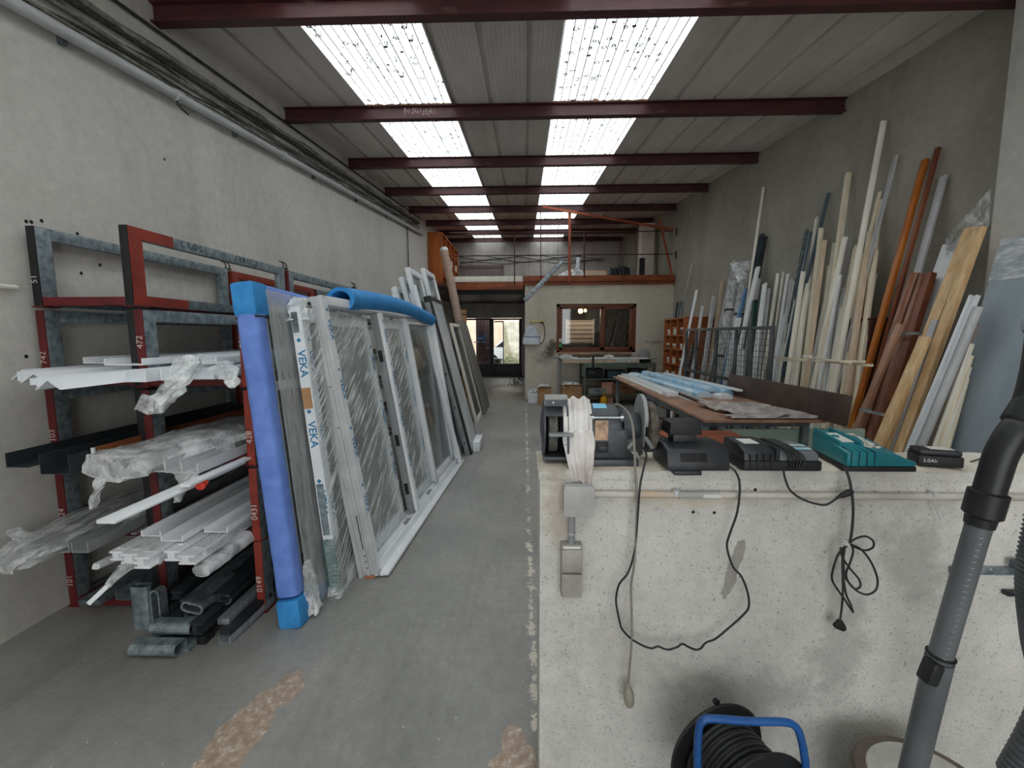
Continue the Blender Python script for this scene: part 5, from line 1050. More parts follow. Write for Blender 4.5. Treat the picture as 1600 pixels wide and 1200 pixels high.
for x0, y0, x1, y1, w, h, m, l in P: lie(x0, y0, x1, y1, w, h, Z, m, l, 'wrapped_profile', prof=[(-w/2, 0), (w/2, 0), (w/2, h*.7), (w*.3, h), (-w*.3, h), (-w/2, h*.7)])
o = lie(1.66, 6.2, 1.79, 4.22, .10, .04, Z+.058, BLUEW, 'second blue film wrapped profile stacked on top in the middle of the table', 'wrapped_profile', prof=[(-.05, 0), (.05, 0), (.05, .028), (.02, .04), (-.02, .04), (-.05, .028)])
o2 = lie(1.90, 6.1, 2.01, 4.2, .05, .02, Z+.062, WHITE, 'slim white bar lying on top beside the dark brown panel', 'pvc_strip')
for q, (xx, yy, zz) in enumerate(((1.62, 5.85, Z+.0563), (1.76, 5.0, Z+.0985))):
    par = bpy.data.objects['wrapped_profile'] if q == 0 else o; words('VEKA', .085, (xx-.04, yy, zz), V((.06, -1, 0)), V((1, .06, 0)), INK if q == 0 else VBLUE, par, 'printed_lettering')
# crumpled felt cloth at the near end
c = MB()
def cl(a, b):
    x = 1.52+a*.50-.10*b; y = 3.16+b*.55+.03*math.sin(a*9); z = Z+.012+.020*abs(math.sin(a*7+b*5))+.022*noise.noise(V((a*6, b*7, 3)))+(.035*math.exp(-((a-.3)**2+(b-.75)**2)*18))
    return V((x, y, max(z, Z+.006)))
c.grid(cl, 44, 36); tag(c.build('felt_blanket', FELT, smooth=True, thick=.01), 'crumpled grey felt cloth at the near end of the long table', 'cloth')
c = MB().grid(lambda a, b: V((1.44+a*.60+.02*math.sin(b*8), 3.135+b*.10, Z+.010+.014*abs(math.sin(b*PI))+.004*noise.noise(V((a*14, b*3, 7))))), 40, 8); tag(c.build('felt_roll', FELT, smooth=True, thick=.008), 'folded strip of grey felt right on the near edge of the long table', 'cloth')
# dark brown panel standing on the table
a0, a1 = V((2.06, 2.90, Z)), V((2.06, 4.60, Z)); c = MB().hexa([a0, a0+V((.02, 0, 0)), a1+V((.02, 0, 0)), a1, a0+V((.02, 0, .20)), a0+V((.04, 0, .20)), a1+V((.04, 0, .195)), a1+V((.02, 0, .195))]); tag(c.build('chipboard_sheet', DBOARD, bevel=.003), 'dark brown panel standing on its long edge on the long table', 'panel')
# below the table
random.seed(31)
for k in range(4): lie(1.45+.12*k, 5.9, 1.42+.13*k, 4.0-.1*k, .07, .03, .342, [WHITE, LGREY, GREYM, WHITE][k], '%s profile from the left lying on the shelf under the long table' % ORD[k], 'pvc_profile', grp='profiles under the long table')
c = MB(); tag(c.sweep([V((1.12, 5.2, .02)), V((1.24, 4.3, .62))], [(-.035, -.02), (.035, -.02), (.035, .02), (-.035, .02)], (0, 0, 1)).build('leaning_profile', WHITE, bevel=.003), 'white profile slanting up against the left side of the long table', 'profile')
carton(1002, 640, 1030, 700, 0, .4, DCARD, 'brown carton on the floor under the near part of the long table', False) if False else None
tag(MB().box(1.40, 1.95, 3.5, 3.9, .341, .50).build('blue_tub', mat('dark_blue_tub', srgb(40, 44, 84), None, 5, .5), bevel=.02), 'dark blue tub on the shelf under the near end of the table', 'tub')
tag(MB().box(1.46, 2.50, 3.300, 3.322, 0, .80).build('green_sheet', mat('pale_green_sheet', srgb(176, 196, 184), srgb(156, 178, 166), 3, .6), bevel=.003), 'pale green sheet standing on edge under the near end of the long table', 'panel')
tag(MB().box(.90, 1.30, 2.60, 2.86, 0.0, .845).box(.86, 1.34, 2.56, 2.90, .845, .875).build('orange_bench_box', BEAMW, bevel=.006), 'orange brown wooden box on the floor between the low wall and the table', 'wooden box')
# ================================================================== MESH GATE BESIDE THE RIGHT WALL
gx = 2.42; ga, gb = 4.45, 6.82; gz0, gz1 = .06, 1.575
mg = thing('mesh_gate', 'grey steel gate with square wire mesh holding back the leaning bars', 'mesh gate', (gx, (ga+gb)/2, 0))
STG = mat('grey_gate_steel', srgb(96, 100, 102), srgb(70, 74, 76), 8, .5, .3)
for z in (gz0, .95, gz1-.035): MB().box(gx-.018, gx+.018, ga, gb, z, z+.035).build('rail', STG, mg, bevel=.003)
ys = [gb-.018, gb-.42, 5.75, 5.22, 4.86, ga+.018]
for y in ys: MB().box(gx-.016, gx+.016, y-.018, y+.018, 0, gz1-.036).build('upright', STG, mg, bevel=.003)
c = MB(); 
z = gz0+.08
while z < gz1-.04: c.tube([V((gx, ga+.02, z)), V((gx, gb-.02, z))], .0026, 5); z += .062
y = ga+.07
while y < gb-.03: c.tube([V((gx+.003, y, gz0+.02)), V((gx+.003, y, gz1-.02))], .0026, 5); y += .062
c.build('wire_mesh', STG, mg)
for y in (ga+.3, gb-.3): MB().box(gx-.02, XR-.3, y-.02, y+.02, .0, .04).build('foot', STG, mg)
# ================================================================== TIMBER AND PROFILES LEANING ON THE RIGHT WALL
CNT = {}
def stick(u1, v1, u2, v2, w, t, m, prof='r', xt=3.30, xb=2.78, label=None, nm='lath', cat='lath', kind='white lath', grp=None, X1=None):
    """top seen at (u1,v1) near the wall, passing (u2,v2) on its way to the floor"""
    a = ax(u1, v1, xt); b = along(u1, v1, u2, v2, xb, .0); d = (a-b).normalized()
    n = V((-1, 0, 0)); n = (n-d*n.dot(d)).normalized(); s_ = d.cross(n).normalized()
    if s_.y > 0: s_ = -s_
    # width across (facing the camera side), thickness toward the wall
    P = {'r': [(-w/2, 0), (w/2, 0), (w/2, t), (-w/2, t)],
         'm': [(-w/2, 0), (w/2, 0), (w/2, t*.5), (w*.3, t*.6), (w*.18, t), (-w*.18, t), (-w*.3, t*.6), (-w/2, t*.5)],
         'u': [(-w/2, 0), (w/2, 0), (w/2, t), (w/2-.006, t), (w/2-.006, .006), (-w/2+.006, .006), (-w/2+.006, t), (-w/2, t)],
         'l': [(-w/2, 0), (w/2, 0), (w/2, .006), (-w/2+.006, .006), (-w/2+.006, t), (-w/2, t)],
         'g': [(-w/2, 0), (w/2, 0), (w/2, t), (w*.3, t), (w*.3, t*.6), (w*.1, t*.6), (w*.1, t), (-w*.1, t), (-w*.1, t*.6), (-w*.3, t*.6), (-w*.3, t), (-w/2, t)]}[prof]
    # bottom corner is cut so that the end sits on the floor
    lo = []; hi = []
    cutv = random.uniform(-.004, .004)
    for p, q in P:
        o = b+s_*p+n*q; k = -o.z/d.z; lo.append(o+d*(k+.001)); hi.append(a+s_*p+n*q)
    N = len(P); mb = MB().add(lo+hi, [tuple(range(N)), tuple(range(2*N-1, N-1, -1))]+[(i, (i+1) % N, N+(i+1) % N, N+i) for i in range(N)])
    if label is None:
        k = CNT.get((kind, grp), 0); CNT[(kind, grp)] = k+1
        lab = '%s %s from the far end of the %s' % (ORDL(k), kind, grp); g = grp
    else: lab, g = label, None
    return tag(mb.build(nm, m, bevel=.0012), lab, cat, g)
def ORDL(k):
    tens = ['', '', 'twenty', 'thirty', 'forty']; names_ = ORD+['seventeenth', 'eighteenth', 'nineteenth', 'twentieth']
    return names_[k] if k < 20 else tens[(k+1)//10]+('-'+ORD[(k+1) % 10-1] if (k+1) % 10 else 'ieth')
random.seed(17)
# --- far corner beside the pigeonhole shelf and behind the mesh gate
stick(1082, 411, 1062, 497, .018, .012, ALU, 'l', label='very thin grey bar rising highest beside the pigeonhole shelf', nm='thin_bar', cat='bar', xb=2.95)
stick(1066, 470, 1061, 500, .05, .03, STEELB, 'r', label='short dark blue bar standing above the pigeonhole shelf', nm='blue_bar', cat='bar', xb=3.2)
stick(1060, 472, 1056.5, 500, .03, .03, mat('navy_steel', srgb(52, 66, 86), None, 5, .5), 'u', label='darker navy bar just left of the short blue bar', nm='blue_bar', cat='bar', xb=3.2)
stick(1090, 453, 1062, 590, .05, .03, WHITE, 'l', label='white perforated angle leaning in front of the pigeonhole shelf', nm='angle_profile', cat='profile', xb=2.55, xt=3.0)
stick(1084, 540, 1072, 592, .10, .03, BLACK, 'r', label='short black board beside the white angle at the left end of the mesh gate', nm='black_board', cat='board', xb=2.62, xt=2.85)
stick(1099, 479, 1082, 592, .055, .035, WHITE, 'g', kind='white profile', grp='bars behind the mesh gate', nm='pvc_profile', cat='profile', xb=2.60, xt=3.1)
stick(1118, 464, 1100, 592, .075, .05, LGREY, 'r', label='light grey square tube behind the left part of the mesh gate', nm='square_tube', cat='profile', xb=2.64, xt=3.15)
stick(1131, 441, 1107, 592, .05, .04, BEIGEW, 'r', label='beige post with brown end behind the mesh gate', nm='wood_post', cat='post', xb=2.72)
stick(1148, 408, 1108, 592, .04, .03, LGREY, 'm', kind='white profile', grp='bars behind the mesh gate', nm='pvc_profile', cat='profile', xb=2.66, xt=3.24)
def wrapped(u1, v1, u2, v2, r, seed, label, xt=3.2, xb=2.70):
    a = ax(u1, v1, xt); b = along(u1, v1, u2, v2, xb, 0.03); o = tag(crumple(MB(), [b, b.lerp(a, .35), b.lerp(a, .7), a], [r, r*.9], [r*.8, r*.7], seed, amp=.10).build('filmed_bundle', film('dark_film', .5, 14, (2, 2, .6), tint=(.66, .66, .64, 1), lo=.36, hi=.62) if 'dark_film' not in MATS else MATS['dark_film'], smooth=True), label, 'bundle')
    d = (a-b).normalized(); c = MB()
    for k in range(3):
        p, q = perp(d); c.bar(b+p*(r*.5*(k-1)), a+p*(r*.45*(k-1)), r*.55, r*.7)
    c.build('bar_core', GREYM, o)
    for t_ in (.45, .72): MB().lathe(b.lerp(a, t_)-d*.012, d, [(0, r*.98), (.024, r*.98)], 16).build('black_tie', BLACK, o)
    return o
wrapped(1153, 412, 1122, 592, .085, 91, 'thick bundle of profiles in clear film, left of two behind the mesh gate')
wrapped(1170, 418, 1136, 592, .085, 92, 'thick bundle of profiles in clear film, right of two behind the mesh gate')
crumple(MB(), [ax(1166, 440, 3.1), ax(1161, 424, 3.1), ax(1158, 410, 3.12)], [.10, .13], [.04, .02], 95, amp=.5).build('film_tuft', FILMS, bpy.data.objects['filmed_bundle.001'], smooth=True)
stick(1194, 366, 1150, 590, .055, .05, mat('slate_steel', srgb(84, 94, 104), srgb(64, 72, 80), 6, .5, .3), 'u', label='long dark slate steel channel leaning high behind the mesh gate', nm='steel_channel', cat='bar', xt=3.29, xb=2.78)
stick(1198, 370, 1158, 590, .045, .05, ALUD, 'r', label='dark steel bar just right of the slate channel', nm='steel_bar', cat='bar', xt=3.31, xb=2.86)
stick(1194, 293, 1156, 560, .035, .025, WHITE2, 'm', label='long slim pale lath rising far above the others near the mesh gate', nm='lath', cat='lath', xt=3.31, xb=2.74)
stick(1167, 452, 1130, 592, .06, .03, mat('mid_blue_film', srgb(92, 140, 178), srgb(72, 118, 158), 4, .4), 'r', label='blue filmed flat bar behind the middle of the mesh gate', nm='blue_flat', cat='bar', xb=2.60, xt=3.05)
stick(1186, 418, 1148, 592, .085, .03, WHITE, 'r', label='wide bright white board leaning behind the mesh gate', nm='white_board', cat='board', xb=2.58, xt=3.12)
stick(1188, 436, 1160, 592, .05, .03, LGREY, 'g', kind='grey profile', grp='bars behind the mesh gate', nm='pvc_profile', cat='profile', xb=2.70, xt=3.2)
stick(1157, 497, 1138, 592, .07, .05, WHITE, 'u', kind='white profile', grp='bars behind the mesh gate', nm='pvc_profile', cat='profile', xb=2.52, xt=2.75)
stick(1183, 470, 1173, 592, .05, .05, GREEN, 'r', label='dark green square post behind the right part of the mesh gate', nm='green_post', cat='post', xb=2.66, xt=2.95)
for k, (u1, v1, u2, v2, w, m, pr) in enumerate(((1197, 443, 1178, 592, .06, WHITE, 'u'), (1203, 452, 1186, 592, .045, LGREY, 'g'), (1193, 495, 1184, 592, .05, WHITE, 'r'), (1217, 428, 1193, 592, .045, WHITE2, 'm'))):
    stick(u1, v1, u2, v2, w, .03, m, pr, kind='upright profile', grp='bars past the mesh gate', nm='pvc_profile', cat='profile', xb=2.60+.05*k, xt=3.0+.08*k)
# jagged white foam sheet behind the mesh
p = [(1138, 594), (1147, 566), (1152, 566), (1153, 556), (1157, 556), (1158, 547), (1161, 545), (1162, 592)]
tag(MB().prism([V((2.50, ax(u, v, 2.50).y, max(.0, ax(u, v, 2.50).z) if v < 590 else 0.0)) for u, v in p], (.02, 0, 0)).build('foam_sheet', WHITE, bevel=.002), 'white sheet with a stepped broken edge behind the mesh gate', 'sheet')
# --- the big row of white laths
G1 = 'white row held by the cross laths'
ROW = [ # top u,v ; through u,v ; width ; material ; profile
 (1225, 425, 1200, 600, .032, WHITE2, 'm'), (1233, 428, 1207, 600, .030, WHITE, 'm'), (1238, 436, 1213, 604, .030, LGREY, 'g'), (1246, 440, 1219, 604, .034, WHITE2, 'm'), (1251, 446, 1226, 606, .030, WHITE, 'u'),
 (1263, 359, 1224, 560, .036, GALV, 'u'), (1268, 362, 1236, 520, .026, STEELB, 'r'), (1258, 425, 1231, 606, .030, WHITE2, 'm'), (1266, 430, 1240, 608, .034, WHITE2, 'r'), (1278, 340, 1243, 610, .050, WHITE2, 'r'),
 (1286, 357, 1262, 560, .036, CREAM, 'm'), (1291, 376, 1267, 560, .032, BEIGEW, 'r'), (1297, 302, 1270, 410, .030, STEELB, 'r'), (1250, 483, 1237, 610, .042, WHITE, 'r'), (1283, 410, 1262, 612, .036, WHITE2, 'g'), (1296, 416, 1272, 612, .030, CREAM, 'm'),
 (1329, 271, 1296, 520, .040, CREAM, 'r'), (1306, 380, 1276, 600, .028, WHITE2, 'm'), (1322, 371, 1270, 616, .062, WHITE2, 'm'), (1331, 371, 1284, 616, .040, LGREY, 'g'), (1313, 420, 1288, 616, .034, WHITE, 'r'),
 (1384, 190, 1318, 540, .034, WHITE2, 'm'), (1402, 243, 1372, 360, .036, LGREY, 'u'), (1376, 300, 1300, 620, .040, CREAM, 'm'), (1378, 313, 1340, 620, .044, CREAM, 'r'), (1326, 456, 1300, 622, .040, WHITE, 'r'), (1340, 390, 1296, 622, .034, WHITE2, 'm'), (1331, 505, 1313, 626, .042, WHITE, 'u')]
random.seed(77)
for i in range(15):
    u = 1210+i*8.6; v2_ = 606+i*1.4; top = random.uniform(440, 505)-i*2.0; ROW.append((u+ (v2_-top)*random.uniform(.15, .22)+2, top, u, v2_, random.uniform(.03, .045), random.choice([WHITE, WHITE2, CREAM, WHITE2]), random.choice(['m', 'r', 'g'])))
ROW.sort(key=lambda q: q[2]+(q[3]-600)*.2)
for k, (u1, v1, u2, v2, w, m, pr) in enumerate(ROW):
    long_ = v1 < 350
    kd = {'WHITE': 'white lath'}.get(m.name, 'lath')
    kd = 'steel strip' if m in (GALV, STEELB) else ('cream lath' if m in (CREAM, BEIGEW) else ('grey profile' if m is LGREY else 'white lath'))
    stick(u1, v1, u2, v2, w, .020+.012*(k % 3), m, pr, xt=3.31 if long_ else 3.28-.055*(k % 4), xb=2.86-.05*(k % 4), kind=kd, grp=G1, nm={'steel strip': 'metal_strip', 'grey profile': 'pvc_profile'}.get(kd, 'lath'), cat={'steel strip': 'strip', 'grey profile': 'profile'}.get(kd, 'lath'))
# --- wooden bundle at the right end of the row
G2 = 'beige wooden boards right of the white row'
for k, (u1, v1, u2, v2, w, m) in enumerate(((1345, 402, 1306, 628, .05, BEIGEW), (1352, 397, 1316, 628, .045, CREAM), (1358, 390, 1323, 630, .05, BEIGEW), (1365, 386, 1331, 630, .045, BEIGEW), (1370, 392, 1340, 632, .05, CREAM), (1341, 384, 1309, 560, .03, CREAM), (1362, 362, 1335, 560, .034, CREAM), (1349, 412, 1318, 630, .05, BEIGEW))):
    stick(u1, v1, u2, v2, w, .03, m, 'm' if k % 2 else 'r', xt=3.24-.045*(k % 3), xb=2.74-.045*(k % 3), kind='board', grp=G2, nm='wood_board', cat='board')
# cross laths holding the row
for k, (p0, p1, r) in enumerate((((1198, 557), (1362, 571), .012), ((1216, 563), (1350, 565), .011), ((1255, 556), (1330, 568), .009))):
    a, b = ax(*p0, 2.66-.02*k), ax(*p1, 2.56-.02*k); c = MB().bar(a, b, r*2.2, r*1.5, (0, 0, 1)); tag(c.build('cross_lath', CREAM, bevel=.001), ['longest', 'middle', 'shortest'][k]+' of the thin cross laths holding the white row against the wall', 'lath')
tag(MB().box(*(lambda p: (p.x, p.x+.03, p.y-.05, p.y+.05, p.z-.012, p.z+.012))(ax(1259, 557, 2.54))).build('wedge_block', WHITE2, bevel=.003), 'small pale wooden wedge sitting on the cross laths', 'wedge')
# dark shelf behind
ds = thing('dark_shelf', 'dark brown open shelf standing against the right wall behind the orange bar', 'shelf', (3.2, 4.0, 0)); pa, pb = ax(1352, 498, 3.22), ax(1398, 496, 3.22)
dy0, dy1, dz = pb.y, pa.y, pa.z
MB().box(3.02, 3.33, dy0, dy0+.025, 0, dz).build('side_panel', DARKW, ds); MB().box(3.02, 3.33, dy1-.025, dy1, 0, dz).build('side_panel', DARKW, ds); MB().box(3.31, 3.33, dy0+.025, dy1-.025, 0, dz).build('back_panel', DARKW, ds)
for z in (.1, .5, .9, 1.25, dz-.025): MB().box(3.03, 3.31, dy0+.026, dy1-.026, z, z+.02).build('shelf_board', DARKW, ds)
# --- single long pieces
stick(1449, 250, 1346, 622, .050, .030, ORANGEW, 'r', label='long orange varnished bar leaning on the right wall', nm='varnished_bar', cat='bar', xt=3.31, xb=2.70)
stick(1469, 231, 1384, 540, .032, .028, MAHOG, 'r', label='long slim dark brown bar, tallest right of the orange bar', nm='brown_bar', cat='bar', xt=3.31, xb=2.80)
stick(1411, 435, 1386, 560, .018, .012, ALU, 'u', label='short thin silver strip between the orange and dark brown bars', nm='metal_strip', cat='strip', xt=3.2, xb=2.84)
stick(1477, 275, 1424, 470, .060, .02, LGREY, 'r', label='long grey flat board leaning right of the dark brown bar', nm='grey_flat', cat='board', xt=3.31, xb=2.84)
# --- brown wrapped boards
G3 = 'brown filmed boards'
for k, (u1, v1, u2, v2, w, m) in enumerate(((1432, 428, 1352, 664, .075, BROWNF), (1448, 430, 1368, 668, .075, BROWNF), (1459, 428, 1384, 672, .06, MAHOG))):
    stick(u1, v1, u2, v2, w, .045, m, 'm' if k < 2 else 'r', xt=3.10, xb=2.56-.0*k, label='%s of the three brown filmed boards strapped together' % ['leftmost', 'middle', 'rightmost'][k], nm='filmed_board', cat='board')
stick(1410, 507, 1350, 650, .05, .03, mat('pale_brown_film', srgb(176, 134, 110), None, 5, .4), 'r', label='shorter pale brown board left of the strapped brown filmed boards', nm='short_board', cat='board', xt=2.86, xb=2.50)
for k, ((u0, v0), (u1, v1)) in enumerate((((1394, 521), (1430, 522)), ((1348, 640), (1380, 641)))):
    X = 2.98 if k == 0 else 2.72; X -= .0; a, b = ax(u0, v0, X-.08), ax(u1, v1, X-.10); c = MB().box(min(a.x, b.x)-.006, min(a.x, b.x)+.0, min(a.y, b.y), max(a.y, b.y), a.z-.010, a.z+.010).box(min(a.x, b.x), min(a.x, b.x)+.09, min(a.y, b.y)-.004, min(a.y, b.y), a.z-.01, a.z+.01).box(min(a.x, b.x), min(a.x, b.x)+.09, max(a.y, b.y), max(a.y, b.y)+.004, a.z-.01, a.z+.01)
    tag(c.build('strap', GREYM), '%s grey strap around the brown filmed boards' % ['upper', 'lower'][k], 'strap')
# --- white board, pine planks, white profiles
stick(1491, 382, 1412, 600, .13, .03, WHITE, 'r', label='wide white board leaning behind the pine planks', nm='white_board', cat='board', xt=3.22, xb=2.80)
stick(1522, 357, 1396, 676, .085, .035, PINE, 'r', label='left of the two tall fresh pine planks', nm='pine_plank', cat='plank', xt=3.12, xb=2.52)
stick(1535, 357, 1418, 684, .070, .035, PINE, 'r', label='right of the two tall fresh pine planks', nm='pine_plank', cat='plank', xt=3.10, xb=2.50)
stick(1450, 527, 1388, 668, .075, .03, PINE, 'r', label='short pine board left of the tall fresh pine planks', nm='pine_plank', cat='plank', xt=2.80, xb=2.44)
stick(1464, 500, 1404, 674, .05, .02, LGREY, 'r', label='slim grey board between the short and the tall pine planks', nm='grey_strip', cat='board', xt=2.92, xb=2.54)
stick(1527, 462, 1432, 690, .050, .03, WHITE, 'u', label='bright white profile right of the fresh pine planks', nm='pvc_profile', cat='profile', xt=2.86, xb=2.46)
stick(1531, 480, 1444, 692, .050, .03, LGREY, 'm', label='light grey profile right beside the bright white profile', nm='pvc_profile', cat='profile', xt=2.84, xb=2.46)
stick(1524, 505, 1450, 696, .060, .02, mat('grey_beige_board', srgb(150, 134, 122), None, 5, .6), 'r', label='grey beige board between white profiles near the concrete pier', nm='beige_board', cat='board', xt=2.86, xb=2.50)
for k, (u1, v1, u2, v2) in enumerate(((1520, 538, 1463, 698), (1519, 556, 1469, 700), (1516, 574, 1475, 702), (1512, 592, 1481, 704))):
    stick(u1, v1, u2, v2, .028, .025, [WHITE2, CREAM, WHITE2, CREAM][k], 'm', xt=2.84, xb=2.50, kind='pale lath', grp='stack beside the concrete pier', nm='lath', cat='lath')
# clear film over the plank tops
a = ax(1490, 365, 3.20); b = ax(1545, 305, 3.2)
c = MB()
def fl(s, t):
    u = 1478+s*70; v = (372-s*78)+t*(30+s*40); p = ax(u, v, 3.14+.12*noise.noise(V((s*5, t*5, 4)))); return p
c.grid(fl, 26, 16); tag(c.build('clear_film', FILMS, smooth=True), 'crumpled clear film hanging over the tops of the pine planks', 'plastic wrap')
# big grey blue board leaning on the pier
pb_ = thing('grey_blue_board', 'wide grey blue board leaning on the concrete pier with film on its top', 'board', (2.75, 2.7, 0))
a = V((3.085, 3.06, 2.05)); b = along(1578, 392, 1510, 640, 2.66, 0)
L9 = Lean(2.60, 3.02, 3.04, 3.02, 2.08); L9.N = -L9.N
c = MB()
def q9(u, v, n): return L9.o+L9.V*v+V((0, -1, 0))*u-(L9.V.cross(V((0, 1, 0)))).normalized()*n
c.hexa([q9(0, 0, 0), q9(.55, 0, 0), q9(.55, L9.H, 0), q9(0, L9.H, 0), q9(0, 0, .035), q9(.55, 0, .035), q9(.55, L9.H, .035), q9(0, L9.H, .035)]); c.build('board_panel', mat('grey_blue_laminate', srgb(160, 172, 180), srgb(140, 152, 160), 2, .5, stretch=(3, 3, .5)), pb_, bevel=.003)
MB().hexa([q9(-.004, L9.H-.26, -.004), q9(.555, L9.H-.26, -.004), q9(.555, L9.H+.01, -.004), q9(-.004, L9.H+.01, -.004), q9(-.004, L9.H-.26, .039), q9(.555, L9.H-.26, .039), q9(.555, L9.H+.01, .039), q9(-.004, L9.H+.01, .039)]).build('film_cover', FILML, pb_)
# crack in the wall render
# ================================================================== THINGS ON AND ON THE FRONT OF THE LOW WALL
HZ = 1.099
# ---- double ended bench grinder
bg_ = thing('bench_grinder', 'large dark grey double ended bench grinder on the end of the low wall', 'bench grinder', (.24, 1.43, HZ))
gy, gz = 1.43, ay(940, 668, 1.42).z+.005
def gp(u, v, y=gy): return ay(u, v, y)
xa, xb_ = gp(895, 668).x, gp(972, 668).x; R_ = .070
MB().lathe((xa-.01, gy, gz), (1, 0, 0), [(0, .045), (.004, R_*.96), (.012, R_), (xb_-xa-.02, R_), (xb_-xa-.006, R_*.96), (xb_-xa, .05)], 32).build('motor_housing', GRIND, bg_, smooth=True)
MB().box(gp(915, 700).x, gp(973, 700).x, gy-.072, gy+.06, HZ+.018, gz+.0).build('pedestal', GRIND, bg_, bevel=.008)
MB().box(gp(912, 720).x, gp(988, 720).x, gy-.085, gy+.085, HZ-.004, HZ+.018).build('base_plate', GRIND, bg_, bevel=.006)
MB().lathe((xb_-.004, gy, gz), (1, 0, 0), [(0, .048), (.03, .045), (.058, .040), (.062, .036)], 24).build('shaft_housing', GRIND, bg_, smooth=True)
MB().lathe((xa-.045, gy, gz), (1, 0, 0), [(0, .03), (.02, .042), (.042, .045)], 24).build('shaft_housing', GRIND, bg_, smooth=True)
# tie rod with nuts
z = gz+.038; c = MB(); c.tube([V((gp(919, 648).x, gy-.072, z)), V((gp(965, 648).x, gy-.072, z))], .003, 8)
for u in (920, 964): c.lathe((gp(u, 648).x-.005, gy-.072, z), (1, 0, 0), [(0, .007), (.010, .007)], 6)
c.build('tie_rod', ALU, bg_)
for u in (919, 965): MB().box(gp(u, 648).x-.006, gp(u, 648).x+.006, gy-.074, gy-.045, z-.012, z+.012).build('rod_lug', GRIND, bg_, bevel=.002)
a = gp(930, 657, gy-.074); b = gp(950, 688, gy-.074); MB().box(a.x, b.x, gy-.0745, gy-.072, b.z, a.z).build('rating_plate', mat('worn_brass_plate', srgb(176, 146, 120), srgb(70, 56, 48), 26, .4, .5), bg_)
a = gp(932, 691, gy-.074); b = gp(950, 707, gy-.074); c = MB().box(a.x, b.x, gy-.080, gy-.072, b.z, a.z); sw = c.build('switch', BPL2, bg_, bevel=.002); MB().box(a.x+.006, b.x-.006, gy-.084, gy-.080, b.z+.006, a.z-.010).build('rocker', BPLAS, sw, bevel=.002)
c = MB(); p = gp(936, 634, gy-.02); c.grid(lambda a_, b_: V((p.x-.02+.042*a_, gy-.035+.05*b_, gz+math.sqrt(max(0, R_**2-(-.035+.05*b_)**2))+.0012)), 6, 6); c.build('blue_sticker', mat('sticker_blue', srgb(130, 200, 226), srgb(90, 170, 206), 12, .4), bg_)
# left wheel with guard
lx0, lx1 = gp(847, 670).x, gp(880, 670).x; wz = gz-.002; WR = .080
def arc_shell(x0, x1, r0, r1, a0, a1, m, nm, parent, n=26, y=gy, z=None):
    z = wz if z is None else z; pts = [(r1*math.cos(math.radians(a0+(a1-a0)*i/n)), r1*math.sin(math.radians(a0+(a1-a0)*i/n))) for i in range(n+1)]+[(r0*math.cos(math.radians(a1-(a1-a0)*i/n)), r0*math.sin(math.radians(a1-(a1-a0)*i/n))) for i in range(n+1)]
    return MB().prism([(x0, y+p, z+q) for p, q in pts], (x1-x0, 0, 0)).build(nm, m, parent, bevel=.001)
arc_shell(lx0+.004, lx1+.01, WR+.006, WR+.013, -90, 150, GRIND, 'guard_rim', bg_)
MB().lathe((lx0-.006, gy, wz), (1, 0, 0), [(0, .02), (.004, .05), (.010, WR+.012), (.014, WR+.012)], 36).build('guard_cover', GRIND, bg_, smooth=True)
MB().lathe((lx1+.006, gy, wz), (1, 0, 0), [(0, WR+.012), (.004, WR+.012)], 36).build('guard_back', GUARD, bg_, smooth=True)
MB().lathe((lx0+.016, gy-.004, wz), (1, 0, 0), [(0, .03), (.002, WR-.004), (.004, WR), (.028, WR), (.030, WR-.004), (.032, .03)], 40).build('grinding_wheel', ABRAS, bg_, smooth=True)
a = gp(852, 612, gy-.06); b = gp(876, 632, gy-.06); MB().box(lx0+.004, lx1+.006, gy-.085, gy-.035, wz+WR-.002, wz+WR+.028).build('lamp_box', mat('pale_guard_paint', srgb(170, 172, 170), srgb(130, 132, 130), 9, .5), bg_, bevel=.003)
MB().box(lx0+.006, lx1+.004, gy-.0875, gy-.085, wz+WR, wz+WR+.018).build('front_plate', GRIND, bg_); MB().lathe((lx0+.03, gy-.0875, wz+WR+.009), (0, -1, 0), [(0, .004), (.002, .004), (.003, .002)], 10).build('screw', ALU, bg_)
MB().box(lx0+.016, lx1+.022, gy-.115, gy-.083, wz-.010, wz-.001).build('tool_rest', GUARD, bg_, bevel=.002)
MB().box(lx1+.004, lx1+.010, gy-.105, gy-.03, wz-.065, wz-.01).build('rest_bracket', GRIND, bg_, bevel=.002); MB().lathe((lx1-.004, gy-.09, wz-.035), (1, 0, 0), [(0, .008), (.006, .008), (.006, .003), (.022, .003)], 8).build('wing_bolt', ALU, bg_)
MB().box(lx0+.0, lx1+.012, gy-.07, gy+.07, wz-WR-.016, wz-WR-.004).build('guard_foot', GRIND, bg_, bevel=.002)
# right side: shield plate and buffing wheel
rx = gp(1001, 660).x
shp = []
for i in range(15): t = math.radians(200-220*i/14); shp.append((.062*math.cos(t), .022+.062*math.sin(t)))
shp += [(.052, -.03), (.035, -.055), (.028, -.085), (-.012, -.098), (-.045, -.082), (-.056, -.04)]
pts = [V((rx-.022+.030*0+(-.10)*q*0, gy+p_*1.0, wz+.012+q)) for p_, q in shp]
MB().prism([(rx-.006, gy+p_*1.15, wz+.010+q*1.08) for p_, q in shp], (.004, 0, 0)).build('shield_plate', GUARD, bg_, bevel=.001)
arc_shell(rx-.006, rx+.006, .066, .070, 60, 200, GUARD, 'shield_lip', bg_, z=wz+.034)
MB().lathe((rx+.008, gy, wz), (1, 0, 0), [(0, .03), (.003, .072), (.007, .080), (.026, .080), (.031, .074), (.033, .03)], 44).build('buffing_wheel', BUFF, bg_, smooth=True)
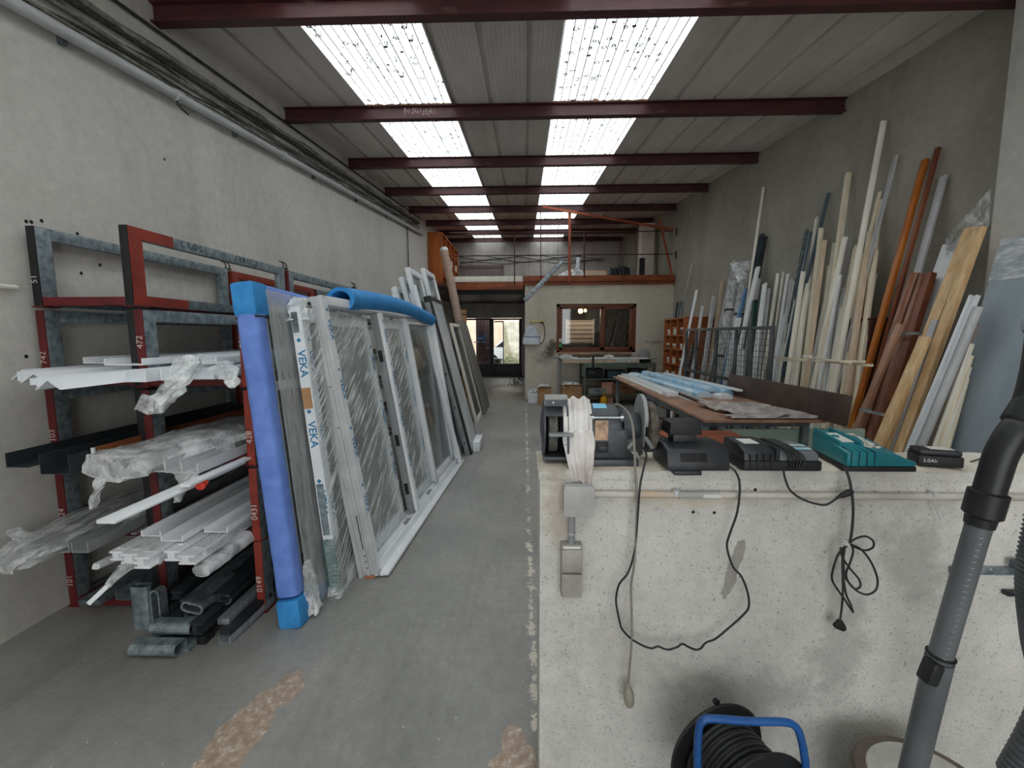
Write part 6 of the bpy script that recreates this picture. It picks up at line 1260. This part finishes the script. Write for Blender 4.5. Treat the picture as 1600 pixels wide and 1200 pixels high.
MB().lathe((rx+.040, gy, wz), (1, 0, 0), [(0, .022), (.003, .022), (.004, .012), (.014, .012), (.014, .006), (.022, .006)], 14).build('spindle_nut', BPLAS, bg_)
MB().bar((rx-.004, gy-.07, wz-.02), (rx+.014, gy-.095, wz-.05), .014, .004).build('shield_hook', GUARD, bg_)
# rag over the motor
c = MB()
def rag(s, t):
    k = max(0, (t-.42)/.58); x0 = gp(874, 650).x+.006+.088*s
    fold = .0045*math.sin(s*17+1.5*t)+.0010*math.sin(s*31+1+3*t)+.003*noise.noise(V((s*5, t*7, 2)))
    if t < .42: a_ = math.radians(60+120*(t/.42)); y = gy+(R_+.018+fold)*math.cos(a_); zz = gz+(R_+.018+fold)*math.sin(a_)
    else: y = gy-(R_+.020)-.018*min(1, k*1.6)+fold; zz = gz-.160*k
    pinch = 1-.42*max(0, (k-.35)/.65)**1.3 if k > .35 else 1+.10*math.sin(k*9)
    xc = x0+(s-.5)*.088*(pinch-1)+.010*k
    return V((xc, y, zz+.010*math.sin(s*4+.5)*k))
c.grid(rag, 46, 46); rg_ = tag(c.build('grey_rag', CLOTH, smooth=True, thick=.0022), 'dirty grey rag draped over the bench grinder and down the low wall', 'cloth')
# wall conduit, boxes
WY = 1.327
bx = thing('junction_box', 'rounded grey junction box on the left end of the low wall', 'junction box', (ay(903, 780, WY)))
a, b = ay(880.5, 757, WY-.02), ay(926.5, 803, WY-.02)
def rbox(x0, x1, z0, z1, y0, y1, r, m, nm, parent, n=5):
    pts = []
    for cx, cz, a0 in ((x1-r, z1-r, 0), (x0+r, z1-r, 90), (x0+r, z0+r, 180), (x1-r, z0+r, 270)):
        for i in range(n+1): t = math.radians(a0+90*i/n); pts.append((cx+r*math.cos(t), y0, cz+r*math.sin(t)))
    return MB().prism(pts, (0, y1-y0, 0)).build(nm, m, parent, bevel=.002)
JB = mat('grey_box_plastic', srgb(182, 182, 180), srgb(160, 160, 158), 8, .5); SCK = mat('aged_grey_plastic', srgb(166, 163, 156), srgb(142, 138, 130), 10, .55)
rbox(a.x, b.x, b.z, a.z, WY-.038, WY, .012, JB, 'box_body', bx); rbox(a.x-.001, b.x+.001, b.z-.001, a.z+.001, WY-.044, WY-.038, .013, JB, 'lid', bx)
cd = thing('wall_conduit', 'long grey white conduit running across the low wall below the ledge', 'pipe', ay(1250, 776, WY)); zc1 = ay(1000, 774, WY-.02).z
MB().tube([V((b.x, WY-.013, zc1)), V((XR-.02, WY-.013, zc1-.004))], .0105, 14).build('pipe', mat('conduit_plastic', srgb(200, 196, 188), srgb(176, 170, 160), 6, .5), cd, smooth=True)
x = ay(1057, 774, WY).x; MB().lathe((x, WY-.013, zc1), (1, 0, 0), [(0, .0125), (.006, .0125), (.008, .0112), (.12, .0112)], 14).build('sleeve', JB, cd, smooth=True)
x = ay(1000, 774, WY).x; MB().tube([V((x, WY-.013, zc1)), V((x+.12, WY-.013, zc1))], .0108, 14).build('rust_stain_sleeve', mat('rusty_plastic', srgb(196, 164, 132), srgb(186, 176, 164), 30, .7), cd, smooth=True)
x = ay(1450, 778, WY).x
for xx in (x, ay(1053, 770, WY).x, 2.4): MB().box(xx-.006, xx+.006, WY-.026, WY, zc1-.002, zc1+.016).build('clip', LGREY, cd, bevel=.002)
MB().tube([V((x, WY-.01, zc1-.01)), V((x+.03, WY-.015, zc1-.075))], .0015, 5).build('tie_end', LGREY, cd)
MB().box(ay(1094, 770, WY).x, ay(1122, 770, WY).x, WY-.0250, WY-.0238, zc1-.005, zc1+.006).build('paper_label', LABELW, cd)
vd = thing('socket_conduit', 'short vertical grey conduit between the junction box and the socket', 'pipe', ay(893, 826, WY)); xv = ay(892, 826, WY).x; zt1, zb1 = b.z-.001, ay(892, 852, WY).z
MB().tube([V((xv, WY-.016, zt1)), V((xv, WY-.016, zb1))], .0105, 14).build('pipe', GREYM, vd, smooth=True); MB().lathe((xv, WY-.016, (zt1+zb1)/2-.004), (0, 0, -1), [(0, .012), (.004, .013), (.008, .012)], 14).build('collar', JB, vd, smooth=True)
sk = thing('wall_socket', 'old grey double wall socket with flip lids at the left of the low wall', 'socket', ay(893, 892, WY)); a, b2 = ay(877, 852, WY-.03), ay(909, 932, WY-.03); zm = (a.z+b2.z)/2
MB().box(a.x, b2.x, WY-.030, WY, b2.z, a.z).build('socket_body', SCK, sk, bevel=.004)
for z0, z1 in ((zm+.002, a.z-.010), (b2.z+.002, zm-.006)): MB().box(a.x+.001, b2.x-.001, WY-.042, WY-.031, z0, z1).build('flip_lid', SCK, sk, bevel=.003)
MB().box(a.x+.006, b2.x-.006, WY-.036, WY-.031, a.z-.009, a.z-.002).build('hinge', LABELW, sk, bevel=.001)
# ---- chargers and batteries
def prismoid(x0, x1, y0, y1, z0, z1, dx, dy, m, nm, parent, bevel=.004):
    return MB().hexa([(x0, y0, z0), (x1, y0, z0), (x1, y1, z0), (x0, y1, z0), (x0+dx, y0+dy, z1), (x1-dx, y0+dy, z1), (x1-dx, y1-dy*.5, z1), (x0+dx, y1-dy*.5, z1)]).build(nm, m, parent, bevel=bevel)
c1 = thing('black_charger', 'black battery charger with slotted front and a battery on top', 'battery charger', (.51, 1.36, HZ))
xl, xr = ay(1040, 720, 1.31).x, ay(1137, 720, 1.31).x; y0, y1 = 1.292, 1.45
side = [(y0, .0), (y0, .022), (y0+.012, .060), (y0+.055, .072), (y1, .068), (y1, .0)]
MB().prism([(xl, p_, HZ+q) for p_, q in side], (xr-xl, 0, 0)).build('charger_body', BPLAS, c1, bevel=.006)
c = MB(); fz = lambda q: y0-.0012+(q-.022)*.012/.038
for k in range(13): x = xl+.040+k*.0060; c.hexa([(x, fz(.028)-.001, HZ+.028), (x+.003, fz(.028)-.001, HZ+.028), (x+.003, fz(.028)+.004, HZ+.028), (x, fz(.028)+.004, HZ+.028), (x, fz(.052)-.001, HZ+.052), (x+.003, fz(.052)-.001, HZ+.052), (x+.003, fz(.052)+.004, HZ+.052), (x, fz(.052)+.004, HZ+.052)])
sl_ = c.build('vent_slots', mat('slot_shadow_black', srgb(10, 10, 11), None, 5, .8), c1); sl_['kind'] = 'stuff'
for k in range(5): x = xl+.010+k*.020; MB().prism([(x, y0+.014, HZ+.060), (x, y0+.055, HZ+.074), (x, y1-.01, HZ+.071), (x, y1-.01, HZ+.060)], (.004, 0, 0)).build('cooling_rib', BPLAS, c1)
bz = HZ+.070; bat = MB().box(xl+.036, xl+.106, y0+.065, y0+.12, bz, bz+.030).build('battery_neck', BPLAS, c1, bevel=.004)
MB().hexa([(xl+.018, y0+.05, bz+.026), (xl+.118, y0+.05, bz+.026), (xl+.118, y0+.135, bz+.026), (xl+.018, y0+.135, bz+.026), (xl+.022, y0+.05, bz+.064), (xl+.112, y0+.05, bz+.068), (xl+.112, y0+.135, bz+.068), (xl+.022, y0+.135, bz+.064)]).build('battery_block', BPL2, c1, bevel=.005)
MB().box(xl+.02, xl+.10, y0-.004, y0+.03, HZ-.012, HZ+.001).build('lower_shell', BPLAS, c1, bevel=.003)
def wire(pts, r, m, label, nm='power_cable', Y=1.285, k=5, flat=None):
    path = smoothpath([ay(u, v, yy if yy else Y) for u, v, yy in [(q+(None,))[:3] for q in pts]], k); return tag(MB().tube(path, r, 8).build(nm, m, smooth=True), label, 'cable')
w1 = [(1137, 727, 1.31), (1150, 738, 1.30), (1156, 760, 1.295), (1152, 800), (1140, 835), (1136, 855), (1145, 885), (1158, 900), (1168, 925), (1170, 948), (1160, 962), (1140, 980), (1118, 998), (1103, 1004), (1095, 1013), (1087, 1015), (1076, 1011), (1066, 1006), (1058, 1011), (1043, 1015), (1028, 1010), (1018, 1013), (1003, 1008), (985, 997), (972, 983), (968, 970), (963, 945), (963, 930), (968, 912), (980, 897), (988, 876), (993, 850), (997, 800), (1000, 760), (1006, 730, 1.30), (1010, 712, 1.315), (1006, 700, 1.35)]
wire(w1, .0032, RUBBER, 'thin black cable hanging in a wide loop from the black charger to the grinder')
gc = wire([(955, 634, 1.44), (968, 633, 1.40), (983, 648, 1.35), (989, 670, 1.32), (991, 700, 1.31), (993, 740, 1.30), (995, 780, 1.29), (993, 850), (990, 890), (986, 915), (987, 960), (987, 1000), (984, 1040), (981, 1070)], .0036, GCABLE, 'grey cable falling straight down from the bench grinder, plug at its end')
p = ay(981, 1068, 1.285); MB().lathe(p, ay(984, 1108, 1.285)-p, [(0, .0045), (.010, .0055), (.016, .010), (.030, .0155), (.050, .0165), (.068, .014), (.076, .010), (.079, .004)], 16).build('plug', mat('beige_plug', srgb(158, 152, 138), srgb(136, 130, 116), 8, .55), gc, smooth=True)
# second charger: black body with clear-ish top and coiled lead
c2 = thing('black_battery_charger', 'black charger with white label and cable coiled round it, second from left', 'battery charger', (.76, 1.36, HZ))
xl, xr = ay(1162, 715, 1.30).x, ay(1284, 715, 1.30).x; y0, y1 = 1.295, 1.45
MB().box(xl, xr, y0, y1, HZ, HZ+.030).build('lower_body', BPL2, c2, bevel=.005)
xm2 = xl+(xr-xl)*.42
MB().prism([(xl+.002, p_, HZ+q) for p_, q in ((y0+.003, .030), (y0+.010, .056), (y0+.05, .072), (y1-.01, .072), (y1-.003, .030))], (xm2-xl-.004, 0, 0)).build('battery_housing', BPLAS, c2, bevel=.004)
MB().prism([(xm2+.008, p_, HZ+q) for p_, q in ((y0+.003, .030), (y0+.014, .050), (y0+.05, .062), (y1-.01, .058), (y1-.003, .030))], (xr-xm2-.012, 0, 0)).build('charger_top', mat('smoke_grey_plastic', srgb(112, 116, 120), srgb(90, 94, 98), 4, .3), c2, bevel=.008)
for k in range(4): x = xl+.016+k*.02; MB().box(x, x+.004, y0-.002, y0+.012, HZ+.006, HZ+.050).build('rib', BPL2, c2, bevel=.001)
MB().prism([(xl+.018, p_, HZ+q) for p_, q in ((y0+.045, .0715), (y0+.045, .0735), (y0+.10, .0742), (y0+.10, .0722))], (.045, 0, 0)).build('white_label', LABELW, c2)
MB().box(xm2-.004, xm2+.008, y0+.0, y1-.02, HZ+.030, HZ+.070).build('divider', BPL2, c2, bevel=.003)
MB().prism([(xr-.06, p_, HZ+q) for p_, q in ((y0+.03, .0575), (y0+.03, .0590), (y0+.075, .0632), (y0+.075, .0615))], (.045, 0, 0)).build('blue_label', mat('pale_blue_label', srgb(130, 180, 196), srgb(190, 205, 208), 20, .4), c2)
for k in range(5):
    x = xr-.092+k*.007; pts = [V((x, y0-.004, HZ+.01)), V((x-.006+.004*k, y0-.003, HZ+.040)), V((x-.012, y0+.015, HZ+.064)), V((x-.018, y0+.06, HZ+.070)), V((x-.022, y0+.13, HZ+.066)), V((x-.022, y1+.004, HZ+.03))]
    MB().tube(smoothpath(pts, 5), .0028, 7).build('coiled_lead', RUBBER, c2, smooth=True)
w = wire([(1224, 731, 1.30), (1226, 745), (1234, 765), (1250, 778), (1270, 786), (1288, 789), (1300, 784), (1309, 777)], .0030, RUBBER, 'short black lead curving from the second charger to a flat plug on the conduit')
p, q = ay(1307, 778, 1.282), ay(1334, 766, 1.282); MB().lathe(p, q-p, [(0, .004), (.010, .005), (.016, .008), (.036, .0105), (.048, .007), (.050, .004)], 10).build('plug', BPL2, w, smooth=True)
for s in (-1, 1): MB().tube([q-(q-p)*.1+V((0, 0, .004*s)), q+(q-p)*.35+V((0, 0, .004*s))], .0016, 6).build('prong', ALU, w)
# teal charger
c3 = thing('teal_charger', 'large teal battery charger with black base and grooves', 'battery charger', (1.02, 1.38, HZ))
Px = lambda u, v, y: ay(u, v, y).x
xl, xr = Px(1322, 715, 1.30), Px(1430, 715, 1.30); y0, y1 = 1.295, 1.50; sh = .0   # body runs back to the left
def ty(x, y): return x+sh*((y-y0)/(y1-y0))*.35
def tp(x, y, z): return (ty(x, y), y, HZ+z)
MB().hexa([tp(xl-.002, y0-.002, 0), tp(xr+.002, y0-.002, 0), tp(xr+.002, y1+.002, 0), tp(xl+.028, y1+.002, 0), tp(xl-.002, y0-.002, .015), tp(xr+.002, y0-.002, .015), tp(xr+.002, y1+.002, .015), tp(xl+.028, y1+.002, .015)]).build('base', BPL2, c3, bevel=.004)
def prof3(y):
    t = (y-y0)/(y1-y0); return .058+.022*min(1, t*1.6)
c = MB(); N = 10; vs = []
for i in range(N+1):
    y = y0+(y1-y0)*i/N; h = prof3(y); L_ = tp(xl+.028*i/N, y, 0)[0]; Rr = tp(xr, y, 0)[0]
    vs += [(L_, y, HZ+.016), (L_, y, HZ+h*.9), (L_+.008, y, HZ+h), (L_+.03, y, HZ+h+.001), ((L_+Rr)/2, y, HZ+h-.004), (Rr-.045, y, HZ+h-.012), (Rr-.015, y, HZ+h-.028), (Rr, y, HZ+.030), (Rr, y, HZ+.016)]
n9 = 9; c.add(vs, [(i*n9+j, i*n9+j+1, (i+1)*n9+j+1, (i+1)*n9+j) for i in range(N) for j in range(n9-1)]+[tuple(range(n9)), tuple(N*n9+j for j in range(n9-1, -1, -1))]+[(i*n9, (i+1)*n9, (i+1)*n9+n9-1, i*n9+n9-1) for i in range(N)])
c.build('shell', TEAL, c3, bevel=.002)
for k in range(4):
    x = xl+.010+k*.022; MB().prism([(x, p_, HZ+q) for p_, q in ((y0-.0015, .018), (y0-.0015, .050), (y0-.0005, .0595), (y0+.04, prof3(y0+.04)+.0012-.001*k), (y0+.04, prof3(y0+.04)-.002-.001*k), (y0+.002, .056), (y0+.001, .018))], (.0035, 0, 0)).build('groove_line', mat('dark_teal', srgb(12, 70, 78), None, 4, .6), c3)
for dx, w_, d0, d1 in ((.022, .045, .07, .15),): MB().prism([(xl+dx, y0+p_, HZ+prof3(y0+p_)+q) for p_, q in ((d0, .0005), (d0, .0025), (d1, .0025), (d1, .0005))], (w_, 0, 0)).build('white_label', LABELW, c3)
MB().prism([(xl+.082, y0+p_, HZ+prof3(y0+p_)+q-.006) for p_, q in ((.04, .0005), (.04, .0040), (.16, .0040), (.16, .0005))], (.045, 0, 0)).build('printed_label', mat('printed_label', srgb(206, 206, 196), srgb(70, 80, 84), 90, .5, lo=.5, hi=.56), c3)
MB().hexa([tp(xl+.070, y0+.05, .07), tp(xl+.078, y0+.05, .07), tp(xl+.078, y1-.01, .074), tp(xl+.070, y1-.01, .074), tp(xl+.070, y0+.05, .078), tp(xl+.078, y0+.05, .078), tp(xl+.078, y1-.01, .092), tp(xl+.070, y1-.01, .092)]).build('slide_rail', TEAL, c3, bevel=.002)
MB().hexa([tp(xl+.010, y0+.05, .06), tp(xl+.017, y0+.05, .06), tp(xl+.030, y1-.01, .07), tp(xl+.023, y1-.01, .07), tp(xl+.010, y0+.05, .078), tp(xl+.017, y0+.05, .078), tp(xl+.030, y1-.01, .092), tp(xl+.023, y1-.01, .092)]).build('slide_rail', TEAL, c3, bevel=.002)
lead = [(1318, 728, 1.30), (1326, 745, 1.29), (1331, 770), (1333, 800), (1331, 830), (1328, 846), (1326, 850)]
w = wire(lead, .0036, RUBBER, 'black cable from the teal charger tied in a looped bundle with a plug below')
for pts in ([(1326, 850), (1336, 842), (1352, 838), (1364, 845), (1364, 855), (1352, 860), (1338, 856), (1326, 850)], [(1326, 850), (1345, 858), (1362, 880), (1371, 905), (1368, 922), (1355, 929), (1340, 924), (1328, 912), (1320, 900), (1318, 880), (1316, 862), (1324, 852)], [(1322, 852), (1310, 866), (1302, 888), (1300, 905), (1308, 920), (1318, 934), (1325, 945), (1333, 957)], [(1314, 855), (1316, 870), (1328, 888), (1342, 905), (1344, 916), (1336, 920), (1326, 910), (1322, 896), (1328, 880), (1333, 862), (1330, 850)], [(1320, 855), (1317, 880), (1318, 905), (1322, 928), (1328, 942), (1333, 956)], [(1318, 856), (1316, 880), (1317, 920), (1315, 950), (1312, 972)]):
    MB().tube(smoothpath([ay(u, v, 1.285-.004*(i % 3)) for i, (u, v) in enumerate(pts)], 6), .0030, 7).build('cable_loop', RUBBER, w, smooth=True)
p = ay(1322, 850, 1.283); MB().lathe(p+V((-.008, 0, .003)), (1, 0, -.3), [(0, .006), (.004, .009), (.012, .009), (.016, .006)], 10).build('clear_tie', FILML, w, smooth=True); MB().tube(smoothpath([p, p+V((-.012, -.005, .012)), p+V((-.02, -.003, .026))], 4), .001, 5).build('tie_tail', LABELW, w)
p = ay(1312, 970, 1.283); x, y, z = p; MB().prism([(x-.004, y-.006, z+.004), (x+.006, y-.006, z+.004), (x+.016, y-.006, z-.012), (x+.020, y-.006, z-.026), (x+.010, y-.006, z-.032), (x-.014, y-.006, z-.022), (x-.018, y-.006, z-.014)], (0, .012, 0)).build('plug', BPL2, w, bevel=.003)
for dx, dz in ((-.014, -.022), (.010, -.030)): MB().tube([V((x+dx, y, z+dz)), V((x+dx-.001, y, z+dz-.012))], .0018, 7).build('prong', ALU, w)
# battery
c4 = thing('black_battery', 'small black battery pack with curved lettering, rightmost on the low wall', 'battery', (1.22, 1.40, HZ))
M4 = Matrix.Rotation(-.30, 3, 'Z'); o4_ = V((Px(1468, 710, 1.36), 1.375, HZ))
def b4(x, y, z): return o4_+M4 @ V((x, y, z))
def b4box(x0, x1, y0, y1, z0, z1, m, nm, bev=.003): return MB().hexa([b4(x0, y0, z0), b4(x1, y0, z0), b4(x1, y1, z0), b4(x0, y1, z0), b4(x0, y0, z1), b4(x1, y0, z1), b4(x1, y1, z1), b4(x0, y1, z1)]).build(nm, m, c4, bevel=bev)
b4box(-.055, .055, -.037, .037, 0.001, .034, BPL2, 'lower_shell', .006); b4box(-.052, .052, -.033, .035, .034, .050, BPLAS, 'upper_shell', .007)
b4box(-.02, .04, -.018, .022, .0502, .0512, LABELW, 'white_label', 0); b4box(.035, .056, -.024, .024, .010, .030, BPLAS, 'latch_button', .003)
b4box(-.0545, -.050, -.03, .03, .036, .040, BPL2, 'slide_rail', .001)
# print on the end facing left and front
words('3.0Ah', .015, b4(-.045, -.0375, .014), b4(1, 0, 0)-b4(0, 0, 0), (0, 0, 1), LABELW, c4, 'printed_lettering')
tag(MB().bar(ay(1516, 722, 1.40), ay(1534, 716, 1.42), .004, .002).lathe(ay(1534, 715, 1.42), (1, 0, 0), [(0, .003), (.006, .005), (.012, .003)], 8).build('small_screw', BLACK), 'tiny dark screw lying on the ledge right of the battery pack', 'screw')
# drill holes in the low wall
for k, (u, v) in enumerate(((946, 745), (1083, 800), (1116, 801), (1180, 765))): tag(MB().lathe(ay(u, v, 1.3305), (0, -1, 0), [(0, .006), (.0008, .005)], 9).build('drill_hole', BPL2), '%s drill hole from the left in the face of the low wall' % ORD[k], 'hole', 'drill holes in the low wall')
# steel bracket on the wall at right
o = thing('wall_bracket', 'galvanised flat bracket screwed to the low wall behind the vacuum tube', 'bracket', ay(1540, 890, WY)); a, b = ay(1484, 884, WY), ay(1596, 896, WY)
MB().box(a.x, b.x, WY-.012, WY+.002, b.z, a.z).build('plate', GALV, o, bevel=.002); q = ay(1580, 875, WY); MB().box(q.x-.02, q.x+.03, WY-.03, WY-.012, q.z-.012, q.z+.012).build('clamp', GALVD, o, bevel=.003); q = ay(1575, 922, WY); MB().box(q.x-.02, q.x+.04, WY-.02, WY, q.z-.01, q.z+.004).build('lower_clamp', BPLAS, o, bevel=.003)
for u in (1490, 1548): MB().lathe(ay(u, 890, WY-.012), (0, -1, 0), [(0, .005), (.003, .004), (.004, .001)], 8).build('screw', ALU, o)
# ================================================================== VACUUM
vc = thing('vacuum_cleaner', 'workshop vacuum with grey telescopic tube, black elbow and round drum', 'vacuum cleaner', (1.12, 1.02, 0))
VT = mat('vacuum_grey_tube', srgb(100, 104, 106), srgb(84, 88, 90), 5, .4); VB = mat('vacuum_black', srgb(34, 35, 37), srgb(24, 25, 27), 6, .4)
VY = .80; A = ay(1543, 775, VY); B = ay(1468, 1030, VY+.02); C_ = ay(1428, 1195, VY+.05); D_ = C_+(C_-B).normalized()*.30
MB().tube([A, B], .0190, 22).build('upper_tube', VT, vc, smooth=True); MB().tube([B, D_], .0222, 22).build('lower_tube', VT, vc, smooth=True)
MB().lathe(B+(A-B).normalized()*.012, B-A, [(0, .0195), (.001, .0232), (.004, .0232), (.005, .022)], 22).build('tube_collar', VB, vc, smooth=True)
dn = (B-A).normalized(); sd = V((-1, 0, 0)); MB().obox(B+dn*.020+V((-.019, -.008, 0)), (.022, .028, .045), Matrix((V((1, 0, 0)), V((0, 1, 0)), V((0, 0, 1)))).transposed() @ Matrix.Rotation(.27, 3, 'Y')).build('slide_button', VB, vc, bevel=.005)
c = MB()
for k in range(22):
    p = A.lerp(B, .22+.74*k/21); c.obox(p+V((-.009, -.0166, 0)), (.006, .004, .0022), Matrix.Identity(3))
cc = c.build('notches', ALU, vc); cc['kind'] = 'stuff'
MB().lathe(A-(B-A).normalized()*.01, (B-A), [(0, .022), (.003, .0285), (.045, .0285), (.050, .0225), (.066, .0215)], 22).build('cuff', VB, vc, smooth=True)
el = smoothpath([A-(B-A).normalized()*.0, ay(1554, 740, VY), ay(1565, 708, VY), ay(1583, 678, VY+.0), ay(1601, 655, VY+.005), ay(1617, 610, VY+.01), ay(1628, 560, VY+.02), ay(1634, 510, VY+.03)], 6)
MB().tube(el, .0225, 20, [1+.10*(i/len(el)) for i in range(len(el))]).build('elbow', VB, vc, smooth=True)
p = ay(1601, 655, VY+.005); MB().lathe(p-V((.004, 0, .012)), V((.45, .0, 1)), [(0, .027), (.004, .030), (.010, .030), (.05, .028)], 20).build('elbow_collar', VB, vc, smooth=True)
# ribbed hose
hp = smoothpath([ay(1636, 500, .84), ay(1665, 560, .86), ay(1668, 680, .90), ay(1640, 800, .92), ay(1622, 900, .92), ay(1628, 1000, .95), ay(1640, 1100, .98), V((1.20, 1.02, .42))], 14)
N = len(hp)*4; pts = []
for i in range(N): t = i/(N-1)*(len(hp)-1); k = int(min(t, len(hp)-2)); pts.append(hp[k].lerp(hp[k+1], t-k))
MB().tube(pts, .034, 18, [1.0 if i % 4 < 2 else .90 for i in range(N)]).build('ribbed_hose', mat('hose_grey', srgb(90, 94, 98), srgb(64, 68, 72), 5, .4), vc, smooth=True)
dc = V((ay(1460, 1180, 1.08).x, 1.08, 0)); 
MB().lathe(dc, (0, 0, 1), [(0, .12), (.01, .155), (.27, .165), (.285, .165), (.288, .15)], 40).build('drum', mat('drum_brown_grey', srgb(128, 118, 112), srgb(104, 94, 88), 5, .5), vc, smooth=True)
MB().lathe(dc+V((0, 0, .288)), (0, 0, 1), [(0, .165), (.010, .168), (.022, .160), (.026, .140)], 40).build('rim', mat('dusty_brown', srgb(112, 98, 92), srgb(90, 78, 72), 9, .6), vc, smooth=True)
MB().lathe(dc+V((0, 0, .310)), (0, 0, 1), [(0, .138), (.008, .132), (.014, .08)], 36).build('lid', mat('dusty_white_lid', srgb(200, 200, 194), srgb(170, 168, 162), 7, .6), vc, smooth=True)
for k in range(3): t = 2*PI*k/3+.4; MB().lathe(dc+V((.13*math.cos(t), .13*math.sin(t), .0)), (0, 0, 1), [(0, .0), (0, .022), (.012, .022)], 10).build('caster', VB, vc)
# ================================================================== CABLE REEL
cr_ = thing('cable_reel', 'black cable reel in a bright blue tubular stand before the low wall', 'cable reel', (.60, 1.12, 0))
rc_ = V((.545, 1.17, .315)); axd = V((.30, -1, 0)).normalized()
FR_ = .148
MB().lathe(rc_, axd, [(0, .03), (0, FR_), (.006, FR_+.003), (.010, FR_), (.012, .03)], 44).build('back_flange', BPL2, cr_, smooth=True)
MB().lathe(rc_+axd*.155, axd, [(0, .03), (0, FR_), (.006, FR_+.003), (.010, FR_), (.012, .03)], 44).build('front_flange', BPL2, cr_, smooth=True)
MB().lathe(rc_+axd*.012, axd, [(0, .05), (.142, .05)], 30).build('hub', BPLAS, cr_, smooth=True)
random.seed(41); pa_, pb2 = perp(axd); pts = []
turns = 10.5
for layer in range(4):
    for i in range(int(turns*20)):
        t = i/20; h = .020+(.125*(t/turns) if layer % 2 == 0 else .125*(1-t/turns)); th = 2*PI*t; r_ = .074+.0125*layer+.003*math.sin(t*2.1+layer*2)+.003*noise.noise(V((t*2, layer, 1)))
        pts.append(rc_+axd*(h+.006*math.sin(th*1.0+layer*2.3))+pa_*(r_*math.cos(th))+pb2*(r_*math.sin(th)))
MB().tube(pts, .0062, 8).build('wound_cable', RUBBER, cr_, smooth=True)
MB().lathe(rc_+pb2*(FR_+.0)*1.0-axd*.004, -axd, [(0, .009), (.010, .009), (.014, .005)], 12).build('crank_knob', BPL2, cr_, smooth=True)
MB().tube([rc_-axd*.0, rc_+axd*.20], .012, 12).build('axle', BLUEP, cr_, smooth=True)
q = [ay(1094, 1260, 1.02), ay(1090, 1190, 1.03), ay(1092, 1140, 1.04), ay(1098, 1127, 1.04), ay(1112, 1123, 1.04), ay(1170, 1127, 1.04), ay(1222, 1128, 1.04), ay(1240, 1133, 1.04), ay(1250, 1148, 1.035), ay(1258, 1190, 1.03), ay(1262, 1260, 1.02)]
path = smoothpath(q, 5); 
lo1, lo2 = V((path[0].x-.02, .98, .012)), V((path[-1].x+.03, .98, .012))
MB().tube([lo1]+path+[lo2], .0095, 14).build('stand_frame', BLUEP, cr_, smooth=True)
MB().tube([lo1+V((0, 0, 0)), V((lo1.x, 1.29, .012)), V((lo2.x, 1.29, .012)), lo2], .0095, 12).build('stand_foot', BLUEP, cr_, smooth=True)
MB().tube([V((.575-.0, 1.30, .012)), V((.60, 1.19, .325))], .0095, 12).build('stand_back_leg', BLUEP, cr_, smooth=True)

# small holes and a fixing left in the left wall
for k, (u, v) in enumerate(((41, 346), (49, 347), (65, 345), (121, 365), (127, 427), (156, 414), (41, 557), (257, 249))):
    p = ax(u, v, XL); tag(MB().lathe(p-V((.0005, 0, 0)), (1, 0, 0), [(0, .011), (.0015, .009)], 9).build('drill_hole', BPL2), ['first hole from the left of the row above the left end of the rack', 'second hole from the left of the row above the rack corner', 'third hole from the left of the row above the rack corner', 'lone hole in the left wall above the rear top rail', 'hole in the left wall seen low through the rear top rail', 'hole in the left wall seen high through the rear top rail', 'hole in the left wall low beside the white profiles', 'small hole high in the left wall above the rack'][k], 'hole', 'drill holes in the left wall')

# old cables looped along the top of the street wall
random.seed(61)
for k in range(4):
    pts = [V((XL+.3+i*.42, YD-.02-.006*k, 4.22-.07*k+.05*math.sin(i*1.3+k*2)+random.uniform(-.02, .02))) for i in range(13)]
    tag(MB().tube(smoothpath(pts, 3), .010, 6).build('wall_cable', CB, smooth=True), '%s from the top of the dark cables sagging along the street wall' % ORD[k], 'cable', 'cables on the street wall')
